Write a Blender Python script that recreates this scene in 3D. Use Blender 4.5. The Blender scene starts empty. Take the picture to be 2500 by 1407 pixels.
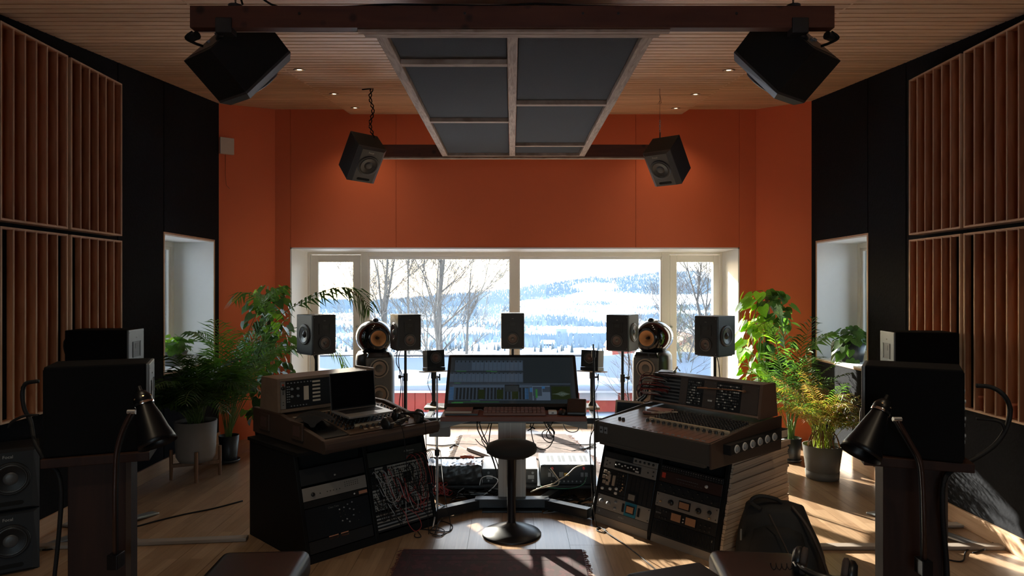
import bpy, bmesh, math, random
from mathutils import Vector, Matrix
random.seed(7)
S = bpy.context.scene
COL = S.collection
PI = math.pi
R = math.radians
# ------------------------------------------------------------ camera, world, sun, exposure
FPX, CX, CY, H = 1667.0, 1250.0, 703.5, 1.5
cam = bpy.data.objects.new('camera', bpy.data.cameras.new('camera'))
COL.objects.link(cam)
cam.location = (0, 0, H); cam.rotation_euler = (PI/2, 0, 0)
cam.data.sensor_width = 36.0; cam.data.lens = FPX/2500*36; cam.data.clip_end = 20000
S.camera = cam
S.view_settings.view_transform = 'Standard'; S.view_settings.look = 'None'
S.view_settings.gamma = 1.0; S.view_settings.use_curve_mapping = False
S.view_settings.exposure = 1.75
S.cycles.use_denoising = True
S.cycles.max_bounces = 9; S.cycles.diffuse_bounces = 5; S.cycles.glossy_bounces = 4
S.cycles.transparent_max_bounces = 12; S.cycles.transmission_bounces = 4
S.cycles.sample_clamp_indirect = 6.0
S.cycles.caustics_reflective = False; S.cycles.caustics_refractive = False

W = bpy.data.worlds.new('World'); S.world = W; W.use_nodes = True
nt = W.node_tree; nt.nodes.clear()
out = nt.nodes.new('ShaderNodeOutputWorld'); bg = nt.nodes.new('ShaderNodeBackground')
sky = nt.nodes.new('ShaderNodeTexSky'); sky.sky_type = 'NISHITA'; sky.sun_disc = False
sky.sun_elevation = R(21); sky.sun_rotation = R(-30); sky.air_density = 1.0; sky.dust_density = 1.5; sky.ozone_density = 1.0
haze = nt.nodes.new('ShaderNodeVectorMath'); haze.operation = 'ADD'; haze.inputs[1].default_value = (1.9, 2.3, 2.7)   # thin even winter haze
nt.links.new(sky.outputs[0], haze.inputs[0]); nt.links.new(haze.outputs[0], bg.inputs[0]); nt.links.new(bg.outputs[0], out.inputs[0])
bg.inputs[1].default_value = 0.22

SUN_AZ, SUN_EL = R(30), R(21)
sun = bpy.data.objects.new('sun', bpy.data.lights.new('sun', 'SUN')); COL.objects.link(sun)
sdir = Vector((math.sin(SUN_AZ)*math.cos(SUN_EL), -math.cos(SUN_AZ)*math.cos(SUN_EL), -math.sin(SUN_EL)))
sun.rotation_euler = sdir.to_track_quat('-Z', 'Y').to_euler()
sun.data.energy = 9.5; sun.data.angle = R(0.6); sun.data.color = (1, .93, .80)
# sampling portals in the window openings, the added rear one included
def portal(name, loc, rot, sx, sy):
    l = bpy.data.lights.new(name, 'AREA'); l.shape = 'RECTANGLE'; l.size = sx; l.size_y = sy
    l.cycles.is_portal = True
    o = bpy.data.objects.new(name, l); o.location = loc; o.rotation_euler = rot; COL.objects.link(o)
portal('portal', (0.03, 7.5, .97), (-PI/2, 0, 0), 4.6, 1.9)
portal('portal', (0, -2.9, 1.25), (PI/2, 0, 0), 1.9, 1.9)
portal('portal', (-3.34, 6.03, 1.37), (0, -PI/2, 0), 1.15, .95)
portal('portal', (3.34, 5.90, 1.38), (0, PI/2, 0), 1.15, .95)

def at(x, y, Y): return Vector(((x-CX)/FPX*Y, Y, H-(y-CY)/FPX*Y))
def gy(y): return H*FPX/(y-CY)

# ------------------------------------------------------------ mesh helpers
class MB:
    def __init__(s, M=None): s.v = []; s.f = []; s.s = []; s.M = M
    def add(s, vs, fs, sm=False, M=None):
        n = len(s.v)
        for p in vs:
            p = Vector(p)
            if M is not None: p = M @ p
            if s.M is not None: p = s.M @ p
            s.v.append(tuple(p))
        for f in fs: s.f.append([i+n for i in f]); s.s.append(sm)
        return s
    def box(s, x0, x1, y0, y1, z0, z1, M=None):
        return s.add([(x0,y0,z0),(x1,y0,z0),(x1,y1,z0),(x0,y1,z0),(x0,y0,z1),(x1,y0,z1),(x1,y1,z1),(x0,y1,z1)],
                     [(0,3,2,1),(4,5,6,7),(0,1,5,4),(1,2,6,5),(2,3,7,6),(3,0,4,7)], False, M)
    def prism(s, poly, a0, a1, axis='x', M=None):
        n = len(poly)
        def P(p, a): return (a, p[0], p[1]) if axis == 'x' else ((p[0], a, p[1]) if axis == 'y' else (p[0], p[1], a))
        vs = [P(p, a0) for p in poly]+[P(p, a1) for p in poly]
        fs = [tuple(range(n))[::-1], tuple(range(n, 2*n))]+[(i, (i+1) % n, (i+1) % n+n, i+n) for i in range(n)]
        return s.add(vs, fs, False, M)
    def lathe(s, prof, n=20, M=None, sm=True, caps=True):
        vs = []; fs = []
        for r, z in prof:
            for k in range(n): vs.append((r*math.cos(2*PI*k/n), r*math.sin(2*PI*k/n), z))
        for i in range(len(prof)-1):
            for k in range(n): fs.append((i*n+k, i*n+(k+1) % n, (i+1)*n+(k+1) % n, (i+1)*n+k))
        s.add(vs, fs, sm, M)
        if caps:
            for (r, z), rev in ((prof[0], True), (prof[-1], False)):
                if r > 1e-5:
                    idx = list(range(n)); 
                    if rev: idx = idx[::-1]
                    s.add([(r*math.cos(2*PI*k/n), r*math.sin(2*PI*k/n), z) for k in range(n)], [idx], False, M)
        return s
    def cyl(s, p0, p1, r0, r1=None, n=10, M=None):
        r1 = r0 if r1 is None else r1
        p0 = Vector(p0); p1 = Vector(p1); d = p1-p0
        q = d.to_track_quat('Z', 'Y').to_matrix().to_4x4(); T = Matrix.Translation(p0) @ q
        return s.lathe([(r0, 0), (r1, d.length)], n, T if M is None else M @ T)
    def tube(s, pts, r, n=6, M=None, r1=None):
        pts = [Vector(p) for p in pts]; m = len(pts); r1 = r if r1 is None else r1
        vs = []; fs = []; up = Vector((.13, .2, 1)).normalized()
        for i, p in enumerate(pts):
            t = (pts[min(i+1, m-1)]-pts[max(i-1, 0)])
            if t.length < 1e-9: t = Vector((0, 0, 1))
            t.normalize()
            a = t.cross(up)
            if a.length < .05: a = t.cross(Vector((1, 0, .1)))
            a.normalize(); b = t.cross(a); rr = r+(r1-r)*i/max(1, m-1)
            for k in range(n): vs.append(p+(a*math.cos(2*PI*k/n)+b*math.sin(2*PI*k/n))*rr)
        for i in range(m-1):
            for k in range(n): fs.append((i*n+k, i*n+(k+1) % n, (i+1)*n+(k+1) % n, (i+1)*n+k))
        fs.append(tuple(range(n))[::-1]); fs.append(tuple(range((m-1)*n, m*n)))
        return s.add(vs, fs, n > 4, M)
    def mesh(s, name, mat, bev=0, seg=2):
        me = bpy.data.meshes.new(name); me.from_pydata(s.v, [], s.f)
        me.polygons.foreach_set('use_smooth', s.s)
        if mat: me.materials.append(mat)
        if bev:
            b = bmesh.new(); b.from_mesh(me)
            es = [e for e in b.edges if len(e.link_faces) == 2 and e.calc_face_angle(0) > R(25)]
            bmesh.ops.bevel(b, geom=es, offset=bev, segments=seg, profile=.6, affect='EDGES', clamp_overlap=True)
            b.to_mesh(me); b.free()
        me.update(); return me
    def build(s, name, mat, parent=None, bev=0, seg=2, kind=None, label=None):
        o = bpy.data.objects.new(name, s.mesh(name, mat, bev, seg)); COL.objects.link(o)
        if parent: o.parent = parent
        if kind: o['kind'] = kind
        if label: o['label'] = label
        return o

def link(name, me, parent=None, loc=None, rot=None, scale=None):
    o = bpy.data.objects.new(name, me); COL.objects.link(o)
    if parent: o.parent = parent
    if loc is not None: o.location = loc
    if rot is not None: o.rotation_euler = rot
    if scale is not None: o.scale = scale if hasattr(scale, '__len__') else (scale,)*3
    return o
def thing(name, label, cat, loc=(0,0,0), rot=0, group=None):
    o = bpy.data.objects.new(name, None); COL.objects.link(o); o.empty_display_size = .05
    o.location = loc; o.rotation_euler = rot if hasattr(rot, '__len__') else (0, 0, rot)
    o['label'] = label; o['category'] = cat
    if group: o['group'] = group
    return o
def tag(o, label, cat, group=None, kind=None):
    o['label'] = label; o['category'] = cat
    if group: o['group'] = group
    if kind: o['kind'] = kind
    return o
def struct(o): o['kind'] = 'structure'; return o
def smooth_curve(pts, n=6):
    pts = [Vector(p) for p in pts]; o = []
    for i in range(len(pts)-1):
        p0 = pts[max(i-1, 0)]; p1 = pts[i]; p2 = pts[i+1]; p3 = pts[min(i+2, len(pts)-1)]
        for k in range(n):
            t = k/n
            o.append(.5*((2*p1)+(p2-p0)*t+(2*p0-5*p1+4*p2-p3)*t*t+(3*p1-p0-3*p2+p3)*t**3))
    o.append(pts[-1]); return o
def cable(name, pts, r, mat, label, cat='cable', group=None, parent=None, n=6):
    o = MB().tube(smooth_curve(pts, n), r, 6).build(name, mat, parent)
    if parent is None: tag(o, label, cat, group)
    return o
def text(body, size, mat, parent, M, name='lettering', ext=.0004, label=None):
    c = bpy.data.curves.new(name, 'FONT'); c.body = body; c.size = size; c.extrude = ext; c.align_x = 'CENTER'; c.align_y = 'CENTER'
    o = bpy.data.objects.new(name, c); COL.objects.link(o)
    bpy.context.view_layer.update()
    me = bpy.data.meshes.new_from_object(o.evaluated_get(bpy.context.evaluated_depsgraph_get()))
    bpy.data.objects.remove(o); me.materials.clear(); me.materials.append(mat); me.transform(M)
    return link(name, me, parent)
FRONT = Matrix.Rotation(PI/2, 4, 'X')          # text lying in XY turned to face -Y
def T(x, y, z): return Matrix.Translation((x, y, z))

# ------------------------------------------------------------ materials
MATS = {}
def mat(name, col, rough=.6, metal=0., noise=0., nscale=30., bump=0., spec=.5, rnd=0., emit=None, coat=0., sheen=0.):
    if name in MATS: return MATS[name]
    m = bpy.data.materials.new(name); m.use_nodes = True; MATS[name] = m
    n = m.node_tree; b = n.nodes['Principled BSDF']
    b.inputs['Base Color'].default_value = (*col, 1); b.inputs['Roughness'].default_value = rough
    b.inputs['Metallic'].default_value = metal; b.inputs['Specular IOR Level'].default_value = spec
    if coat: b.inputs['Coat Weight'].default_value = coat
    if sheen: b.inputs['Sheen Weight'].default_value = sheen
    if emit: b.inputs['Emission Color'].default_value = (*emit[0], 1); b.inputs['Emission Strength'].default_value = emit[1]
    t = n.nodes.new('ShaderNodeTexCoord')
    nz = n.nodes.new('ShaderNodeTexNoise'); nz.inputs['Scale'].default_value = nscale; nz.inputs['Detail'].default_value = 5
    n.links.new(t.outputs['Object'], nz.inputs['Vector'])
    mr = n.nodes.new('ShaderNodeMapRange'); mr.inputs[3].default_value = 1-noise; mr.inputs[4].default_value = 1+noise
    n.links.new(nz.outputs['Fac'], mr.inputs[0])
    fac = mr.outputs[0]
    if rnd:
        oi = n.nodes.new('ShaderNodeObjectInfo'); m2 = n.nodes.new('ShaderNodeMapRange')
        m2.inputs[3].default_value = 1-rnd; m2.inputs[4].default_value = 1+rnd
        n.links.new(oi.outputs['Random'], m2.inputs[0])
        mu = n.nodes.new('ShaderNodeMath'); mu.operation = 'MULTIPLY'
        n.links.new(fac, mu.inputs[0]); n.links.new(m2.outputs[0], mu.inputs[1]); fac = mu.outputs[0]
    vm = n.nodes.new('ShaderNodeVectorMath'); vm.operation = 'SCALE'; vm.inputs[0].default_value = col
    n.links.new(fac, vm.inputs['Scale']); n.links.new(vm.outputs[0], b.inputs['Base Color'])
    if bump:
        bp = n.nodes.new('ShaderNodeBump'); bp.inputs['Strength'].default_value = bump; bp.inputs['Distance'].default_value = .004
        n.links.new(nz.outputs['Fac'], bp.inputs['Height']); n.links.new(bp.outputs[0], b.inputs['Normal'])
    return m
def wood(name, c1, c2, scale=(1, 12, 12), ns=3.0, rough=.5, rnd=.15, spec=.4, knots=False, coat=0):
    if name in MATS: return MATS[name]
    m = bpy.data.materials.new(name); m.use_nodes = True; MATS[name] = m
    n = m.node_tree; b = n.nodes['Principled BSDF']; L = n.links.new
    b.inputs['Roughness'].default_value = rough; b.inputs['Specular IOR Level'].default_value = spec
    if coat: b.inputs['Coat Weight'].default_value = coat; b.inputs['Coat Roughness'].default_value = .25
    t = n.nodes.new('ShaderNodeTexCoord'); oi = n.nodes.new('ShaderNodeObjectInfo')
    mp = n.nodes.new('ShaderNodeMapping'); mp.inputs['Scale'].default_value = scale
    L(t.outputs['Object'], mp.inputs['Vector'])
    va = n.nodes.new('ShaderNodeVectorMath'); va.operation = 'SCALE'; va.inputs['Scale'].default_value = 37.
    L(oi.outputs['Location'], va.inputs[0])
    ra = n.nodes.new('ShaderNodeVectorMath'); ra.operation = 'ADD'
    cb = n.nodes.new('ShaderNodeCombineXYZ'); mm = n.nodes.new('ShaderNodeMath'); mm.operation = 'MULTIPLY'; mm.inputs[1].default_value = 50
    L(oi.outputs['Random'], mm.inputs[0]); L(mm.outputs[0], cb.inputs[0]); L(mm.outputs[0], cb.inputs[2])
    L(mp.outputs[0], ra.inputs[0]); L(cb.outputs[0], ra.inputs[1])
    nz = n.nodes.new('ShaderNodeTexNoise'); nz.inputs['Scale'].default_value = ns; nz.inputs['Detail'].default_value = 6
    nz.inputs['Distortion'].default_value = 1.2; L(ra.outputs[0], nz.inputs['Vector'])
    cr = n.nodes.new('ShaderNodeValToRGB'); cr.color_ramp.elements[0].position = .3; cr.color_ramp.elements[1].position = .7
    cr.color_ramp.elements[0].color = (*c1, 1); cr.color_ramp.elements[1].color = (*c2, 1)
    L(nz.outputs['Fac'], cr.inputs[0])
    last = cr.outputs[0]
    if knots:
        vo = n.nodes.new('ShaderNodeTexVoronoi'); vo.inputs['Scale'].default_value = 9.
        L(t.outputs['Object'], vo.inputs['Vector'])
        kr = n.nodes.new('ShaderNodeMapRange'); kr.inputs[1].default_value = .10; kr.inputs[2].default_value = .22
        kr.inputs[3].default_value = .35; kr.inputs[4].default_value = 1; L(vo.outputs['Distance'], kr.inputs[0])
        k2 = n.nodes.new('ShaderNodeVectorMath'); k2.operation = 'SCALE'; L(last, k2.inputs[0]); L(kr.outputs[0], k2.inputs['Scale']); last = k2.outputs[0]
    m2 = n.nodes.new('ShaderNodeMapRange'); m2.inputs[3].default_value = 1-rnd; m2.inputs[4].default_value = 1+rnd
    L(oi.outputs['Random'], m2.inputs[0])
    vm = n.nodes.new('ShaderNodeVectorMath'); vm.operation = 'SCALE'
    L(last, vm.inputs[0]); L(m2.outputs[0], vm.inputs['Scale']); L(vm.outputs[0], b.inputs['Base Color'])
    bp = n.nodes.new('ShaderNodeBump'); bp.inputs['Strength'].default_value = .12; bp.inputs['Distance'].default_value = .003
    L(nz.outputs['Fac'], bp.inputs['Height']); L(bp.outputs[0], b.inputs['Normal'])
    return m
def leafmat(name, col, trans=.45, rough=.45, col2=None, nscale=8):
    m = bpy.data.materials.new(name); m.use_nodes = True; n = m.node_tree; L = n.links.new
    b = n.nodes['Principled BSDF']; b.inputs['Roughness'].default_value = rough; b.inputs['Specular IOR Level'].default_value = .5
    o = n.nodes['Material Output']
    tr = n.nodes.new('ShaderNodeBsdfTranslucent'); mx = n.nodes.new('ShaderNodeMixShader'); mx.inputs[0].default_value = trans
    t = n.nodes.new('ShaderNodeTexCoord'); nz = n.nodes.new('ShaderNodeTexNoise'); nz.inputs['Scale'].default_value = nscale
    L(t.outputs['Object'], nz.inputs['Vector'])
    cr = n.nodes.new('ShaderNodeValToRGB'); cr.color_ramp.elements[0].position = .4; cr.color_ramp.elements[1].position = .6
    c2 = col2 or tuple(c*1.5 for c in col)
    cr.color_ramp.elements[0].color = (*col, 1); cr.color_ramp.elements[1].color = (*c2, 1)
    L(nz.outputs['Fac'], cr.inputs[0]); L(cr.outputs[0], b.inputs['Base Color'])
    vm = n.nodes.new('ShaderNodeVectorMath'); vm.operation = 'MULTIPLY'; vm.inputs[1].default_value = (1.5, 1.7, .7)
    L(cr.outputs[0], vm.inputs[0]); L(vm.outputs[0], tr.inputs[0])
    L(b.outputs[0], mx.inputs[1]); L(tr.outputs[0], mx.inputs[2]); L(mx.outputs[0], o.inputs[0])
    return m
def glassmat(name, tint=(.97, .98, .975), ior=1.45):
    m = bpy.data.materials.new(name); m.use_nodes = True; n = m.node_tree; n.nodes.clear(); L = n.links.new
    o = n.nodes.new('ShaderNodeOutputMaterial'); t = n.nodes.new('ShaderNodeBsdfTransparent'); g = n.nodes.new('ShaderNodeBsdfGlossy')
    t.inputs[0].default_value = (*tint, 1); g.inputs['Roughness'].default_value = .02
    fr = n.nodes.new('ShaderNodeFresnel'); fr.inputs[0].default_value = ior; mx = n.nodes.new('ShaderNodeMixShader')
    L(fr.outputs[0], mx.inputs[0]); L(t.outputs[0], mx.inputs[1]); L(g.outputs[0], mx.inputs[2]); L(mx.outputs[0], o.inputs[0])
    return m

ORANGE = mat('orange_paint', (.78, .165, .058), .7, noise=.03, nscale=3, bump=.02)
WHITE = mat('white_paint', (.90, .90, .89), .55, noise=.02)
FRAMEW = mat('window_frame_paint', (.86, .82, .74), .45, noise=.02)
BLACKFELT = mat('black_wall_felt', (.011, .012, .015), .95, spec=.1, noise=.5, nscale=60, bump=.4)
DARKFELT = mat('charcoal_panel_felt', (.042, .044, .048), .95, noise=.12, nscale=120, bump=.2)
GLASS = glassmat('window_glass')
CEILW = wood('ceiling_board_pine', (.60, .36, .21), (.78, .52, .33), (1.2, 14, 8), 2.0, .5, .10)
FINW = wood('fin_edge_pine', (.48, .30, .19), (.60, .40, .27), (3, 3, 1), 4, .6, .08)
WELLW = wood('well_board_redwood', (.29, .105, .048), (.46, .20, .095), (7, 7, 1.0), 3.0, .5, .22)
BEAMW = wood('beam_stained_wood', (.085, .026, .014), (.14, .044, .022), (1, 8, 8), 2.0, .6, .1, knots=True)
CLOUDW = wood('rough_sawn_grey_wood', (.32, .22, .16), (.60, .46, .36), (2.5, 22, 2.5), 2.4, .75, .08)
CLOUDWY = wood('rough_sawn_grey_wood_long', (.32, .22, .16), (.60, .46, .36), (22, 2.5, 2.5), 2.4, .75, .08)
BASEW = wood('baseboard_beech', (.50, .31, .19), (.62, .42, .27), (2, 1, 14), 3, .5, .05)
BLACKP = mat('black_plastic', (.012, .012, .013), .38, noise=.1)
BLACKM = mat('black_matt_vinyl', (.011, .012, .013), .55, spec=.3, noise=.12, nscale=90, bump=.05)
BLACKMET = mat('black_powder_metal', (.025, .027, .030), .38, metal=.3)
STEEL = mat('brushed_steel', (.55, .56, .58), .32, metal=.9)
CHROME = mat('chrome', (.75, .75, .77), .12, metal=1.)
SILVERP = mat('silver_faceplate', (.28, .26, .235), .45, metal=.25, noise=.05)
GREYP = mat('grey_plastic', (.22, .23, .24), .5)
RUBBER = mat('cable_black_rubber', (.008, .008, .009), .65, spec=.2)
CREAM = mat('cream_plastic', (.62, .52, .40), .5)
WHITEP = mat('white_plastic', (.80, .80, .80), .4)
LOGO = mat('logo_silver', (.34, .32, .29), .35, metal=.4)
# ------------------------------------------------------------ room shell
XW = 2.84; YB = 6.95; YG = 7.40; YR = -2.5
def zc(Y): return 3.02+.095*(Y-3.8)
# floor planks
def floormat():
    m = bpy.data.materials.new('birch_parquet'); m.use_nodes = True; n = m.node_tree; L = n.links.new
    b = n.nodes['Principled BSDF']; b.inputs['Roughness'].default_value = .30; b.inputs['Specular IOR Level'].default_value = .6; b.inputs['Coat Weight'].default_value = .18; b.inputs['Coat Roughness'].default_value = .22
    t = n.nodes.new('ShaderNodeTexCoord'); oi = n.nodes.new('ShaderNodeObjectInfo')
    va = n.nodes.new('ShaderNodeVectorMath'); va.operation = 'ADD'
    L(t.outputs['Object'], va.inputs[0]); L(oi.outputs['Location'], va.inputs[1])
    mp = n.nodes.new('ShaderNodeMapping'); mp.inputs['Rotation'].default_value = (0, 0, PI/2); L(va.outputs[0], mp.inputs[0])
    br = n.nodes.new('ShaderNodeTexBrick'); br.inputs['Scale'].default_value = 1.0
    br.inputs['Brick Width'].default_value = .42; br.inputs['Row Height'].default_value = .066; br.inputs['Mortar Size'].default_value = .0006
    br.inputs['Mortar Smooth'].default_value = .1; br.offset = .37
    br.inputs['Color1'].default_value = (.37, .245, .15, 1); br.inputs['Color2'].default_value = (.27, .165, .095, 1); br.inputs['Mortar'].default_value = (.16, .09, .05, 1)
    L(mp.outputs[0], br.inputs['Vector'])
    m2 = n.nodes.new('ShaderNodeMapping'); m2.inputs['Scale'].default_value = (30, 1.5, 1); L(va.outputs[0], m2.inputs[0])
    nz = n.nodes.new('ShaderNodeTexNoise'); nz.inputs['Scale'].default_value = 2.2; nz.inputs['Detail'].default_value = 6; nz.inputs['Distortion'].default_value = .6
    L(m2.outputs[0], nz.inputs['Vector'])
    mr = n.nodes.new('ShaderNodeMapRange'); mr.inputs[1].default_value = .3; mr.inputs[2].default_value = .7; mr.inputs[3].default_value = .82; mr.inputs[4].default_value = 1.12
    L(nz.outputs['Fac'], mr.inputs[0])
    vm = n.nodes.new('ShaderNodeVectorMath'); vm.operation = 'SCALE'; L(br.outputs['Color'], vm.inputs[0]); L(mr.outputs[0], vm.inputs['Scale'])
    L(vm.outputs[0], b.inputs['Base Color'])
    return m
FLOORM = floormat()
UNDER = mat('subfloor_dark', (.10, .06, .035), .8)
fl = struct(MB().box(-3.3, 3.3, YR-.4, 7.62, -.25, -.014).build('floor', UNDER))
MB().box(-XW, XW, YR, 3.28, -.014, 0).build('floor_boards', FLOORM, fl, kind='stuff')
pw = .1985
nrow = int(2*XW/pw)+1
pm = {}
for r in range(nrow):
    x0 = -XW+r*pw; y = 3.30+(r*0.83) % 2.1-2.1
    while y < 7.55:
        a = max(y, 3.30); b = min(y+2.1, 7.55)
        if b-a > .05:
            if a >= YB-.01: pass
            ln = round(b-a, 3); key = ln
            if key not in pm: pm[key] = MB().box(.0007, pw-.0007, .0007, ln-.0007, -.014, 0).mesh('plank', FLOORM)
            if x0+pw < XW+.1: link('plank', pm[key], fl, (x0, a, 0))
        y += 2.1
# ceiling : three fields of boards, the middle one 5 cm lower
ce = struct(MB().prism([(-3.0, zc(-3.0)+.03), (YB+.75, zc(YB+.75)+.03), (YB+.75, zc(YB+.75)+.3), (-3.0, zc(-3.0)+.3)], -3.4, 3.4).build('ceiling', mat('ceiling_void_black', (.008, .006, .005), 1., spec=.1)))
sl = math.atan(.095)
def boards(x0, x1, dz, ya, yb, name='ceiling_board'):
    p = .0785; y = ya
    me = MB().box(0, x1-x0, .006, p-.006, 0, .018).mesh(name, CEILW, bev=.0015, seg=1)
    while y < yb:
        link(name, me, ce, (x0, y, zc(y)+dz), (sl, 0, 0)); y += p*math.cos(sl)
XL, XR_ = -1.64, 1.72
boards(-2.90, XL, 0, 3.30, YB+.05); boards(XR_, 2.90, 0, 3.30, YB+.05); boards(XL, XR_, -.05, 3.30, YB+.05)
mb = MB(); y = YR
while y < 3.30:
    for x0, x1, dz in ((-2.9, XL, 0), (XR_, 2.9, 0), (XL, XR_, -.05)):
        z = zc(y)+dz; z2 = zc(y+.0735)+dz
        mb.add([(x0, y, z), (x1, y, z), (x1, y+.0735, z2), (x0, y+.0735, z2)], [(0, 3, 2, 1)])
    y += .0785
mb.build('ceiling_boards', CEILW, ce, kind='stuff')
# step sides of the lowered field and end fascia
mb = MB()
for x in (XL, XR_):
    mb.prism([(YR, zc(YR)-.05), (YB+.06, zc(YB+.06)-.05), (YB+.06, zc(YB)+.02), (YR, zc(YR)+.02)], x-.006, x+.006)
mb.build('field_edge', CEILW, ce)

# side walls
def side_wall(name, sgn, wy0, wy1, wz0, wz1, yend, winname):
    t0, t1 = XW+.02, XW+.47
    mb = MB()
    def bx(y0, y1, z0, z1, a=t0, b=t1): mb.box(min(sgn*a, sgn*b), max(sgn*a, sgn*b), y0, y1, z0, z1)
    bx(YR-.3, wy0, -.1, 3.6); bx(wy1, YB+.7, -.1, 3.6); bx(wy0, wy1, -.1, wz0); bx(wy0, wy1, wz1, 3.6)
    w = struct(mb.build(name, BLACKFELT))
    # felt panels with open seams
    cuts = [YR, -1.3, -.1, 1.1, 2.3, 3.5, 4.92, wy0, yend]
    for i in range(len(cuts)-1):
        a, b = cuts[i]+.006, cuts[i+1]-.006
        lo, hi = XW, XW+.02
        def pn(y0, y1, z0, z1f):
            m = MB(); xs = sorted((sgn*lo, sgn*hi))
            m.prism([(y0, z0), (y1, z0), (y1, z1f(y1)), (y0, z1f(y0))], xs[0], xs[1]); m.build('wall_panel', BLACKFELT, w)
        top = lambda y: zc(y)+.01
        if cuts[i] == wy0:
            pn(a, b, wz1, top); pn(a, b, .02, lambda y: wz0)
            if yend-wy1 > .02: pn(wy1, b, wz0, lambda y: wz1)
        else: pn(a, b, .02, top)
    # window recess, frame, pane
    g = sgn*(XW+.37)
    win = struct(thing(winname, '', ''))
    del win['label']; del win['category']
    lin = MB(); e = .012
    xa, xb = sorted((sgn*(XW-.004), sgn*(XW+.45)))
    lin.box(xa, xb, wy0, wy0+e, wz0, wz1); lin.box(xa, xb, wy1-e, wy1, wz0, wz1); lin.box(xa, xb, wy0, wy1, wz1-e, wz1); lin.box(xa, xb, wy0, wy1, wz0, wz0+e)
    lin.build('reveal_lining', WHITE, win)
    xa, xb = sorted((sgn*(XW-.006), sgn*(XW-.002)))
    ed = MB(); q = .014
    ed.box(xa, xb, wy0-q, wy0, wz0-q, wz1+q); ed.box(xa, xb, wy1, wy1+q, wz0-q, wz1+q); ed.box(xa, xb, wy0, wy1, wz1, wz1+q); ed.box(xa, xb, wy0, wy1, wz0-q, wz0)
    ed.build('edge_trim', FINW, win)
    fr = MB(); xa, xb = sorted((g, g+sgn*.07)); f = .045
    for y0, y1, z0, z1 in ((wy0+e, wy0+e+f, wz0+e, wz1-e), (wy1-e-f, wy1-e, wz0+e, wz1-e), (wy0+e+f, wy1-e-f, wz1-e-f, wz1-e), (wy0+e+f, wy1-e-f, wz0+e, wz0+e+f)):
        fr.box(xa, xb, y0, y1, z0, z1)
    fr.build('window_frame', FRAMEW, win, bev=.003)
    sa = MB(); xa2, xb2 = sorted((g+sgn*.015, g+sgn*.055)); f2 = f+.028
    for y0, y1, z0, z1 in ((wy0+e+f, wy0+e+f2, wz0+e+f, wz1-e-f), (wy1-e-f2, wy1-e-f, wz0+e+f, wz1-e-f), (wy0+e+f2, wy1-e-f2, wz1-e-f2, wz1-e-f), (wy0+e+f2, wy1-e-f2, wz0+e+f, wz0+e+f2)):
        sa.box(xa2, xb2, y0, y1, z0, z1)
    sa.build('window_sash', FRAMEW, win, bev=.003)
    xa3, xb3 = sorted((g+sgn*.033, g+sgn*.037))
    MB().box(xa3, xb3, wy0+e+f2, wy1-e-f2, wz0+e+f2, wz1-e-f2).build('window_pane', GLASS, win)
    b = struct(MB().box(*sorted((sgn*(XW-.018), sgn*XW)), YR, yend-.01, 0, .105).build('baseboard_'+('left' if sgn < 0 else 'right'), BASEW, bev=.002))
    return w
side_wall('wall_left', -1, 5.57, 6.50, .80, 1.945, 6.62, 'window_2')
side_wall('wall_right', 1, 5.45, 6.36, .84, 1.925, 6.48, 'window_3')
# orange far wall : splayed wings + panels over and beside the glazing
OX0, OX1, OZ = -2.255, 2.314, 1.912
wb = MB()
wb.box(-3.3, OX0, YB+.02, YB+.62, -.1, 3.7); wb.box(OX1, 3.3, YB+.02, YB+.62, -.1, 3.7); wb.box(OX0, OX1, YB+.02, YB+.62, OZ, 3.7)
wall = struct(wb.build('wall_back', ORANGE))
def opanel(x0, x1, z0, z1, M=None, name='wall_panel'):
    MB(M).prism([(x0+.0015, z0), (x1-.0015, z0), (x1-.0015, z1), (x0+.0015, z1)], 0, .02, 'y').build(name, ORANGE, wall)
My = T(0, YB, 0)
zt = zc(YB)+.02
opanel(-2.41, OX0, 0, zt, My); opanel(OX1, 2.48, 0, zt, My)
for a, b in ((OX0, -1.18), (-1.18, 0.03), (.03, 1.26), (1.26, OX1)): opanel(a, b, OZ, zt, My)
def wing(name, p0, p1):
    d = Vector((p1[0]-p0[0], p1[1]-p0[1], 0)); ln = d.length; ang = math.atan2(d.y, d.x)
    M = T(p0[0], p0[1], 0) @ Matrix.Rotation(ang, 4, 'Z')
    struct(MB(M).box(0, ln, 0, .03, 0, zt).build(name, ORANGE))
wing('wall_left_wing', (-2.845, 6.61), (-2.41, 6.951)); wing('wall_right_wing', (2.48, 6.951), (2.845, 6.47))
bb = MB(); bb.box(-2.41, OX0, YB-.015, YB, 0, .09); bb.box(OX1, 2.48, YB-.015, YB, 0, .09); struct(bb.build('baseboard_back', BASEW, bev=.002))
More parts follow.
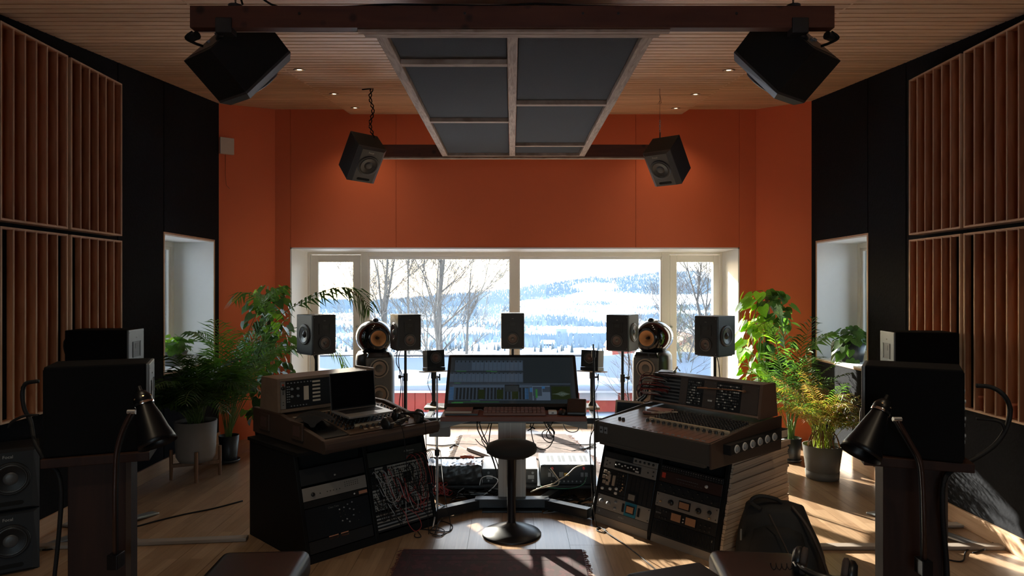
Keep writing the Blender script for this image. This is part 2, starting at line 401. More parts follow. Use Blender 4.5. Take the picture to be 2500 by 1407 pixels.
# big glazing
win = thing('window_1', '', ''); del win['label']; del win['category']; struct(win)
lin = MB(); y0, y1 = YB-.006, YG+.10
gx0, gx1 = -2.21, 2.277
lin.prism([(OX0, y0), (OX0+.014, y0), (gx0+.01, y1), (OX0, y1)], 0, OZ, 'z'); lin.prism([(OX1-.014, y0), (OX1, y0), (OX1, y1), (gx1-.01, y1)], 0, OZ, 'z')
lin.prism([(y0, OZ-.014), (y0, OZ), (y1, OZ), (y1, OZ-.03)], OX0, OX1)
lin.build('reveal_lining', WHITE, win)
def px(x): return (x-CX)/FPX*YG
def pz(y): return H-(y-CY)/FPX*YG
ZT = 1.886
fr = MB(); fd0, fd1 = YG-.02, YG+.09
def fb(x0, x1, z0, z1, a=fd0, b=fd1, m=None): (m or fr).box(x0, x1, a, b, z0, z1)
fb(gx0, px(757), 0, ZT); fb(px(1757), gx1, 0, ZT); fb(px(882), px(900), 0, ZT); fb(px(1246), px(1267), 0, ZT); fb(px(1615), px(1634), 0, ZT)
for a, b in ((757, 882), (900, 1246), (1267, 1615), (1634, 1757)):
    fb(px(a), px(b), ZT-(.022 if b-a < 200 else .045), ZT); fb(px(a), px(b), 0, .06)
fr.build('window_frame', FRAMEW, win, bev=.004)
def sash(a, b, ai, bi):
    m = MB(); y0, y1 = YG-.005, YG+.065; zt_, zb = ZT-.026, .064
    x0, x1, xi0, xi1 = px(a), px(b), px(ai), px(bi)
    m.box(x0, xi0, y0, y1, zb, zt_); m.box(xi1, x1, y0, y1, zb, zt_); m.box(xi0, xi1, y0, y1, pz(640), zt_); m.box(xi0, xi1, y0, y1, zb, .20)
    s = m.build('window_sash', FRAMEW, win, bev=.004)
    MB().box(xi0, xi1, YG+.03, YG+.036, .20, pz(640)).build('window_pane', GLASS, s)
    return s
s1 = sash(758.5, 880.5, 777, 862); s2 = sash(1635.5, 1755.5, 1652, 1741)
for a, s in ((873, s1), (1638, s2)):
    MB().cyl((px(a), YG-.005, pz(798)), (px(a), YG-.02, pz(798)), .012, n=12).cyl((px(a), YG-.02, pz(798)), (px(a), YG-.06, pz(798)), .008, n=10).build('lock_pin', STEEL, s)
for a, b in ((900, 1246), (1267, 1615)):
    MB().box(px(a), px(b), YG+.035, YG+.041, .06, ZT-.045).build('window_pane', GLASS, win)
    m = MB(); x0, x1 = px(a), px(b)
    for q in ((x0, x0+.012, .06, ZT-.045), (x1-.012, x1, .06, ZT-.045), (x0+.012, x1-.012, ZT-.075, ZT-.045), (x0+.012, x1-.012, .06, .075)): m.box(q[0], q[1], YG+.0, YG+.034, q[2], q[3])
    m.build('glazing_bead', WHITE, win)
# wall behind the camera with an unseen window added to light the far wall
wf = MB(); wf.box(-3.3, 3.3, YR-.3, YR, -.1, .35); wf.box(-3.3, 3.3, YR-.3, YR, 2.15, 3.2); wf.box(-3.3, -.95, YR-.3, YR, .35, 2.15); wf.box(.95, 3.3, YR-.3, YR, .35, 2.15)
wfo = struct(wf.build('wall_front', mat('front_wall_paint', (.55, .42, .32), .7)))
w4 = thing('added_rear_window', '', ''); del w4['label']; del w4['category']; struct(w4)
m = MB()
for q in ((-.95, -.87, .35, 2.15), (.87, .95, .35, 2.15), (-.04, .04, .35, 2.15), (-.87, .87, .35, .42), (-.87, .87, 2.08, 2.15)): m.box(q[0], q[1], YR-.2, YR-.12, q[2], q[3])
m.build('window_frame', FRAMEW, w4); MB().box(-.87, .87, YR-.165, YR-.16, .42, 2.08).build('window_pane', GLASS, w4)

# recessed downlights
LAMPW = mat('downlight_lamp', (1, .9, .7), .5, emit=((1, .78, .48), 7.))
RIM = mat('downlight_rim', (.42, .33, .25), .35, metal=.6)
rim_me = MB().lathe([(.040, .0), (.044, -.004), (.030, -.006), (.027, .012)], 20, caps=False).mesh('rim', RIM)
lamp_me = MB().lathe([(.020, .002), (.016, -.001), (0.0001, -.002)], 16, caps=False).mesh('lamp', LAMPW)
spots = [(731, 170, 'left', 'nearest the camera'), (816, 229, 'left', 'middle of its row'), (867, 263, 'left', 'closest to the orange wall'),
         (1779, 171, 'right', 'nearest the camera'), (1698, 230, 'right', 'middle of its row'), (1650, 264, 'right', 'closest to the orange wall')]
def downlight(x, y, lab):
    t = thing('ceiling_downlight', lab, 'ceiling light', (x, y, zc(y)-.05), (sl, 0, 0), 'recessed ceiling downlights, added ones included')
    link('rim', rim_me, t); link('lamp', lamp_me, t)
    l = bpy.data.lights.new('downlight_beam', 'SPOT'); l.energy = SPOT_W if y > 4.5 else 9.0; l.color = (1, .80, .55); l.spot_size = R(120); l.spot_blend = .8; l.shadow_soft_size = .03
    o = bpy.data.objects.new('downlight_beam', l); COL.objects.link(o); o.location = (x, y, zc(y)-.062)
SPOT_W = 3.0
for x, y, side, lab in spots:
    k = (CY-y)/FPX; Y = (3.02-.095*3.8-.05-H)/(k-.095)
    downlight((x-CX)/FPX*Y, Y, 'small round recessed downlight in the %s row of the ceiling, %s' % (side, lab))
for Y in (2.4, 1.2, 0, -1.2):  # extra downlights added out of view to light the room
    for x in (-1.53, 1.56): downlight(x, Y, 'small round downlight added out of view in the ceiling to light the room')

# ------------------------------------------------------------ slatted diffusers on the side walls
def diffuser(sgn, y0, y1, z0, z1, depths, label):
    t = thing('slatted_diffuser', label, 'wall panel', (sgn*XW, y0, z0), 0)
    L_ = y1-y0; Hh = z1-z0; dp = .10; th = .010
    def X(a, b): return sorted((-sgn*a, -sgn*b))
    m = MB(); xa, xb = X(0.002, dp)
    m.box(xa, xb, 0, L_, 0, th); m.box(xa, xb, 0, L_, Hh-th, Hh); m.box(xa, xb, 0, th, th, Hh-th); m.box(xa, xb, L_-th, L_, th, Hh-th)
    m.build('outer_frame', FINW, t)
    n = len(depths); ft = .007; wv = (L_-2*th-(n-1)*ft)/n
    ins = MB(); xa2, xb2 = X(.002, dp-.006)       # brown inner lining of the frame
    ins.box(xa2, xb2, th, L_-th, Hh-th-.004, Hh-th); ins.box(xa2, xb2, th, L_-th, th, th+.004); ins.box(xa2, xb2, L_-th-.004, L_-th, th, Hh-th); ins.box(xa2, xb2, th, th+.004, th, Hh-th); ins.build('frame_lining', WELLW, t)
    fin = MB().box(*X(.004, dp-.006), 0, ft, 0, Hh-2*th).mesh('fin', WELLW)
    edge = MB().box(*X(dp-.0055, dp), 0, ft, 0, Hh-2*th).mesh('fin_edge', FINW)
    for i, d in enumerate(depths):
        a = th+i*(wv+ft)
        if i:
            q = link('fin', fin, t, (0, a-ft, th)); link('fin_edge', edge, q)
        dd = max(.008, dp-.012-d*.085)
        if d >= .95:
            link('well_board', MB().box(*X(.004, .062), 0, wv, 0, Hh-2*th).mesh('well_board', BLACKFELT), t, (0, a, th)); continue
        link('well_board', MB().box(*X(.004, dd), 0, wv, 0, Hh-2*th).mesh('well_board', WELLW), t, (0, a, th))
up = [.5, .85, .7, .9, .6, .8]; dn = [1., .7, .85, .75, .9, 1.]
rows = [('upper', 1.865, 2.935, up), ('lower', .765, 1.832, dn)]
for sgn, side in ((-1, 'left'), (1, 'right')):
    ys = [(3.66, 4.215, 'nearer the camera'), (4.245, 4.80, 'nearer the window')] if sgn < 0 else [(3.60, 4.145, 'nearer the camera'), (4.175, 4.715, 'nearer the window')]
    for rn, z0, z1, dd in rows:
        for k, (a, b, w) in enumerate(ys):
            d = dd if k == 0 else dd[::-1] if rn == 'upper' else [1., .7, .85, .6, .8, .9]
            diffuser(sgn, a, b, z0, z1, d, '%s wooden slatted diffuser on the %s black wall, the one %s' % (rn, side, w))
# white box on orange wing with a cord
t = thing('wall_box', 'small flat white box high on the orange wall at left with a thin cord', 'box', (-2.72, 6.70, 0))
M = Matrix.Rotation(math.atan2(.341, .435), 4, 'Z')
MB(M).box(-.145, -.015, -.035, -.002, 2.80, 2.96).build('box_body', CREAM, t, bev=.004)
MB(M).tube([(-.09, -.006, 2.80), (-.09, -.006, 2.60), (-.08, -.006, 2.50), (-.05, -.006, 2.47)], .003).build('cord', mat('orange_cord', (.45, .10, .03), .6), t)

# ------------------------------------------------------------ exterior
SNOW = mat('snow', (.58, .63, .70), .8, noise=.04, nscale=.8)
def hill_material():
    m = bpy.data.materials.new('snowy_valley'); m.use_nodes = True; n = m.node_tree; L = n.links.new
    b = n.nodes['Principled BSDF']; b.inputs['Roughness'].default_value = 1.; b.inputs['Specular IOR Level'].default_value = 0
    at_ = n.nodes.new('ShaderNodeVertexColor'); at_.layer_name = 'forest'
    t = n.nodes.new('ShaderNodeTexCoord'); nz = n.nodes.new('ShaderNodeTexNoise'); nz.inputs['Scale'].default_value = .012; nz.inputs['Detail'].default_value = 9
    L(t.outputs['Object'], nz.inputs['Vector'])
    ad = n.nodes.new('ShaderNodeMath'); ad.operation = 'ADD'; sp = n.nodes.new('ShaderNodeSeparateColor'); L(at_.outputs['Color'], sp.inputs[0])
    L(sp.outputs[0], ad.inputs[0]); L(nz.outputs['Fac'], ad.inputs[1])
    cr = n.nodes.new('ShaderNodeValToRGB'); cr.color_ramp.elements[0].position = .94; cr.color_ramp.elements[1].position = 1.02
    cr.color_ramp.elements[0].color = (.70, .74, .80, 1); cr.color_ramp.elements[1].color = (.25, .29, .335, 1)  # haze over the far woods is mixed into this forest colour
    L(ad.outputs[0], cr.inputs[0])
    n2 = n.nodes.new('ShaderNodeTexNoise'); n2.inputs['Scale'].default_value = .09; n2.inputs['Detail'].default_value = 4; L(t.outputs['Object'], n2.inputs['Vector'])
    mr = n.nodes.new('ShaderNodeMapRange'); mr.inputs[3].default_value = .86; mr.inputs[4].default_value = 1.12; L(n2.outputs['Fac'], mr.inputs[0])
    vm = n.nodes.new('ShaderNodeVectorMath'); vm.operation = 'SCALE'; L(cr.outputs[0], vm.inputs[0]); L(mr.outputs[0], vm.inputs['Scale']); L(vm.outputs[0], b.inputs['Base Color'])
    return m
HILL = hill_material()
def lerp(a, b, t): return a+(b-a)*max(0, min(1, t))
def interp(x, tab):
    if x <= tab[0][0]: return tab[0][1]
    for (a, u), (b, v) in zip(tab, tab[1:]):
        if x <= b: return u+(v-u)*(x-a)/(b-a)
    return tab[-1][1]
# skyline: photo x of a bearing -> photo y of the crest (elevation of a far ridge)
ridge = [(300, 735), (700, 728), (900, 735), (1180, 712), (1240, 707), (1290, 698), (1330, 694), (1420, 680), (1440, 676), (1480, 679), (1560, 669), (1620, 664), (1690, 660), (1740, 667), (1900, 675), (2400, 690)]
def blob(bx, py, cx, cy, rx, ry): return max(0., 1-((bx-cx)/rx)**2-((py-cy)/ry)**2)
def woods(bx, py, y):
    """how wooded the hillside is at a bearing and height of the valley"""
    w = math.sin(bx*.031+py*.11)*.5+math.sin(bx*.013-py*.23+1)*.5
    if py < 850 and y < 150: return 0
    yr = interp(bx, ridge)
    if bx < 1262:
        f = .66 if py < 765 else .47+.22*w
        if py > 800: f = .44+.25*w
        f -= .5*blob(bx, py, 1100, 812, 150, 14)+.3*blob(bx, py, 860, 790, 90, 16)
        return f
    f = .15
    if py < yr+34: f = .75
    f = max(f, .85*blob(bx, py, 1310, 714, 95, 20)**.5, .9*blob(bx, py, 1640, 706, 190, 16)**.5, .75*blob(bx, py, 1700, 752, 170, 9)**.5, .75*blob(bx, py, 1690, 778, 190, 16)**.5,
            .75*blob(bx, py, 1350, 786, 110, 15)**.5, .55*blob(bx, py, 1420, 797, 200, 6)**.5, .5*blob(bx, py, 1440, 742, 70, 6)**.5)
    f -= .9*blob(bx, py, 1455, 702, 62, 12)**.5+.9*blob(bx, py, 1722, 674, 34, 8)**.5
    if 800 < py < 824: f = .22+.2*w
    if py >= 824: f = .70+.2*w
    if 738 < py < 800: f += .10+.16*w
    return f
def ter(x, y):
    """terrain height and forest weight"""
    bx = CX+FPX*x/y
    yr = interp(bx, ridge)
    prof = [(7.0, 1062), (9, 1038), (13, 1022), (15.3, 1007), (20, 960), (30, 925), (45, 900), (80, 884), (150, 872), (320, 858), (600, 838), (1000, 815), (1500, 795), (2200, 768)]
    if y <= 2200: py = interp(y, prof)
    else:
        tt = (y-2200)/3000.0
        py = 768+(yr-768)*min(1, tt)**.8
        if tt > 1: py += (tt-1)*60
    z = H-(py-CY)/FPX*y
    fo = woods(bx, py, y)
    if 6 < y < 2200: z += .0012*y*math.sin(x*.02/(1+y*.002)+y*.01)
    return z, fo
vs = []; fs = []; fw = []
ny, nx = 210, 210
for j in range(ny):
    y = 7.7*(6200/7.7)**(j/(ny-1))
    for i in range(nx):
        x = (i/(nx-1)-.5)*2*(y*.62+5)
        z, fo = ter(x, y); vs.append((x, y, z)); fw.append(fo)
for j in range(ny-1):
    for i in range(nx-1):
        a = j*nx+i; fs.append((a, a+1, a+nx+1, a+nx))
me = bpy.data.meshes.new('valley_ground'); me.from_pydata(vs, [], fs); me.materials.append(HILL)
me.polygons.foreach_set('use_smooth', [True]*len(fs))
ca = me.color_attributes.new('forest', 'FLOAT_COLOR', 'POINT')
ca.data.foreach_set('color', [c for f in fw for c in (f, f, f, 1)])
vg = link('valley_ground', me); vg['kind'] = 'structure'
# snow around the rest of the house (lights the side windows and the added rear one)
struct(MB().box(-60, -3.6, -60, 7.6, -.5, -.15).box(3.6, 60, -60, 7.6, -.5, -.15).box(-3.6, 3.6, -60, -2.9, -.5, -.15).build('snow_ground', SNOW))
# conifers: near ones singly, the far woods as one mass
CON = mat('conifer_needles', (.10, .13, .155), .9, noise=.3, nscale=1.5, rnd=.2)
CONF = mat('far_conifers', (.235, .285, .34), 1., noise=.2, nscale=.05, spec=0)  # needles paled towards blue grey to put distance haze into the colour
def conifer(n=7, seg=8):
    m = MB()
    m.cyl((0, 0, 0), (0, 0, .2), .02, n=5)
    for i in range(n):
        z0 = .10+.86*i/n*.97; r = .21*(1-i/n)**.85+.01
        m.lathe([(r, z0), (r*.35, z0+.16*(1-i/n*.5))], seg, sm=False, caps=False)
    m.lathe([(.03, .9), (.0005, 1.02)], 5, sm=False, caps=False)
    return m.mesh('conifer', CON)
cme = conifer()
rng = random.Random(3)
for k in range(110):
    y = rng.uniform(260, 420); bx = rng.uniform(620, 1880); x = (bx-CX)/FPX*y
    h = rng.uniform(2.2, 5.2); o = link('conifer', cme, None, (x, y, ter(x, y)[0]-.2), (0, 0, rng.random()*6), (h, h, h))
    tag(o, 'small distant snowy conifer in the belt of trees across the valley', 'tree', 'distant conifers seen through the window')
m = MB()
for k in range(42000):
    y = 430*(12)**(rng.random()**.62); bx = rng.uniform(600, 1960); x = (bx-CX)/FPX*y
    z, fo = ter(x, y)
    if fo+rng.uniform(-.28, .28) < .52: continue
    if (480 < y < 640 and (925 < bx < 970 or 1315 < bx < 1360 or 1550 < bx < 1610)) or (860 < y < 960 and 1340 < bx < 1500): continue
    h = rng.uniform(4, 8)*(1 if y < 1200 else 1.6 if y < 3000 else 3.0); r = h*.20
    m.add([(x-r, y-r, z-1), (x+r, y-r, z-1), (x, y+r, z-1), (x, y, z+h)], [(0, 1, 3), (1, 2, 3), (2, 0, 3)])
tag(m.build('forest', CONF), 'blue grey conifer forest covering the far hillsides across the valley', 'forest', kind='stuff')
# valley buildings
BLD = mat('pale_grey_cladding', (.24, .28, .33), .8); ROOFS = mat('snowy_roof', (.85, .88, .92), .8)
def shed(px0, px1, pyb, pyt, Y, d, lab, roofh=.8, wall=BLD, roof=ROOFS):
    a = at(px0, pyb, Y); b = at(px1, pyt, Y)
    t = thing('valley_building', lab, 'building', (a.x, Y, a.z))
    w, h = b.x-a.x, b.z-a.z
    MB().box(0, w, 0, d, -6, h).build('wall', wall, t)
    MB().prism([(-1, h), (d+1, h), (d/2, h+roofh)], -1, w+1).build('roof', roof, t)
    for k in range(max(1, int(w/9))):
        MB().box(k*9+2, k*9+6, -.15, 0, h*.35, h*.65).build('window', mat('far_window', (.12, .15, .2), .3), t)
    return t
shed(1357, 1384, 822, 803, 900, 20, 'tall grey box-shaped industrial building out in the valley', .5)
shed(1392, 1482, 823, 814, 905, 26, 'long low industrial building with snowy roof beside the tall grey one', 4)
shed(1325, 1352, 846, 840, 520, 14, 'small grey shed with snowy roof left of centre in the valley', 2.5)
shed(1560, 1600, 848, 842, 500, 14, 'low farm building with white roof among the far conifers at right', 2.5)
shed(930, 962, 838, 830, 560, 14, 'low grey farm building behind the bare trees at left', 3)
t = thing('crane_frame', 'thin steel gantry frame beside the tall grey industrial building', 'gantry', at(1384, 805, 900))
MB().box(0, 11, 0, .5, 6.2, 6.7).box(0, .4, 0, .5, 0, 6.5).box(10.6, 11, 0, .5, -1, 6.5).box(13, 14.5, 0, 1, -8, 3).build('frame', BLD, t)
# red outbuilding with snow roof just below the house
REDW = mat('red_cladding', (.42, .085, .06), .8, noise=.1, nscale=20); GREYD = mat('grey_door', (.45, .46, .50), .6)
t = thing('red_outbuilding', 'long red clad outbuilding with a thick blue-shaded snow roof outside the window', 'building', (0, 0, 0))
Ye = 15.0; ze = at(0, 953, Ye).z; Yr = 16.35; zr = at(0, 872, Yr).z; zb = at(0, 1006, Ye).z
MB().box(-8, 9, Ye+.35, 17.5, zb-.6, ze+.02).build('wall', REDW, t)
for i in range(70):
    x = -8+i*.243
    if .9 < x < 2.7: continue
    MB().box(x, x+.225, Ye+.32, Ye+.352, zb-.5, ze).build('cladding_board', REDW, t)
MB().prism([(Ye-.05, ze), (Yr, zr-.1), (17.8, ze), (17.8, ze-.03), (Ye-.05, ze-.03)], -8.4, 9.4).build('roof', GREYD, t)
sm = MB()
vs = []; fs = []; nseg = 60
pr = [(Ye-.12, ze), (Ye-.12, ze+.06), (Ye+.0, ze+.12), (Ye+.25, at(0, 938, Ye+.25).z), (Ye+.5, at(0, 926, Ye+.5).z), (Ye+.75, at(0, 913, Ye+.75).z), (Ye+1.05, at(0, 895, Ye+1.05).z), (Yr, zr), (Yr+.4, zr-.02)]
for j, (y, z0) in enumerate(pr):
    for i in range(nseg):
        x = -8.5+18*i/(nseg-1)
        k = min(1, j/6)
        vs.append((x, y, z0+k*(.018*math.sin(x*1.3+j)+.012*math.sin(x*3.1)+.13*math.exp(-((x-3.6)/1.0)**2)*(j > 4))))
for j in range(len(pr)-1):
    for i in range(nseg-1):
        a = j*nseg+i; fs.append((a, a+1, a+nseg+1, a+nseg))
me = bpy.data.meshes.new('roof_snow'); me.from_pydata(vs, [], fs); me.materials.append(mat('shade_tinted_snow', (.22, .265, .32), .8, noise=.04, nscale=.8)); me.polygons.foreach_set('use_smooth', [True]*len(fs)); link('roof_snow', me, t)  # the roof's blue shade is put into the snow colour
MB().box(-8.5, 9.5, Ye-.16, Ye-.10, ze-.035, ze+.01).build('gutter', STEEL, t)
MB().cyl((-2.65, Ye-.1, ze), (-2.65, Ye+.1, zb), .035, n=8).build('downpipe', WHITEP, t)
MB().box(-9, 1.9, Yr+.05, Yr+.2, zr+.0, zr+.045).build('ridge_cap', mat('dark_ridge', (.05, .06, .07), .6), t)
a = at(1418, 962, Ye); b = at(1513, 983, Ye)
g = MB().box(a.x, b.x, Ye+.26, Ye+.33, b.z, a.z).build('garage_door', WHITEP, t)
for k in range(8): MB().box(a.x, a.x+(b.x-a.x)*.45, Ye+.235, Ye+.26, b.z+(a.z-b.z)*(k+.1)/8, b.z+(a.z-b.z)*(k+.75)/8).build('slat', GREYD, g)
# second red shed peeking over, snow banks
t = thing('red_shed', 'small red shed with snow on its roof, partly behind the snow bank at right', 'building', at(1495, 866, 45))
MB().box(0, 1.5, 0, 3, -2, .35).build('wall', REDW, t); MB().prism([(-.2, .35), (3.2, .35), (1.5, .9)], -.15, 1.65).build('roof', ROOFS, t)
# pale yellow house seen through right sash
YEL = mat('yellow_cladding', (.70, .50, .30), .8, noise=.05); TILE = mat('brown_roof_tile', (.28, .12, .08), .8)
t = thing('yellow_house', 'pale yellow gabled house behind the tangled bare bush at right', 'building', at(1640, 925, 26))
w = 2.6
MB().prism([(0, -2.5), (w, -2.5), (w, .75), (w*.28, 1.55), (0, 1.15)], 0, 5, 'y').build('wall', YEL, t)
MB().prism([(-.25, 1.02), (w*.28, 1.55), (w*.28, 1.70), (-.25, 1.17)], -.3, 5.3, 'y').prism([(w*.28, 1.55), (w+.35, .62), (w+.35, .77), (w*.28, 1.70)], -.3, 5.3, 'y').build('roof', TILE, t)
MB().box(.8, 1.35, -.05, .02, .25, .8).build('window', mat('far_window', (.12, .15, .2), .3), t)
# bare trees
BARK = mat('pale_bark', (.13, .12, .108), .9, noise=.3, nscale=6)
def bare_tree(name, base, hgt, r0, seed, label, forks=2, lean=0, spread=.46, depth=6, tw=1.):
    rg = random.Random(seed)
    t = thing(name, label, 'tree', base)
    trunk = MB(); br = MB()
    def grow(p, d, L_, r, lev, m):
        r = max(r, .0065*hgt/8)
        n = 4 if lev < 3 else 2; pts = [p]; dd = Vector(d)
        for i in range(n):
            dd = (dd+Vector((rg.uniform(-1, 1), rg.uniform(-1, 1), rg.uniform(-.3, .6)))*.065).normalized()
            pts.append(pts[-1]+dd*L_/n)
        rend = r*.62
        m.tube(pts, r, 6 if lev < 2 else (4 if lev < 4 else 3), None, rend)
        if lev >= depth: return
        k = 4 if lev > 3 else 3 if lev > 1 else forks
        for j in range(k):
            q = pts[-1] if j < 2 else pts[rg.randint(1, n)]
            ang = rg.uniform(.18, spread)*(1 if j else .5); az = rg.uniform(0, 2*PI)
            ax = dd.cross(Vector((math.cos(az), math.sin(az), .2))).normalized()
            nd = Matrix.Rotation(ang, 3, ax) @ dd; nd.z += .12
            grow(q, nd.normalized(), L_*rg.uniform(.62, .85), rend*rg.uniform(.65, .95)*(1 if lev < 3 else tw), lev+1, br)
        if lev < 4:
            for j in range(4 if lev < 3 else 2):
                q = pts[rg.randint(1, n-1)]; az = rg.uniform(0, 2*PI)
                nd = (dd*.5+Vector((math.cos(az), math.sin(az), .3))).normalized()
                grow(q, nd, L_*rg.uniform(.35, .6), r*.3, max(lev+2, 3), br)
    grow(Vector((0, 0, 0)), Vector((lean, 0, 1)).normalized(), hgt*.36, r0, 0, trunk)
    trunk.build('trunk', BARK, t); br.build('branches', BARK, t)
    return t
def tb(x, Y, dz=0): p = at(x, 703, Y); p.z = ter(p.x, Y)[0]-.2; return p
bare_tree('bare_tree', tb(932, 27), 8.4, .15, 5, 'bare forked tree outside, leftmost trunk behind the black loudspeaker head', 3, .0)
bare_tree('bare_tree', tb(1072, 26), 8.6, .17, 11, 'large bare tree outside with twin leaders, left of the centre mullion', 3, .02)
bare_tree('bare_tree', tb(998, 33), 8.8, .09, 17, 'slim bare tree standing behind and between the two big bare trees', 2, 0, .4)
bare_tree('bare_tree', tb(1135, 30), 7.6, .09, 23, 'slim leaning bare tree right of the large twin-leader tree', 2, .03, .45)
bare_tree('bare_tree', tb(880, 36), 7.4, .09, 29, 'thin bare tree crossing the left window mullion outside', 2, -.03, .5)
bare_tree('bare_tree', tb(1040, 40), 7.5, .07, 33, 'thin bare sapling far behind the bare trees at left', 2, .02, .45)
bare_tree('bare_bush', tb(1545, 12.5), 2.2, .035, 41, 'thin bare bush in front of the red outbuilding at right', 3, 0, .6, 5)
bare_tree('bare_bush', tb(1715, 18), 4.3, .10, 47, 'dense tangled bare bush in front of the yellow house', 3, .15, .8, 6, 1.1)
bare_tree('bare_bush', tb(1680, 16), 2.9, .05, 53, 'smaller bare bush at the left edge of the right window sash', 3, -.1, .7, 5)
# ------------------------------------------------------------ acoustic cloud and front beam
t = thing('acoustic_cloud', 'suspended ceiling cloud of dark felt panels in a rough pale timber frame', 'ceiling panel', (0, 2.95, 2.605))
tilt = math.atan((2.633-2.605)/2.95)
t.rotation_euler = (tilt, 0, 0)
LC = 2.93
def bw(y): return Vector((0, y, 0))
def board(x0, x1, y0, y1, m=CLOUDW, z0=0, z1=.09, name='frame_board'): MB().box(x0, x1, y0, y1, z0, z1).build(name, m, t, bev=.002, seg=1)
board(-.60, -.552, 0, LC, CLOUDWY); board(-.022, .026, .03, LC, CLOUDWY); board(.575, .625, 0, LC, CLOUDWY)
board(-.64, .64, -.01, .035, CLOUDW, -.012, .08); board(-.60, .625, LC-.03, LC, CLOUDW)
board(-.66, .675, -.04, -.012, CLOUDW, -.012, .05)
lefts = [.035, 3.385-2.95, 4.60-2.95, LC-.03]; rights = [.035, 4.155-2.95, 5.42-2.95, LC-.03]
def field(x0, x1, cuts):
    for i in range(3):
        a = cuts[i]+(.045 if i else .002); b = cuts[i+1]-.002
        MB().box(x0+.003, x1-.003, a+.002, b-.012, .022, .07).build('felt_panel', DARKFELT, t, bev=.004)
        if i: board(x0, x1, cuts[i]-.002, cuts[i]+.040, CLOUDW, 0, .08, 'cross_board')
field(-.552, -.022, lefts); field(.026, .575, rights)
t = thing('front_beam', 'long dark-stained timber beam hung on chains below the ceiling at the front', 'beam', (0, 2.89, 2.603))
MB().box(-1.364, 1.366, 0, .048, 0, .093).build('beam', BEAMW, t, bev=.002)
MB().box(-1.35, -.66, .048, .052, -.001, .02).build('trim', CLOUDW, t)
def chain(p0, p1, r=.006, n=10, link_=.018):
    m = MB(); d = Vector(p1)-Vector(p0)
    for i in range(n):
        c = Vector(p0)+d*(i+.5)/n; q = Matrix.Rotation(PI/2*(i % 2), 4, 'Z')
        pts = [c+(q @ Vector((r*math.cos(a), 0, link_*.75*math.sin(a)))) for a in [2*PI*k/8 for k in range(9)]]
        m.tube(pts, .0018, 4)
    return m
for x in (-1.18, 1.20):
    chain((x, .024, .093), (x, .024, .36), n=12).build('chain', BLACKMET, t)
    MB().cyl((x, .024, .093), (x, .024, .103), .03, n=14).build('washer', BLACKMET, t)
for x in (-.9, -.2, .3, .45, .95): MB().cyl((x, -.002, .06), (x, .001, .06), .006, n=8).build('screw', BLACKMET, t)
cable('signal_cable', [(-1.19, 2.91, 2.95), (-1.15, 2.90, 2.85), (-1.12, 2.91, 2.80), (-1.0, 2.92, 2.703), (-.7, 2.915, 2.702), (-.5, 2.91, 2.709), (-.1, 2.91, 2.703), (.1, 2.91, 2.712), (.3, 2.91, 2.703), (.5, 2.92, 2.703)], .0045, RUBBER, 'black cable lying along the top of the front timber beam')
cable('signal_cable', [(-1.20, 2.9, 2.96), (-1.23, 2.89, 2.86), (-1.17, 2.885, 2.79), (-1.14, 2.89, 2.70)], .0045, RUBBER, 'short black cable dropping beside the left chain onto the front beam')
t = thing('rear_beam', 'thin dark-stained timber crossbar at the far end of the ceiling cloud', 'beam', (0, 5.885, 2.632))
MB().box(-1.19, 1.21, 0, .045, 0, .105).build('beam', BEAMW, t, bev=.002); MB().box(-1.19, 1.21, 0, .05, -.014, -.001).build('trim', CLOUDW, t)

# ------------------------------------------------------------ loudspeakers
def disc(prof, M, n=28): return MB(M).lathe(prof, n, caps=False)
TOF = Matrix.Rotation(PI/2, 4, 'X')       # lathe axis +Z -> -Y (towards the front)
CONE = mat('woofer_cone_black', (.022, .022, .024), .32, spec=.6); RING = mat('driver_ring', (.060, .060, .062), .4)
SURR = mat('rubber_surround', (.012, .012, .012), .4)
def driver(parent, x, z, y, r, M=None, cone=CONE, ring=RING, cap=.36, name='woofer', capmat=None, dome=.6):
    B = (M or Matrix()) @ T(x, y, z) @ TOF; q = r/.08
    o = disc([(r*1.09, -.001), (r*1.07, .008*q), (r*1.02, .011*q), (r*.94, .009*q)], B).build(name, ring, parent)
    disc([(r*.94, .009*q), (r*.88, .0135*q), (r*.80, .009*q)], B).build('surround', SURR, o)
    disc([(r*.80, .009*q), (r*cap, .0015*q)], B).build('cone', cone, o)
    disc([(r*cap, .0015*q), (r*cap*.92, .004*q), (r*cap*.5, (.004+.010*dome)*q), (.0005, (.004+.013*dome)*q)], B, 20).build('dust_cap', capmat or RING, o)
    return o
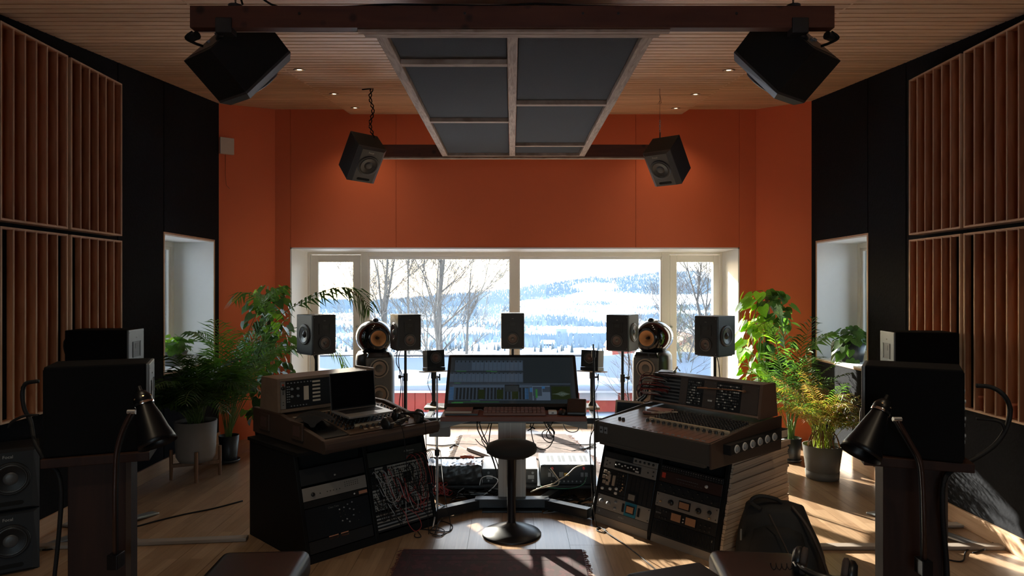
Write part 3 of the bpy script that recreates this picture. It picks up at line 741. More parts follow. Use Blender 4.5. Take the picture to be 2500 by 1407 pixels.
def wedge_speaker(name, loc, rot, label, group, w=.24, d=.258, h=.323, dim=False):
    t = thing(name, label, 'loudspeaker', loc, rot, group)
    f = -d/2
    MB().prism([(-w/2, f+.040), (-w/2, d/2), (w/2, d/2), (w/2, f+.040)], -h/2, h/2, 'z').build('cabinet', BLACKM, t, bev=.003)
    # baffle : flat centre, swept chamfers at the sides and bottom
    e = .034; vs = []; 
    outer = [(-w/2, -h/2), (w/2, -h/2), (w/2, h/2), (-w/2, h/2)]
    inner = [(-w/2+e, -h/2+.016), (w/2-e, -h/2+.016), (w/2-e*.8, h/2-.012), (-w/2+e*.8, h/2-.012)]
    mid = [(x*.999, z*.999) for x, z in outer]
    vs = [(x, f+.0405, z) for x, z in outer]+[(x, f+.030, z) for x, z in mid]+[(x, f, z) for x, z in inner]
    fs = [(8, 9, 10, 11)]
    for k in range(4):
        j = (k+1) % 4; fs += [(k, j, j+4, k+4), (k+4, j+4, j+8, k+8)]
    bf = MB().add(vs, fs).build('baffle', mat('baffle_black_vinyl', (.058, .058, .058), .42, noise=.05, spec=.5) if not dim else mat('dim_baffle', (.022, .024, .027), .6, spec=.2), t)  # dim copies put the shade on the floor stack into its colours
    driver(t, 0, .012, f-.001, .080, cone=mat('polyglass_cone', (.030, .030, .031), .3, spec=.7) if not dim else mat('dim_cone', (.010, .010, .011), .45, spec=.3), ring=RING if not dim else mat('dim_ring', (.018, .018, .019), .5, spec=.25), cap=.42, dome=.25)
    m = MB(); pts = [(-.045+.011*math.cos(a), .011*math.sin(a)) for a in [PI/2+PI*k/6 for k in range(7)]]+[(.045+.011*math.cos(a), .011*math.sin(a)) for a in [-PI/2+PI*k/6 for k in range(7)]]
    m.prism([(x, z-.118) for x, z in pts], f-.0015, f+.001, 'y').build('bass_port', mat('port_black', (.002, .002, .002), .9), t)
    text('Focal', .022, LOGO, t, T(0, f-.002, h/2-.034) @ FRONT @ Matrix.Shear('XY', 4, (.2, 0)) if False else T(-.012, f-.001, h/2-.036) @ FRONT, 'logo')
    MB().box(-w/2+.02, w/2-.02, d/2, d/2+.002, -h/2+.03, h/2-.03).build('back_plate', BLACKMET, t)
    for x, z in ((-.05, -.03), (.02, -.06), (.05, .02), (-.02, .05)): MB().cyl((x, d/2, z), (x, d/2+.012, z), .009, n=10).build('socket', GREYP, t)
    return t
G_H = 'loudspeakers hung from the ceiling beams'
wedge_speaker('hanging_loudspeaker', (-1.24, 3.12, 2.545), (.733, 0, 2.45), 'big black loudspeaker hung at the left end of the front beam, facing away', G_H)
wedge_speaker('hanging_loudspeaker', (1.242, 3.12, 2.545), (.733, 0, -2.45), 'big black loudspeaker hung at the right end of the front beam, facing away', G_H)
wedge_speaker('hanging_loudspeaker', (-1.224, 5.60, 2.562), (.695, .05, .663), 'black loudspeaker tilted down on the rear crossbar left of the ceiling cloud', G_H)
wedge_speaker('hanging_loudspeaker', (1.267, 5.60, 2.534), (.725, .0, -.69), 'black loudspeaker tilted down on the rear crossbar right of the ceiling cloud', G_H)
for s in (-1, 1):
    b = thing('speaker_bracket', 'black swivel bracket clamping the %s big loudspeaker to the front beam' % ('left' if s < 0 else 'right'), 'bracket', (s*1.22, 2.93, 2.60), 0, 'loudspeaker brackets on the front beam')
    MB().box(-.035, .035, -.046, .012, -.02, .045).build('clamp', BLACKMET, b, bev=.004)
    MB().tube([(s*.02, -.01, -.01), (s*.05, .02, -.02), (s*.045, .08, -.015), (s*.02, .12, -.005)], .012, 8).build('arm', BLACKMET, b)
    MB().cyl((s*.13, .0, -.015), (s*.17, .02, -.02), .018, n=10).build('knob', BLACKMET, b)
    cable('power_cable', [(s*1.37, 2.93, 2.60), (s*1.40, 2.93, 2.575), (s*1.375, 2.95, 2.56), (s*1.352, 2.985, 2.558)], .006, RUBBER, 'short black plug cable at the back of the %s big hanging loudspeaker' % ('left' if s < 0 else 'right'))
# suspension: frayed rope left, wire with hooks right
p = at(907, 216, 5.62)
tt = thing('hanging_rope', 'twisted black cable dropping from the ceiling to the left hanging loudspeaker', 'rope', (p.x, p.y, 2.68))
zt_ = zc(5.62)-.05-2.68
for k in range(2): MB().tube([(.012*math.sin(i*1.3+k*PI)+(.012*math.sin(i*.5)), .010*math.cos(i*1.3+k*PI), zt_*i/26) for i in range(27)], .005, 5).build('strand', RUBBER, tt)
MB().tube([(0, 0, zt_-.004), (-.02, 0, zt_-.004), (-.08, .01, zt_-.006)], .005).build('strand', RUBBER, tt)
p = at(1611, 216, 5.62)
tt = thing('suspension_wire', 'thin steel wire with hook and knots holding the right hanging loudspeaker', 'wire', (p.x, p.y, 2.66))
zt_ = zc(5.62)-.05-2.66
MB().tube([(0, 0, 0), (0, 0, zt_)], .0018, 5).build('wire', BLACKMET, tt)
MB().tube([(0, 0, 0), (.002, 0, .12)], .006, 5).build('turnbuckle', BLACKMET, tt); chain((0, 0, .13), (0, 0, .22), .006, 5).build('chain', STEEL, tt)
MB().tube([(.002, 0, zt_-.10), (-.018, 0, zt_-.13), (.012, 0, zt_-.12), (.0, 0, zt_-.05)], .002, 4).build('knot', BLACKMET, tt)

# stand speakers (side woofers, ribbon horn above a small cone)
SPKB = mat('speaker_grey_black', (.020, .021, .023), .5, noise=.06, nscale=120, bump=.03, spec=.35)
PHASE = mat('phase_plug', (.10, .10, .10), .3, metal=.4); MIDC = mat('mid_cone_brown', (.10, .062, .048), .4)
def box_speaker(label, loc, yaw, w=.212, d=.265, h=.32, sides=(-1, 1), face=SPKB, group='box loudspeakers on tall stands', name='loudspeaker', sidez=0.0, cable_=None):
    t = thing(name, label, 'loudspeaker', loc, yaw, group)
    MB().box(-w/2, w/2, -d/2+.012, d/2, 0, h).build('cabinet', SPKB, t, bev=.006)
    f = -d/2
    MB().box(-w/2+.002, w/2-.002, f, f+.0125, .002, h-.002).build('baffle', face, t, bev=.005)
    k = w/.212
    # horn : recessed trapezoid
    hx, z0, z1 = .052*k, h*.50, h*.78
    m = MB(); m.prism([(-hx, z1), (hx, z1), (hx*1.0, z0), (-hx*1.0, z0)][::-1], f-.0012, f+.001, 'y'); hn = m.build('tweeter_horn', mat('horn_black', (.006, .006, .006), .5), t)
    MB().box(-hx*.42, hx*.42, f-.002, f-.001, z1-.042*k, z1-.012*k).build('ribbon_tweeter', mat('ribbon_grille', (.02, .02, .02), .6), hn)
    for q in (-1, 1): MB().prism([(q*hx, z1), (q*hx*.82, z1-.01), (q*hx*.82, z0+.01), (q*hx, z0)] if q < 0 else [(q*hx, z1), (q*hx, z0), (q*hx*.82, z0+.01), (q*hx*.82, z1-.01)], f-.003, f-.001, 'y').build('horn_lip', SPKB, hn)
    driver(t, 0, h*.285, f-.002, .050*k, name='midrange_driver', cone=MIDC, capmat=PHASE, dome=1.1, cap=.3)
    for x in (-1, 1):
        for z in (.02, h-.02): MB().cyl((x*(w/2-.014), f-.001, z), (x*(w/2-.014), f, z), .003, n=6).build('screw', GREYP, t)
    for s_ in sides:
        M = Matrix.Rotation(s_*PI/2, 4, 'Z')
        driver(t, -s_*0.0, h*(.5+sidez), -w/2-.001, .078*k, M, name='side_woofer', cone=mat('alu_cone', (.07, .07, .075), .3, metal=.3), capmat=PHASE, dome=1.)
        for yy in (-d*.36, d*.36):
            for z in (.03, h-.03):
                MB().cyl((s_*w/2, yy, z), (s_*(w/2+.0012), yy, z), .005, n=8).build('insert', BLACKP, t)
    text('ems', .011, LOGO, t, T(.0, f-.001, h*.855) @ FRONT, 'logo')
    return t
def stand(label, x, y, ztop, kz=None, plate=.10, knob_side=-1):
    t = thing('speaker_stand', label, 'speaker stand', (x, y, 0), 0, 'slim black pole stands')
    MB().lathe([(.14, 0), (.14, .008), (.03, .016)], 28).build('base', BLACKMET, t)
    zm = kz or ztop*.62
    MB().cyl((0, 0, .012), (0, 0, zm), .0165, n=14).build('lower_pole', BLACKMET, t)
    MB().cyl((0, 0, zm), (0, 0, ztop-.006), .0125, n=12).build('upper_pole', BLACKMET, t)
    c = MB().cyl((0, 0, zm-.05), (0, 0, zm+.02), .021, n=14).build('collar', BLACKP, t)
    MB().cyl((0, 0, zm-.01), (knob_side*.04, 0, zm-.01), .006, n=8).cyl((knob_side*.04, 0, zm-.01), (knob_side*.062, 0, zm-.01), .013, .018, n=12).build('knob', BLACKP, c)
    MB().box(-plate, plate, -plate, plate, ztop-.007, ztop).build('top_plate', BLACKMET, t, bev=.002)
    return t
stands = [(-1.625, 5.669, 1.120, .799, 'outer left', (-1,), 'leftmost box loudspeaker on its pole before the window, turned to the right'),
          (-.975, 6.25, 1.101, .458, 'inner left', (-1,), 'box loudspeaker just right of the left tower, side woofer towards it'),
          (.006, 6.312, 1.111, 0, 'centre', (), 'centre box loudspeaker standing above the wide monitor'),
          (1.000, 6.18, 1.101, -.53, 'inner right', (1,), 'box loudspeaker just left of the right tower, side woofer towards it'),
          (1.659, 5.586, 1.113, -.855, 'outer right', (1,), 'rightmost box loudspeaker on its pole before the window, turned to the left')]
for x, y, zcn, yaw, nm, sd, lab in stands:
    o = box_speaker(lab, (x, y, zcn-.16), yaw, sides=sd)
    st = stand('slim black pole stand under the %s box loudspeaker' % nm, x, y, zcn-.16, .70 if 'inner' in nm else None, knob_side=-1 if x < 0 else 1)
    st.rotation_euler.z = yaw
cable('speaker_cable', [(-1.05, 6.30, .95), (-1.05, 6.2, .82), (-1.0, 6.22, .70), (-1.0, 6.24, .45), (-.98, 6.24, .12), (-.9, 6.2, .012)], .004, RUBBER, 'thin black cable looping down the inner left pole stand')
cable('speaker_cable', [(-1.02, 6.33, .95), (-1.03, 6.2, .85), (-1.01, 6.22, .62), (-1.03, 6.23, .4), (-1.0, 6.24, .2), (-.95, 6.1, .012)], .004, RUBBER, 'second thin black cable beside the inner left pole stand')
cable('speaker_cable', [(1.05, 6.2, .94), (1.055, 6.15, .8), (1.04, 6.16, .6), (1.06, 6.16, .4), (1.04, 6.15, .2), (1.0, 6.1, .012)], .004, RUBBER, 'thin black cable hanging beside the inner right pole stand')
cable('speaker_cable', [(-1.67, 5.72, .96), (-1.63, 5.66, .90), (-1.61, 5.64, .82), (-1.62, 5.64, .5), (-1.6, 5.6, .012)], .004, RUBBER, 'thin black cable under the leftmost box loudspeaker')
cable('speaker_cable', [(1.68, 5.62, .95), (1.69, 5.58, .86), (1.70, 5.58, .6), (1.66, 5.56, .012)], .004, RUBBER, 'thin black cable beside the rightmost pole stand')

# tower speakers
GLOSSB = mat('gloss_black_lacquer', (.006, .006, .007), .10, spec=.5)
TOWG = mat('tower_grey_baffle', (.085, .088, .092), .5, noise=.05); KEV = mat('woven_yellow_cone', (.62, .30, .12), .55, noise=.1, nscale=400); TOWS = mat('tower_side_black', (.020, .022, .024), .35, spec=.35)
WCONE = mat('paper_cone_grey', (.26, .20, .165), .6); WRING = mat('driver_ring_grey', (.24, .20, .17), .45)
def tower(x, y, yaw, label):
    t = thing('tower_loudspeaker', label, 'loudspeaker', (x, y, 0), yaw, 'floor-standing tower loudspeakers')
    def plan(w, d0, d1, n=14):
        p = [(-w*.34, -d0), (w*.34, -d0)]
        for k in range(n+1):
            a = -PI*.18+(PI*1.36)*k/n
            p.append((w*.5*math.cos(a), d1*max(0, math.sin(a))-.05+.0*a if math.sin(a) > 0 else -.05+math.sin(a)*.14))
        return p
    MB().box(-.19, .19, -.19, .30, 0, .05).build('plinth', BLACKMET, t, bev=.01)
    pl = plan(.36, .175, .34)
    m = MB(); n = len(pl); zs = [(.05, 1.), (.80, 1.), (.855, .97), (.885, .86), (.90, .6)]
    vs = [(px_*k, py*k, z) for z, k in zs for px_, py in pl]; fs = [(i*n+j, i*n+(j+1) % n, (i+1)*n+(j+1) % n, (i+1)*n+j) for i in range(len(zs)-1) for j in range(n)]
    fs.append(tuple(range((len(zs)-1)*n, len(zs)*n)))
    o = m.add(vs, fs, True).build('body', TOWS, t)
    MB().box(-.122, .122, -.188, -.165, .06, .845).build('baffle', TOWG, t, bev=.008)
    MB().prism([(-.12, .845), (.12, .845), (.10, .895), (-.10, .895)][::-1], -.182, .02, 'y').build('saddle', GLOSSB, t, bev=.01)
    for z in (.745, .50, .255):
        driver(t, 0, z, -.190, .083, cone=WCONE, ring=WRING, name='bass_driver', cap=.45, capmat=mat('bass_cap', (.09, .085, .08), .5), dome=.5)
        for a in range(8): MB().cyl((.098*math.cos(a*PI/4+.4), -.189, z+.098*math.sin(a*PI/4+.4)), (.098*math.cos(a*PI/4+.4), -.1905, z+.098*math.sin(a*PI/4+.4)), .0035, n=6).build('bolt', BLACKP, t)
    B = T(0, -.02, 1.025) @ TOF
    h = MB(B).lathe([(.0005, -.40), (.045, -.385), (.10, -.31), (.145, -.20), (.166, -.08), (.168, -.0), (.156, .07), (.132, .118), (.105, .146), (.088, .150)], 36, caps=False).build('head', GLOSSB, t)
    disc([(.088, .150), (.080, .156), (.074, .148)], B).build('ring', BLACKP, h)
    disc([(.014, .085), (.04, .115), (.076, .149)], B).build('midrange_cone', KEV, h)
    disc([(.015, .085), (.013, .13), (.008, .145), (.0005, .15)], B, 16).build('phase_plug', mat('dark_plug', (.03, .022, .02), .4), h)
    MB(T(0, -.02, 1.185) @ TOF).lathe([(.0005, -.16), (.012, -.12), (.024, -.03), (.028, .02), (.026, .045), (.018, .05), (.0005, .046)], 20, caps=False).build('tweeter_pod', GLOSSB, t)
    MB().cyl((0, -.02, 1.13), (0, -.02, 1.18), .012, n=10).build('pod_mount', BLACKP, t)
    return t
tower(-1.325, 6.58, .42, 'tall black tower loudspeaker with round glossy head, left side of the window')
tower(1.355, 6.58, -.55, 'tall black tower loudspeaker with round glossy head, right side of the window')

# small cubes on clamps
def cube_speaker(s, x, y, z, yaw):
    side = 'left' if s < 0 else 'right'
    t = thing('small_cube_loudspeaker', 'small black cube loudspeaker on a clamp %s of the wide monitor' % side, 'loudspeaker', (x, y, z), (-.10, 0, yaw), 'small cube loudspeakers')
    w, d, h = .135, .13, .155
    MB().box(-w/2, w/2, -d/2, d/2, .028, h).build('cabinet', mat('cube_cabinet', (.055, .055, .052), .45) if s > 0 else BLACKM, t, bev=.003)
    MB().box(-w/2, w/2, -d/2-.006, -d/2, .028, h).build('front_panel', BLACKM, t, bev=.002)
    MB().box(-w/2-.003, w/2+.003, -d/2-.008, d/2, 0, .026).build('foot', BLACKP, t, bev=.003)
    driver(t, 0, .098, -d/2-.007, .040, cone=mat('brown_fullrange', (.085, .05, .038), .5), name='driver', capmat=mat('cap_red_brown', (.12, .05, .04), .5))
    c = thing('clamp_arm', 'black knuckle clamp arm carrying the %s small cube loudspeaker' % side, 'bracket', (x, y, .605), 0, 'clamp arms of the small loudspeakers')
    MB(T(0, 0, z-.605) @ Matrix.Rotation(yaw, 4, 'Z') @ Matrix.Rotation(-.1, 4, 'X')).box(-.095, .095, -.085, .085, -.010, -.002).build('plate', mat('pale_plate', (.62, .50, .38), .6), c, bev=.002)
    MB().cyl((0, 0, z-.605-.012), (0, 0, z-.605-.06), .021, n=12).cyl((0, 0, .0), (0, 0, z-.605-.05), .0155, n=12).build('arm', BLACKP, c)
    MB().cyl((0, 0, z-.605-.05), (.045, 0, z-.605-.05), .007, n=8).box(.04, .05, -.008, .008, z-.605-.075, z-.605-.025).build('wing_knob', BLACKP, c, bev=.002)
    MB().lathe([(.028, -.004), (.030, .006), (.017, .03)], 16).build('flange', BLACKP, c)
    MB().box(-.012, .012, -.02, .012, -.07, -.026).cyl((0, 0, -.07), (0, 0, -.10), .004, n=8).cyl((0, 0, -.10), (0, 0, -.105), .016, n=10).build('clamp_screw', BLACKMET, c)
    cable('speaker_cable', [(x+s*.03, y+.05, z-.01), (x+s*.05, y+.03, z-.1), (x+s*.015, y+.02, z-.2), (x+s*.02, y+.02, .56), (x-s*.0, y+.06, .4), (x, y+.15, .2)], .0025, RUBBER, 'thin black cable drooping from the %s small cube loudspeaker' % side)
cube_speaker(-1, -.598, 5.22, .868, .38); cube_speaker(1, .613, 5.22, .868, -.45)

# ------------------------------------------------------------ centre desk
DESKW = wood('desk_red_brown', (.16, .055, .040), (.22, .085, .062), (1, 10, 10), 2, .45, .03); PALEW = wood('pale_shelf_wood', (.50, .38, .25), (.60, .48, .33), (1, 8, 8), 2, .5, .03)
COLM = mat('column_grey_beige', (.48, .45, .42), .4, metal=.2)
t = thing('mixing_desk', 'height-adjustable red-brown desk on a grey column with black splayed feet', 'desk', (0, 4.62, 0))
MB().box(-.455, .475, -.29, .16, .652, .682).build('desktop', DESKW, t, bev=.004)
MB().box(-.66, .66, .50, .70, .585, .603).build('rear_shelf', PALEW, t, bev=.002)
MB().box(-.62, -.58, .12, .52, .565, .584).box(.58, .62, .12, .52, .565, .584).box(-.62, .62, .10, .14, .56, .60).build('shelf_bearers', BLACKMET, t)
for s in (-1, 1):
    MB().prism([(s*.47, .650), (s*.47, .605), (s*.43, .607), (s*.26, .650)] if s < 0 else [(s*.26, .650), (s*.43, .607), (s*.48, .600), (s*.48, .650)], -.27, -.20, 'y').build('bracket', GREYP, t, bev=.003)
    MB().prism([(s*.47, .650), (s*.47, .605), (s*.43, .607), (s*.26, .650)] if s < 0 else [(s*.26, .650), (s*.43, .607), (s*.48, .600), (s*.48, .650)], .06, .13, 'y').build('bracket', GREYP, t, bev=.003)
MB().box(-.20, .20, -.25, .13, .636, .651).build('top_frame', GREYP, t)
m = MB(); m.box(-.095, .095, .03, .13, .05, .636); m.build('column', COLM, t, bev=.006)
for x in (-.05, -.012): MB().box(x, x+.004, .0285, .031, .06, .63).build('column_groove', mat('groove_light', (.62, .60, .57), .4), t)
MB().box(.06, .064, .0285, .031, .06, .63).build('column_groove', MATS['groove_light'], t)
MB().box(-.20, .20, -.07, .16, 0, .012).build('base_plate', BLACKMET, t, bev=.002)
MB().box(-.25, .25, -.03, .05, .02, .078).build('cross_beam', BLACKMET, t, bev=.003)
for s in (-1, 1):
    a = Vector((s*.23, 0, .02)); b = Vector((s*.50, -.20, .005))
    d = (b-a); ang = math.atan2(d.y, d.x)
    MB(T(a.x, a.y, 0) @ Matrix.Rotation(ang, 4, 'Z')).box(-.02, d.length, -.03, .03, .012, .072).build('foot_beam', BLACKMET, t, bev=.003)
    a2 = Vector((s*.20, .05, 0)); b2 = Vector((s*.42, .50, 0)); d = b2-a2; ang = math.atan2(d.y, d.x)
    MB(T(a2.x, a2.y, 0) @ Matrix.Rotation(ang, 4, 'Z')).box(0, d.length, -.03, .03, .012, .06).build('foot_beam', BLACKMET, t, bev=.003)
# monitor
th = math.atan2(.35, .328)
t = thing('wide_monitor', 'very wide black touch monitor showing dark mixing software, leaning back on the desk', 'monitor', (0, 4.585, .692), (-th, 0, 0))
MWd, MH = .456, .475
rr = .02; pts = []
for cx_, cz_, a0 in ((MWd-rr, MH-rr, 0), (-MWd+rr, MH-rr, PI/2)):
    for k in range(6): a = a0+PI/2*k/5; pts.append((cx_+rr*math.cos(a), cz_+rr*math.sin(a)))
pts += [(-MWd, 0), (MWd, 0)]
MB().prism(pts, 0, .028, 'y').build('housing', mat('monitor_black', (.012, .012, .013), .25), t)
SCR = mat('screen_glass', (.010, .012, .013), .08, spec=.6, emit=((.018, .024, .028), .15))
sc_ = MB().box(-MWd+.02, MWd-.02, -.0015, .001, .035, MH-.025).build('screen', SCR, t)
def emis(n, c, s=.20): return mat(n, (.01, .01, .01), .1, emit=(c, s))
E1 = emis('ui_slate', (.030, .042, .058)); E2 = emis('ui_blue_grey', (.045, .066, .095)); E3 = emis('ui_dark', (.010, .012, .014)); E4 = emis('ui_green', (.03, .13, .035)); E5 = emis('ui_light', (.075, .105, .15)); E6 = emis('ui_blue', (.03, .10, .22)); E7 = emis('ui_olive', (.012, .018, .006))
def ui(rects, m, y, name='screen_graphics'):
    b = MB()
    for u0, u1, v0, v1 in rects:
        X = lambda u: -MWd+.02+u*(2*MWd-.04); Z = lambda v: .035+v*(MH-.06)
        b.add([(X(u0), y, Z(v0)), (X(u1), y, Z(v0)), (X(u1), y, Z(v1)), (X(u0), y, Z(v1))], [(0, 1, 2, 3)])
    b.build(name, m, sc_, kind='stuff')
rg = random.Random(4)
ui([(.035, .59, .69, .93), (.0, .59, .44, .66)], E1, -.0020)
ui([(.035+.0345*i, .066+.0345*i, .71, .89) for i in range(4, 16)]+[(.002+.0345*i, .033+.0345*i, .46, .63) for i in range(17)], E2, -.0024)
ui([(.045+.0345*i, .055+.0345*i, .885, .92) for i in range(16)]+[(.012+.0345*i, .022+.0345*i, .63, .65) for i in range(17)]+[(.27, .272, .44, .93)], E3, -.0027)
ui([(.05, .13, .685, .695), (.29, .34, .685, .695), (.33, .38, .672, .682), (.04, .09, .425, .435), (.05, .40, .035, .042), (.18, .25, .055, .062), (.03, .12, .012, .03)], E4, -.0028)
ui([(.0, .965, .395, .425), (.0, .80, .07, .39)], E1, -.0020); ui([(.03, .66, .34, .39)], E2, -.0024)
ui([(.06+.028*i+(.02 if i > 6 else 0), .076+.028*i+(.02 if i > 6 else 0), .09, .33) for i in range(20)], E3, -.0027)
ui([(.235, .285, .10, .29), (.38, .43, .10, .29), (.50, .55, .10, .29)], E7, -.003)
ui([(.008, .042, .08+.025*i, .095+.025*i) for i in range(11)]+[(.60, .63, .1+.025*i, .113+.025*i) for i in range(9)], E6, -.003)
ui([(.66, .80, .07, .37)], E5, -.0024); ui([(.665, .735, .16, .35), (.67, .69, .07, .34), (.74, .80, .24, .35)], E1, -.0028)
ui([(.685, .70, .12, .30)], E4, -.003); ui([(.64, .66, .24, .33), (.735, .76, .31, .36)], E6, -.003)
ui([(.81, .96, .09, .36)], E7, -.0022)
ui([(.815+.003*i, .8165+.003*i, .20-.055*math.exp(-((i-26)/12)**2)*abs(math.sin(i*.9))-.003, .20+.055*math.exp(-((i-26)/12)**2)*abs(math.sin(i*1.1+1))+.003) for i in range(46)], emis('ui_wave', (.12, .16, .14)), -.003)
MB().box(-.30, .30, .028, .05, .05, .35).build('rear_housing', BLACKP, t, bev=.01)
MB().box(-MWd+.01, MWd-.01, -.03, .03, -.012, .018).build('bottom_ledge', BLACKP, t, bev=.004)
MB(Matrix.Rotation(th, 4, 'X')).box(-.16, .16, .02, .15, -.008, 0).box(-.05, .05, .10, .14, 0, .14).build('stand', BLACKMET, t, bev=.003)
# things on the desk
RB = mat('red_brown_keyboard', (.20, .085, .06), .45); 
t = thing('keyboard', 'slim red-brown keyboard lying along the front edge of the desk', 'keyboard', (0, 4.36, .684))
MB().prism([(0, 0), (.13, 0), (.13, .03), (0, .016)], -.185, .215).build('case', RB, t, bev=.003)
m = MB()
for i in range(15):
    for j in range(4): m.box(-.18+i*.0262, -.158+i*.0262, .012+j*.028, .034+j*.028, .018+j*.0028, .026+j*.0033)
m.build('keys', RB, t)
for k, (w, dz, lab) in enumerate(((.21, 0, 'dark notebook on the desk, lowest of the pair left of the keyboard'), (.17, .012, 'thin brown notebook on the desk, topmost of the pair left of the keyboard'))):
    n_ = thing('notebook', lab, 'notebook', (-.43, 4.37+.02*k, .684+dz)); MB().box(0, w, 0, .15, 0, .0105).build('pages', CREAM if k else BLACKP, n_); MB().box(-.001, w+.002, -.001, .152, .0105, .0115).build('cover', RB, n_)
t = thing('white_adapter', 'small glossy white box on the desk right of the keyboard', 'box', (.235, 4.40, .684)); MB().box(0, .055, 0, .055, 0, .022).build('case', WHITEP, t, bev=.005); MB().box(.02, .035, -.0015, .001, .006, .014).build('socket', GREYP, t)
t = thing('computer_mouse', 'dark trackball mouse on the desk right of the white box', 'mouse', (.33, 4.42, .684))
MB(Matrix.Scale(1.5, 4, (0, 1, 0))).lathe([(.03, 0), (.032, .008), (.026, .022), (.012, .030), (.0005, .032)], 18, caps=False).build('shell', BLACKP, t); MB(T(-.012, 0, .026)).lathe([(.010, -.004), (.010, .003), (.005, .009), (.0005, .010)], 12, caps=False).build('ball', mat('red_ball', (.3, .05, .03), .3), t)
t = thing('control_surface', 'chunky dark controller with angled button panel at the right end of the desk', 'controller', (.415, 4.42, .684), (0, 0, -.12))
MB().prism([(-.06, 0), (.10, 0), (.10, .085), (-.06, .02)], -.06, .065).build('case', BLACKP, t, bev=.008)
for i in range(4):
    for j in range(3): MB(Matrix.Rotation(.385, 4, 'X')).box(-.045+i*.024, -.030+i*.024, -.03+j*.035, -.012+j*.035, .031, .037).build('button', GREYP if (i+j) % 3 else RB, t)
t = thing('desk_lead', 'thin pale lead looping over the desk edge left of the keyboard', 'cable', (0, 0, 0)); MB().tube(smooth_curve([(-.25, 4.45, .69), (-.235, 4.42, .71), (-.20, 4.42, .712), (-.175, 4.45, .69)]), .002, 5).build('lead', GREYP, t)
# side boom stand with box near left of desk
t = thing('microphone_stand', 'thin silver stand holding a grey rectangular box left of the desk', 'stand', (-.487, 4.44, 0))
MB().cyl((0, 0, .02), (0, 0, .93-.0), .006, n=10).build('upper_rod', STEEL, t); MB().cyl((0, 0, 0), (0, 0, .46), .009, n=10).build('lower_tube', STEEL, t)
for k in range(3): a = 2*PI*k/3+.5; MB().tube([(0, 0, .10), (.20*math.cos(a), .20*math.sin(a), .006)], .006, 6).build('leg', STEEL, t)
MB().cyl((0, 0, .41), (0, 0, .45), .016, n=12).build('collar', BLACKP, t)
MB().box(-.05, .085, -.02, .03, .535, .600).build('box_body', mat('warm_grey_box', (.22, .20, .185), .55), t, bev=.004)
t = thing('tall_microphone_stand', 'tall thin black microphone stand rising in front of the right cube loudspeaker', 'stand', (.565, 4.62, 0))
MB().cyl((0, 0, 0), (-.012, 0, 1.05), .0075, .006, n=8).build('pole', BLACKMET, t); MB().cyl((-.012, 0, 1.03), (-.012, 0, 1.08), .014, n=12).cyl((-.012, 0, 1.08), (-.016, 0, 1.12), .005, n=8).build('clip', BLACKP, t)
MB().tube(smooth_curve([(-.012, 0, .98), (-.03, 0, .8), (0, 0, .72), (.02, 0, .60), (.03, .0, .45)]), .0025, 5).build('lead', RUBBER, t)
for k in range(3): a = 2*PI*k/3+.2; MB().tube([(0, 0, .09), (.16*math.cos(a), .16*math.sin(a), .006)], .007, 6).build('leg', BLACKMET, t)
# stool
STL = mat('stool_black', (.006, .006, .008), .38, spec=.4); STF = mat('stool_fabric', (.018, .017, .016), .9, noise=.2, nscale=200)
t = thing('stool', 'black mushroom-shaped stool with round fabric seat and dished base', 'stool', (-.003, 4.16, 0))
MB().lathe([(.181, 0), (.182, .006), (.176, .014), (.13, .034), (.07, .056), (.035, .068), (.028, .075)], 48).build('base', STL, t)
MB().lathe([(.026, .070), (.027, .30), (.031, .46), (.05, .478)], 24).build('column', STL, t)
MB().lathe([(.05, .476), (.12, .482), (.148, .500), (.157, .520), (.150, .545), (.11, .562), (.05, .570), (.0005, .571)], 40, caps=False).build('seat', STF, t)
MB().cyl((.02, -.02, .478), (.075, -.045, .47), .006, n=8).build('lever', BLACKMET, t)
# ------------------------------------------------------------ rack cabinets and consoles
def local(P, ang): return Matrix.Translation((P[0], P[1], 0)) @ Matrix.Rotation(ang, 4, 'Z')
SB, SZ = .15, .56; SL = math.hypot(SB, SZ)
# slope frame : x = a, y = s up the slope, z = out of the panel
SLP = Matrix(((1, 0, 0, 0), (0, SB/SL, -SZ/SL, 0), (0, SZ/SL, SB/SL, 0), (0, 0, 0, 1)))
KN = {}
def knob_me(r, h, m, ptr=True):
    k = (r, h, m.name)
    if k not in KN:
        b = MB().lathe([(r, 0), (r*.98, h*.5), (r*.82, h), (.0005, h)], 12, caps=False)
        if ptr: b.box(-r*.12, r*.12, 0, r*.8, h, h+.0006)
        KN[k] = b.mesh('knob', m)
    return KN[k]
def knobs(parent, pts, r, h, m, M=SLP, off=.0, name='knob'):
    for a, s in pts:
        o = bpy.data.objects.new(name, knob_me(r, h, m)); COL.objects.link(o); o.parent = parent
        o.matrix_local = M @ T(a, s, off) @ Matrix.Rotation(rng.uniform(-2, 2), 4, 'Z')
def plate(parent, a0, a1, s0, s1, m, name, th=.004, base=0.0, label=None):
    return MB(SLP).box(a0, a1, s0, s1, base, base+th).build(name, m, parent, bev=.0012, seg=1, label=label)
CABB = mat('cabinet_black', (.005, .0055, .006), .6, noise=.1, spec=.2)
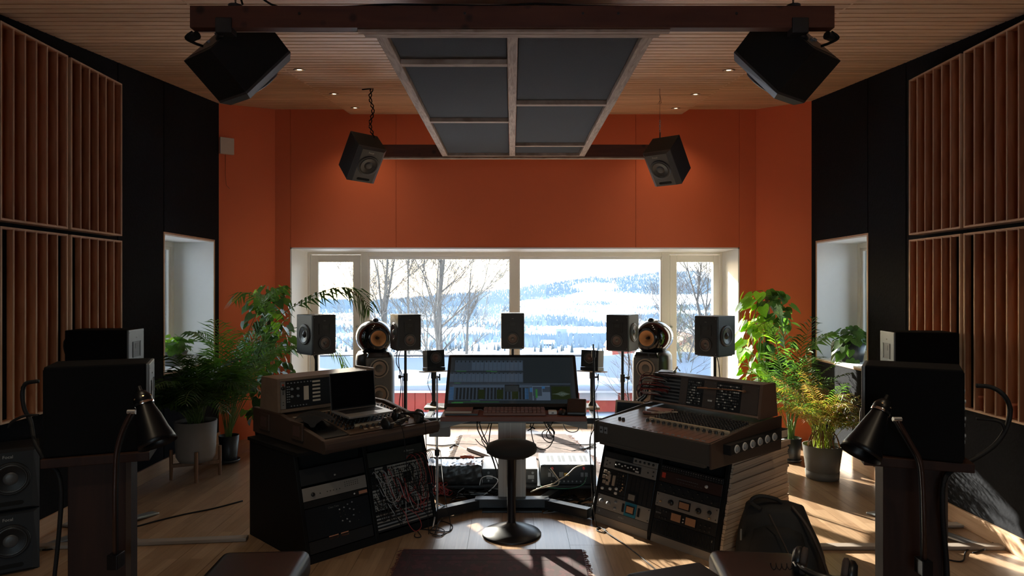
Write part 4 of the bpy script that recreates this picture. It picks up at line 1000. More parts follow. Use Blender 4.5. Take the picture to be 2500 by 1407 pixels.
def cabinet(name, P, ang, W_, D, Hc, label, side=CABB, plinth=CABB):
    t = thing(name, label, 'equipment rack', (P[0], P[1], 0), ang)
    prof = [(0, 0), (D, 0), (D, Hc), (SB*Hc/SZ*.9+.01, Hc), (0.0, .04)]
    for a in (0, W_/2-.012, W_-.022):
        MB().prism([(y, z) for y, z in prof], a, a+(.022 if a != W_/2-.012 else .024)).build('side_panel', side if a else CABB, t, bev=.002, seg=1)
    MB().box(.022, W_-.022, D-.02, D, 0, Hc-.02).build('back_panel', CABB, t)
    MB().box(-.01, W_+.01, .08, D+.01, Hc, Hc+.02).build('top_board', CABB, t, bev=.003)
    MB().box(.022, W_-.022, .02, D-.02, .0, .012).build('bottom_board', CABB, t)
    MB(SLP).box(.022, W_/2-.012, .0, .045, -.012, .0).build('plinth', plinth, t, bev=.001); MB(SLP).box(W_/2+.012, W_-.022, .0, .045, -.012, .0).build('plinth', plinth, t, bev=.001)
    MB().box(.02, W_-.02, .19, .21, .02, Hc-.01).build('inner_back', mat('void_black', (.002, .002, .002), 1.), t)
    return t
# left
AL = R(46)
tl = cabinet('rack_cabinet', (-1.104, 3.68), AL, .91, .685, .575, 'black sloping double rack cabinet full of gear under the left console')
A = (.024, .436); Bq = (.460, .884)
u = plate(tl, *A, .415, .505, BLACKMET, 'blank_panel'); knobs(u, [(.235, .44)], .006, .01, SILVERP)
u = plate(tl, *A, .330, .402, SILVERP, 'preamp_unit', label='silver one-space rack unit with a row of tiny buttons')
knobs(u, [(.085, .360)], .012, .012, BLACKP); knobs(u, [(.13, .358)], .004, .005, BLACKP); knobs(u, [(.175+.02*i, .358) for i in range(5)], .0035, .005, BLACKP)
m = MB(SLP)
for i in range(7):
    for j in range(3): m.box(.29+i*.014, .295+i*.014, .362+j*.011, .366+j*.011, .0035, .005)
m.build('led_dots', BLACKP, u)
u = plate(tl, *A, .292, .328, BLACKM, 'patch_unit'); plate(u, .375, .432, .300, .318, mat('orange_tape', (.50, .22, .13), .7), 'label_tape', .001, .004); knobs(u, [(.345, .31)], .005, .008, WHITEP)
u = plate(tl, *A, .118, .288, mat('navy_faceplate', (.005, .009, .014), .4), 'channel_unit', label='dark navy rack unit with white knobs')
knobs(u, [(.235, .245), (.265, .25), (.29, .262), (.32, .268), (.245, .180), (.275, .183), (.30, .235), (.325, .225), (.32, .195), (.29, .165)], .0045, .010, GREYP)
knobs(u, [(.235, .225), (.262, .23), (.238, .205), (.268, .208), (.35, .24), (.36, .20), (.35, .16)], .0045, .008, BLACKP)
text('Chan Two', .016, mat('dim_print', (.12, .13, .13), .6), u, SLP @ T(.20, .268, .0045))
for a, b, c in ((.15, .21, .5), (.225, .275, .4)): plate(tl, a, b, .118-.02, .118+.0, MATS['orange_tape'], 'label_tape', .001, .003)
plate(tl, *A, .050, .114, BLACKMET, 'vent_panel')
u = plate(tl, *Bq, .432, .520, mat('dark_green_black_plate', (.022, .027, .025), .45), 'desk_unit'); text('Al Bronson', .017, mat('grey_print', (.30, .30, .28), .6), u, SLP @ T(.775, .488, .0045)); text('ELECTRIC', .008, MATS['grey_print'], u, SLP @ T(.79, .47, .0045))
m = MB(SLP)
for i in range(2): m.box(.745, .83, .455-i*.007, .457-i*.007, .004, .0045)
m.build('printed_rule', MATS['grey_print'], u)
EUR = mat('module_cream', (.30, .285, .255), .5, rnd=.12)
eu = plate(tl, *Bq, .170, .428, BLACKMET, 'modular_synth', .003, label='modular synthesiser rows of pale modules crowded with patch leads')
for r_ in range(4):
    s1_ = .424-r_*.063; a = .464; 
    while a < .875:
        w = min(rng.choice([.03, .04, .05, .06]), .880-a)
        if w < .012: break
        mo = plate(eu, a+.001, a+w-.001, s1_-.058, s1_, EUR if rng.random() < .8 else BLACKM, 'module', .003, .003)
        n_ = max(1, int(w/.014))
        knobs(mo, [(a+w*(i+.5)/n_, s1_-.014) for i in range(n_)], .0045, .009, BLACKP, off=.006)
        m = MB(SLP)
        for i in range(n_):
            for j in range(2): m.cyl((a+w*(i+.5)/n_, s1_-.034-j*.013, .006), (a+w*(i+.5)/n_, s1_-.034-j*.013, .010), .0035, n=6)
        m.build('jack_sockets', CHROME if rng.random() < .4 else BLACKP, mo)
        a += w
u = plate(tl, *Bq, .055, .165, BLACKMET, 'interface_stack')
for j in range(5): plate(u, .468, .878, .066+j*.0195, .075+j*.0195, SILVERP if j % 2 == 0 else GREYP, 'strip', .006, .003)
# patch leads
cols = [RUBBER, RUBBER, RUBBER, mat('lead_grey', (.30, .30, .31), .5), mat('lead_red', (.30, .03, .03), .5), RUBBER]
Ml = local((-1.104, 3.68), AL)
def sp_(a, s, o): return Ml @ SLP @ Vector((a, s, o))
G_P = 'patch leads hanging over the modular synthesiser'
for k in range(46):
    a0 = rng.uniform(.48, .87); s0 = .40-rng.choice([0, 1, 2, 3])*.062-rng.uniform(0, .02); a1 = min(.88, max(.47, a0+rng.uniform(-.18, .18))); s1_ = .40-rng.choice([0, 1, 2, 3])*.062-rng.uniform(0, .03)
    sag = rng.uniform(.03, .12); o_ = rng.uniform(.03, .07)
    pts = [sp_(a0, s0, .006), sp_(a0, s0-.003, o_*.6), sp_(a0*.7+a1*.3, min(s0, s1_)-sag*.8, o_), sp_(a0*.3+a1*.7, min(s0, s1_)-sag, o_), sp_(a1, s1_-.003, o_*.6), sp_(a1, s1_, .006)]
    c = cols[k % len(cols)]
    nm = {'cable_black_rubber': 'black', 'lead_grey': 'grey', 'lead_red': 'red'}[c.name]
    cable('patch_lead', pts, .0022, c, 'thin %s patch lead looping between the pale modules of the synthesiser' % nm, group=G_P+' '+nm)
cable('patch_lead', [sp_(.62, .18, .01), sp_(.635, .13, .06), sp_(.65, .06, .06), sp_(.69, .01, .06), sp_(.74, .03, .06), sp_(.72, .10, .06), sp_(.67, .15, .04)], .0024, MATS['lead_red'], 'long red patch lead hanging in a loop to the plinth')
for k in range(12):
    a0 = .74+.012*k
    cable('patch_lead', [sp_(a0, .44, .01), sp_(a0+.01, .46, .05), sp_(a0+.03, .43, .07), sp_(min(.885, a0+.06), .34-.01*k, .06), sp_(min(.89, a0+.05), .26, .03)], .0022, RUBBER if k % 3 else MATS['lead_red'], 'thin %s patch lead fanning over the right edge of the synthesiser' % ('black' if k % 3 else 'red'), group='patch leads over the right edge %s' % ('black' if k % 3 else 'red'))
# headphone-lead tangle on the floor
def fl_(x, y, z=.004): p = at(x, y, gy(y)); p.z = z; return p
cable('headphone_lead', [sp_(.80, .1, .05), fl_(1020, 1275, .12), fl_(1018, 1290), fl_(1012, 1312), fl_(1028, 1312), fl_(1020, 1295), fl_(1060, 1297), fl_(1095, 1300), fl_(1104, 1285), fl_(1080, 1275), fl_(1070, 1290, .03), fl_(1062, 1306, .006)], .003, RUBBER, 'black lead tangled in loops on the floor by the left rack')
cable('headphone_lead', [fl_(1055, 1310), fl_(1075, 1312), fl_(1085, 1300, .01), fl_(1060, 1295, .02), fl_(1050, 1303), fl_(1080, 1308), fl_(1100, 1290, .01), fl_(1085, 1262, .15), fl_(1075, 1200, .3)], .0025, RUBBER, 'thinner black lead lying over the loops beside the left rack')
# left console
t = thing('left_mixing_console', 'old brown mixing console with rounded front armrest on the left rack', 'mixing console', (-1.015, 3.696, 0), AL)
BRB = mat('console_brown', (.078, .052, .038), .5, noise=.06, nscale=80); BRD = mat('console_dark_brown', (.058, .034, .024), .5); PNL = mat('console_panel_brown', (.11, .066, .042), .45)
ARMR = mat('armrest_vinyl', (.055, .036, .029), .4, noise=.1, nscale=40)
zb = .600
MB().prism([(.05, zb), (.84, zb+.01), (.84, .745), (.52, .732), (.05, .655)], .03, .735).build('body', BRB, t, bev=.004)
for a in (0, .735): MB().prism([(.0, zb-.005), (.85, zb+.0), (.85, .755), (.50, .75), (.06, .675), (0, .66)], a, a+.03).build('end_cheek', BRD, t, bev=.005)
pts = [(-.012+.033*math.cos(a), .632+.038*math.sin(a)) for a in [PI*.1+2*PI*k/16 for k in range(16)]]
MB().prism([(y+.03, z) for y, z in pts], -.002, .80).build('armrest', ARMR, t, bev=.004)
# side meter windows
for b0 in (.22, .62):
    f_ = MB().box(-.012, 0, b0, b0+.13, .635, .735).build('window_bezel', BRD, t, bev=.003); MB().box(-.014, -.011, b0+.03, b0+.10, .655, .715).build('meter_glass', mat('dim_meter', (.09, .05, .04), .2), f_)
top = Matrix(((1, 0, 0, 0), (0, .987, -.161, .05), (0, .161, .987, .656), (0, 0, 0, 1)))   # top surface frame
MB(top).box(.04, .20, .03, .33, 0.0, .004).build('blank_tray', BLACKP, t)
MB(top).box(.205, .72, .02, .45, .0, .006).build('channel_panel', PNL, t)
MB(top).box(.30, .66, .115, .13, .005, .020).build('wood_strip', PALEW, t, bev=.001)
knobs(t, [(.225+.03*i, .15+.034*j) for i in range(16) for j in range(8)], .0065, .018, BLACKP, top, .006)
knobs(t, [(.32+.042*i, .085) for i in range(9)]+[(.225+.022*i, .10) for i in range(3)], .009, .014, BLACKP, top, .006, 'fader_cap')
plate2 = lambda a0, a1, s0, s1, m, nm: MB(top).box(a0, a1, s0, s1, .006, .008).build(nm, m, t)
for i in range(8): plate2(.325+.042*i, .345+.042*i, .052, .066, CREAM, 'scribble_strip')
# outboard box on it
t = thing('outboard_box', 'pale brown wooden box of outboard modules standing at the back of the left console', 'equipment rack', (0, 0, 0))
t.matrix_world = local((-1.015, 3.696), AL) @ T(.012, .545, .748)
WD, DD, HH = .69, .235, .205
BXW = wood('box_birch_ply', (.19, .13, .09), (.24, .17, .12), (1, 6, 6), 2, .38, .03)
MB().prism([(.0, 0), (DD, 0), (DD-.02, HH), (-.02+.03, HH)], 0, .018).build('side_panel', BXW, t, bev=.002); MB().prism([(.0, 0), (DD, 0), (DD-.02, HH+.012), (-.02+.02, HH+.012)], WD-.018, WD).build('side_panel', BXW, t, bev=.002)
MB().box(.018, WD-.018, .012, DD-.02, HH-.018, HH).build('top_panel', BXW, t, bev=.002); MB().box(.018, WD-.018, 0, DD, 0, .018).build('bottom_panel', BXW, t); MB().box(.018, WD-.018, DD-.035, DD-.02, .018, HH-.018).build('back_panel', CABB, t)
FP = Matrix(((1, 0, 0, 0), (0, 0.05, -.99875, .012), (0, .99875, .05, 0), (0, 0, 0, 1)))
u = MB(FP).box(.020, .055, .02, HH-.02, 0, .004).build('preamp_module', SILVERP, t, label='narrow silver module with red and black knobs')
knobs(u, [(.038, .145)], .012, .012, BLACKP, FP, .004); knobs(u, [(.038, .165)], .006, .01, mat('red_knob', (.35, .05, .03), .4), FP, .004); knobs(u, [(.038, .125-.008*i) for i in range(3)]+[(.038, .06), (.038, .045)], .0028, .005, BLACKP, FP, .004)
u = MB(FP).box(.057, .34, .02, HH-.02, 0, .004).build('equaliser_module', mat('dark_module', (.014, .015, .016), .4), t)
knobs(u, [(.095+.04*(i % 2), .135-.045*(i//2)) for i in range(4)], .0085, .012, GREYP, FP, .004)
knobs(u, [(.066+.012*(i % 2), .15-.015*(i//2)) for i in range(14)]+[(.07+.022*i, .172) for i in range(8)]+[(.09+.02*i, .032) for i in range(6)], .004, .007, GREYP, FP, .004)
MB(FP).box(.175, .208, .06, .145, .004, .006).build('display', CREAM, u)
for i in range(6): MB(FP).box(.235, .288, .045+.0235*i, .056+.0235*i, .004, .006).build('strip_label', CREAM, u)
u = MB(FP).box(.342, WD-.02, .02, HH-.02, 0, .004).build('blank_module', BLACKMET, t); knobs(u, [(.36+.04*i, .17) for i in range(7)], .004, .007, GREYP, FP, .004)
# laptop
t = thing('laptop', 'open silver laptop with black screen standing on the left console', 'laptop', (0, 0, 0))
t.matrix_world = local((-.835, 4.085), R(43)) @ T(0, 0, .734) @ Matrix.Rotation(.05, 4, 'X')
MB().box(-.155, .155, 0, .215, 0, .012).build('base', mat('laptop_silver', (.36, .35, .34), .35, metal=.5), t, bev=.003)
k = MB().box(-.13, .13, .085, .185, .0118, .0125).build('keyboard_well', BLACKP, t)
m = MB()
for i in range(13):
    for j in range(5): m.box(-.126+i*.0195, -.110+i*.0195, .089+j*.019, .104+j*.019, .0125, .0138)
m.build('keys', mat('key_black', (.018, .018, .02), .5), k)
MB().box(-.05, .05, .012, .075, .0118, .0124).build('trackpad', GREYP, t)
l = MB(T(0, .213, .012) @ Matrix.Rotation(-.16, 4, 'X')).box(-.155, .155, 0, .006, 0, .222).build('lid', BLACKP, t, bev=.003)
MB(T(0, .213, .012) @ Matrix.Rotation(-.16, 4, 'X')).box(-.148, .148, -.001, .0, .008, .214).build('screen', mat('dark_glass', (.004, .004, .005), .08), l)
MB(T(0, .213, .012) @ Matrix.Rotation(-.16, 4, 'X')).box(-.1555, .1555, .002, .0045, -.001, .2228).build('rim', STEEL, l)
# headphones builder
def headphones(name, loc, rot, label, s=1., band=BLACKP, cup=BLACKP):
    t = thing(name, label, 'headphones', loc, rot, None)
    pts = [Vector((.078*s*math.cos(a), .0, .10*s*math.sin(a))) for a in [PI*k/14 for k in range(15)]]
    MB().tube(pts, .006*s, 8).build('headband', band, t)
    MB().tube([p*.94+Vector((0, 0, 0)) for p in pts[3:12]], .010*s, 8).build('band_padding', cup, t)
    for q in (-1, 1):
        B = T(q*.078*s, 0, -.015*s) @ Matrix.Rotation(q*PI/2, 4, 'Y')
        c = MB(B).lathe([(.0005, .020*s), (.03*s, .018*s), (.042*s, .008*s), (.044*s, -.004*s), (.040*s, -.008*s)], 24, caps=False).build('ear_cup', cup, t)
        MB(B).lathe([(.040*s, -.008*s), (.046*s, -.012*s), (.044*s, -.024*s), (.032*s, -.028*s), (.026*s, -.018*s), (.0005, -.014*s)], 24, caps=False).build('ear_pad', mat('earpad_brown', (.06, .042, .036), .8), c)
        MB().tube([(q*.078*s, 0, .0), (q*.088*s, .0, .03*s), (q*.079*s, 0, .055*s)], .004*s, 6).build('yoke', STEEL, t)
    return t
headphones('headphones', (-.635, 4.21, .715), (1.25, .15, .5), 'dark studio headphones resting on the right end of the left console', 1.0)
headphones('headphones', (-.70, 4.10, .705), (1.35, -.1, 1.1), 'second pair of dark headphones lying against the first on the console', .9)
cable('headphone_lead', [(-.68, 4.06, .71), (-.64, 3.98, .68), (-.62, 3.95, .60), (-.61, 3.96, .45), (-.60, 3.98, .32)], .0025, RUBBER, 'thin black lead hanging down in front of the left console armrest')
cable('headphone_lead', [(-.58, 4.24, .70), (-.535, 4.18, .68), (-.52, 4.13, .58), (-.515, 4.12, .40), (-.51, 4.12, .2), (-.50, 4.10, .02)], .0025, RUBBER, 'thin black lead dropping to the floor beside the left console end')
# dark hat-like cloth + white cable on console
t = thing('black_cloth', 'crumpled black cloth lying on the left corner of the left console', 'cloth', (0, 0, 0))
t.matrix_world = local((-1.015, 3.696), AL) @ T(.115, .30, .712)
vs = []; fs = []; N = 15
for i in range(N):
    for j in range(N):
        a = (i/(N-1)-.5)*2; b = (j/(N-1)-.5)*2; r2 = max(0, 1-(abs(a)**2.5+abs(b)**2.5)*.6)
        vs.append((a*.085+.01*math.sin(b*4), b*.11, .058*r2**.6+.012*math.sin(a*6+b*4)*r2))
fs = [(i*N+j, (i+1)*N+j, (i+1)*N+j+1, i*N+j+1) for i in range(N-1) for j in range(N-1)]
MB().add(vs, fs, True).build('cloth', mat('black_cloth', (.012, .012, .013), .9), t)
cable('white_lead', [at(620, 1004, 4.32), at(634, 1003, 4.28), at(650, 1018, 4.2), at(672, 1022, 4.15), at(700, 1020, 4.12), at(735, 1018, 4.06), at(750, 1008, 4.15), at(780, 1006, 4.2), at(805, 1003, 4.25)], .0028, CREAM, 'pale cream cable running across the top of the left console')
# -------- right cabinet
AR = R(-50)
RO = (.5146, 4.419)
tr = cabinet('rack_cabinet', RO, AR, .926, .745, .545, 'sloping double rack cabinet with timber-clad side under the right console', plinth=mat('plinth_beige', (.26, .21, .165), .6))
A = (.024, .448); Bq = (.474, .900)
WHT = mat('knob_ivory', (.62, .60, .56), .4); AMB = mat('vu_meter_amber', (.42, .22, .12), .4); GRP = mat('grey_faceplate', (.10, .10, .10), .45); DKP = mat('black_faceplate', (.014, .014, .015), .4)
u = plate(tr, *A, .345, .410, SILVERP, 'compressor_unit', label='silver one-space rack unit with a black centre block')
MB(SLP).box(.12, .33, .358, .398, .004, .008).build('centre_block', BLACKP, u); knobs(u, [(.135+.024*i, .378+.008*(i % 2)) for i in range(8)], .005, .008, WHT, off=.008); MB(SLP).box(.29, .318, .362, .372, .008, .010).build('lamp_row', WHT, u)
knobs(u, [(.05, .39), (.05, .365), (.425, .39), (.425, .365), (.075, .378), (.385, .378)], .005, .008, BLACKP)
u = plate(tr, .26, .448, .412, .448, SILVERP, 'half_unit'); knobs(u, [(.28+.034*i, .430) for i in range(5)], .008, .010, BLACKP)
plate(tr, .024, .258, .412, .448, BLACKMET, 'blank_panel')
u = plate(tr, .024, .235, .200, .343, DKP, 'channel_strip', label='black module with chunky ivory keys')
for (a, b, c, d) in ((.045, .07, .31, .33), (.075, .095, .305, .325), (.038, .058, .275, .300), (.067, .09, .275, .30), (.09, .103, .262, .31), (.125, .143, .245, .310), (.045, .068, .245, .268), (.075, .098, .240, .262)): MB(SLP).box(a, b, c, d, .004, .014).build('switch_cap', mat('key_tan', (.38, .30, .22), .6), u, bev=.002)
knobs(u, [(.16+.02*(i % 4), .33-.02*(i//4)) for i in range(24)], .0045, .008, BLACKP); knobs(u, [(.20, .32), (.205, .27), (.21, .25), (.205, .235), (.195, .225)], .005, .008, mat('knob_amber', (.5, .3, .15), .4))
u = plate(tr, .024, .235, .178, .198, DKP, 'filter_strip'); 
u2 = plate(tr, .237, .448, .178, .343, BLACKMET, 'module_frame')
for i in range(6): MB(SLP).box(.243+i*.034, .273+i*.034, .185, .338, .004, .007).build('blank_module', DKP, u2)
v = MB(SLP).box(.262, .335, .182, .235, .007, .016).build('meter_case', BLACKP, u2); MB(SLP).box(.275, .325, .192, .226, .016, .018).build('meter_face', mat('grey_meter', (.22, .20, .17), .4), v)
knobs(u, [(.05, .213), (.115, .222), (.165, .232), (.165, .205)], .0095, .016, WHT)
u = plate(tr, *A, .092, .176, SILVERP, 'compressor_unit', .006, label='silver two-space rack unit with blue-framed meter')
knobs(u, [(.065, .137), (.125, .133)], .013, .018, GREYP, off=.006); knobs(u, [(.18, .152), (.18, .113)], .009, .014, GREYP, off=.006)
bl = MB(SLP).box(.255, .345, .093, .175, .006, .010).build('blue_panel', mat('teal_blue', (.02, .16, .24), .4), u); MB(SLP).box(.268, .333, .110, .158, .010, .014).build('meter_bezel', BLACKP, bl); MB(SLP).box(.274, .327, .116, .152, .014, .0155).build('meter_face', AMB, bl)
for a in (.235, .358): MB(SLP).box(a, a+.014, .108, .160, .006, .012).build('push_buttons', BLACKP, u, bev=.002)
knobs(u, [(.035, .165), (.035, .103), (.437, .165), (.437, .103)], .003, .003, BLACKP, off=.006)
u = plate(tr, *A, .047, .090, GRP, 'power_unit'); text('-RETRO-', .013, MATS['grey_print'], u, SLP @ T(.235, .070, .0045)); MB(SLP).box(.048, .06, .066, .078, .004, .005).build('badge', GREYP, u)
# right bay
u = plate(tr, *Bq, .418, .450, DKP, 'patchbay'); knobs(u, [(.485+.0168*i, .438) for i in range(25)], .003, .004, WHT); knobs(u, [(.485+.0168*i, .426) for i in range(25)], .003, .004, GREYP)
u = plate(tr, *Bq, .352, .416, mat('maroon_black_plate', (.045, .022, .018), .4), 'reverb_unit', label='dark maroon rack unit with a red display'); MB(SLP).box(.49, .515, .375, .405, .004, .006).build('display', mat('red_display', (.25, .03, .02), .3, emit=((.5, .04, .02), .02)), u)
m = MB(SLP); [m.box(.59+i*.013, .598+i*.013, .385, .389, .004, .005) for i in range(12)]; [m.box(.60+i*.02, .612+i*.02, .370, .372, .004, .005) for i in range(9)]; m.build('printed_legend', MATS['dim_print'], u); knobs(u, [(.80, .385)], .010, .012, WHT)
u = plate(tr, *Bq, .290, .350, DKP, 'equaliser_unit')
for j in range(2):
    for i in range(4): MB(SLP).box(.482+i*.103, .580+i*.103, .293+j*.028, .319+j*.028, .004, .005).build('section_frame', GRP if False else BLACKMET, u)
knobs(u, [(.50+.032*i, .334-.028*(i % 2)) for i in range(12)], .006, .009, BLACKP, off=.005)
u = plate(tr, *Bq, .208, .288, SILVERP, 'limiter_unit', .006, label='silver two-space rack unit with amber meter and two black knobs')
knobs(u, [(.585, .246), (.775, .244)], .017, .016, BLACKP, off=.006); knobs(u, [(.845, .252)], .012, .012, BLACKP, off=.006); knobs(u, [(.512, .238), (.850, .222)], .006, .012, mat('brass_knob', (.5, .33, .18), .35, metal=.5), off=.006)
MB(SLP).box(.638, .718, .224, .272, .006, .012).build('meter_bezel', BLACKP, u, bev=.002); MB(SLP).box(.645, .711, .231, .265, .012, .0135).build('meter_face', AMB, u)
knobs(u, [(.487, .275), (.487, .222), (.887, .275), (.887, .222)], .003, .003, BLACKP, off=.006)
u = plate(tr, *Bq, .134, .206, DKP, 'tube_unit', label='black rack unit with two amber meters'); text('RETRO', .012, MATS['grey_print'], u, SLP @ T(.505, .170, .0045))
for a in (.600, .700): MB(SLP).box(a-.004, a+.070, .146, .196, .004, .008).build('meter_bezel', BLACKP, u); MB(SLP).box(a, a+.066, .150, .192, .008, .0095).build('meter_face', AMB, u)
knobs(u, [(.52+.022*i, .19) for i in range(3)]+[(.52+.022*i, .15) for i in range(3)]+[(.80+.03*i, .175) for i in range(3)]+[(.80+.03*i, .15) for i in range(3)], .006, .010, BLACKP); knobs(u, [(.682, .175), (.682, .158)], .004, .010, WHT)
u = plate(tr, *Bq, .047, .132, BLACKMET, 'vent_grille')
m = MB(SLP); [m.box(.482+i*.0092, .487+i*.0092, .056, .124, .004, .009) for i in range(45)]; m.build('fins', DKP, u); text('Z', .014, MATS['grey_print'], u, SLP @ T(.885, .105, .0095))
# shim-clad side
SHIM = wood('shim_pine', (.46, .34, .25), (.56, .44, .33), (1, 1, 8), 2, .7, .10)
z = 0.0; k = 0; Dp = .745
sl_ = 0
while z < .56:
    h0 = rng.uniform(.012, .030); h1 = rng.uniform(.012, .034)
    if k == 0: zl, zr2 = 0.0, 0.0
    nl, nr = min(zl+h0, .565), min(zr2+h1, .565)
    fr = lambda zz: .012+SB*zz/SZ
    MB().prism([(fr(zl)+rng.uniform(0, .006), zl+.0016), (Dp+rng.uniform(-.004, .008), zr2+.0016), (Dp+rng.uniform(-.004, .008), nr-.0010), (fr(nl)+rng.uniform(0, .006), nl-.0010)], .926, .934+rng.uniform(0, .012)).build('timber_shim', SHIM, tr)
    zl, zr2 = nl, nr; z = min(zl, zr2); k += 1
    if zl >= .564 and zr2 >= .564: break
MB().box(.926, .950, .11, Dp+.01, .545, .572).build('top_edge', SHIM, tr)
# -------- right console
t = thing('right_mixing_console', 'large old grey-brown mixing console with rows of black knobs on the right rack', 'mixing console', (.505, 4.09, 0), AR)
W2 = .786
GRB = mat('console_grey_brown', (.060, .052, .044), .45, noise=.08, nscale=60); ALU = mat('console_aluminium_top', (.26, .235, .21), .27, metal=.65)
MB().prism([(.0, .585), (.60, .565), (.69, .60), (.69, .752), (.45, .742), (0, .700)], .0, W2).build('body', GRB, t, bev=.004)
MB().box(.03, W2-.03, -.006, .02, .572, .590).build('lower_lip', GRB, t, bev=.003)
for a in (-.012, W2): MB().prism([(-.004, .572), (.69, .572), (.70, .765), (.45, .757), (-.004, .704)], a, a+.012).build('end_cheek', BRD if a > 0 else GRB, t, bev=.003)
an = math.atan2(.042, .45); cA, sA = math.cos(an), math.sin(an)
top = Matrix(((1, 0, 0, 0), (0, cA, -sA, 0), (0, sA, cA, .7005), (0, 0, 0, 1)))
for i in range(18): MB(top).box(.01+i*.0427, .051+i*.0427, .006, .44, 0, .003).build('channel_strip', ALU, t)
MB(top).box(.235, W2-.02, .205, .217, .003, .016).build('wood_strip', PALEW, t, bev=.001)
knobs(t, [(.255+.0213*i, .236+.0235*j) for i in range(24) for j in range(9)], .0065, .016, BLACKP, top, .003)
knobs(t, [(.245+.0385*i, .178) for i in range(14)]+[(.085, .115), (.115, .112)], .010, .012, BLACKP, top, .003, 'fader_cap')
for i in range(13): MB(top).box(.26+.0385*i, .28+.0385*i, .020, .030, .003, .0045).build('scribble_mark', GREYP, t)
for a in (.03, .065):
    s_ = MB().box(a, a+.024, -.003, .002, .640, .678).build('socket_plate', GREYP, t); MB().cyl((a+.012, -.003, .659), (a+.012, -.006, .659), .006, n=10).build('socket', BLACKP, s_)
# side strip box with dials
b_ = MB().prism([(.10, .636), (.68, .652), (.68, .702), (.10, .690)], W2+.013, W2+.058).build('dial_box', BLACKM, t, bev=.003)
for i in range(6):
    bb_ = .155+.075*i; zz = .664+.0022*i
    o = MB(T(W2+.058, bb_, zz) @ Matrix.Rotation(PI/2, 4, 'Y')).lathe([(.022, 0), (.022, .002), (.016, .003)], 20, caps=False).build('dial_scale', mat('dial_white', (.66, .63, .58), .5), b_)
    MB(T(W2+.0585, bb_, zz) @ Matrix.Rotation(PI/2, 4, 'Y')).lathe([(.0155, .0), (.0155, .010), (.012, .012), (.0005, .012)], 16, caps=False).build('dial_knob', GREYP, o)
MB().box(W2+.058, W2+.060, .61, .67, .657, .697).build('paper_label', CREAM, b_)
# meter bridge
t = thing('meter_bridge', 'long brown wooden housing with patchbay and knob modules on the right console', 'equipment rack', (0, 0, 0))
t.matrix_world = local((.505, 4.09), AR) @ T(.0, .505, .766)
WD = .775; HH = .185
MB().prism([(0, 0), (.19, 0), (.165, HH), (.035, HH)], 0, .016).build('side_panel', BRB, t, bev=.002); MB().prism([(-.006, -.004), (.19, -.004), (.165, HH+.004), (.030, HH+.004)], WD-.018, WD).build('side_panel', mat('side_panel_tan', (.13, .075, .052), .5), t, bev=.002)
MB().box(.016, WD-.018, .036, .165, HH-.012, HH).build('top_panel', BRD, t); MB().box(.016, WD-.018, 0, .19, 0, .012).build('bottom_panel', BRD, t); MB().prism([(.175, .012), (.185, .012), (.163, HH-.012), (.153, HH-.012)], .016, WD-.018).build('back_panel', CABB, t)
ln = math.hypot(.035, HH)
FP = Matrix(((1, 0, 0, 0), (0, .035/ln, -HH/ln, .003), (0, HH/ln, .035/ln, 0), (0, 0, 0, 1)))
MB(FP).box(.0, WD-.01, 0, .012, .0, .012).build('front_ledge', mat('ledge_tan', (.24, .155, .11), .5), t, bev=.002)
u = MB(FP).box(.018, .215, .014, HH-.008, -.03, -.020).build('patchbay', DKP, t)
for i in range(7): MB(FP).box(.022, .212, .022+.0215*i, .032+.0215*i, -.020, -.010).build('patch_row', GRP, u)
for a0, a1, k_ in ((.217, .270, 0), (.272, .385, 1), (.387, .475, 0), (.477, .640, 1), (.642, .755, 0)):
    u = MB(FP).box(a0, a1, .014, HH-.004, -.008, 0).build('blank_module' if not k_ else 'knob_module', mat('module_brown', (.07, .05, .04), .5) if not k_ else DKP, t)
    if k_:
        pts = [(a0+.012+.0135*i, .03+.016*j) for i in range(int((a1-a0-.01)/.0135)) for j in range(9)]
        knobs(u, [p for p in pts if rng.random() < .8], .0040, .008, GRP, FP, .0); knobs(u, [p for p in pts if rng.random() < .2], .0042, .009, WHT, FP, .0)
    else: knobs(u, [(a0+.012, .025), (a1-.012, .025), (a0+.012, HH-.02), (a1-.012, HH-.02)], .0035, .003, GRP, FP, 0)
MB(FP).box(.425, .437, .055, .065, 0, .004).box(.441, .453, .055, .065, 0, .004).build('lamp_buttons', WHT, t)
t2 = thing('gooseneck_lamp', 'copper-coloured lamp rod lying horizontally across the meter bridge modules', 'lamp', (0, 0, 0)); t2.matrix_world = t.matrix_world.copy()
MB(FP).tube([(.365, .126, .028), (.45, .132, .030), (.62, .140, .03), (.66, .140, .012), (.66, .140, 0)], .0035, 8).build('rod', mat('copper_rod', (.55, .32, .20), .3, metal=.8), t2); MB(FP).cyl((.362, .126, .028), (.43, .131, .029), .0065, n=10).build('lamp_head', MATS['copper_rod'], t2); MB(FP).cyl((.66, .14, 0), (.66, .14, .014), .009, n=10).build('mount', MATS['copper_rod'], t2)
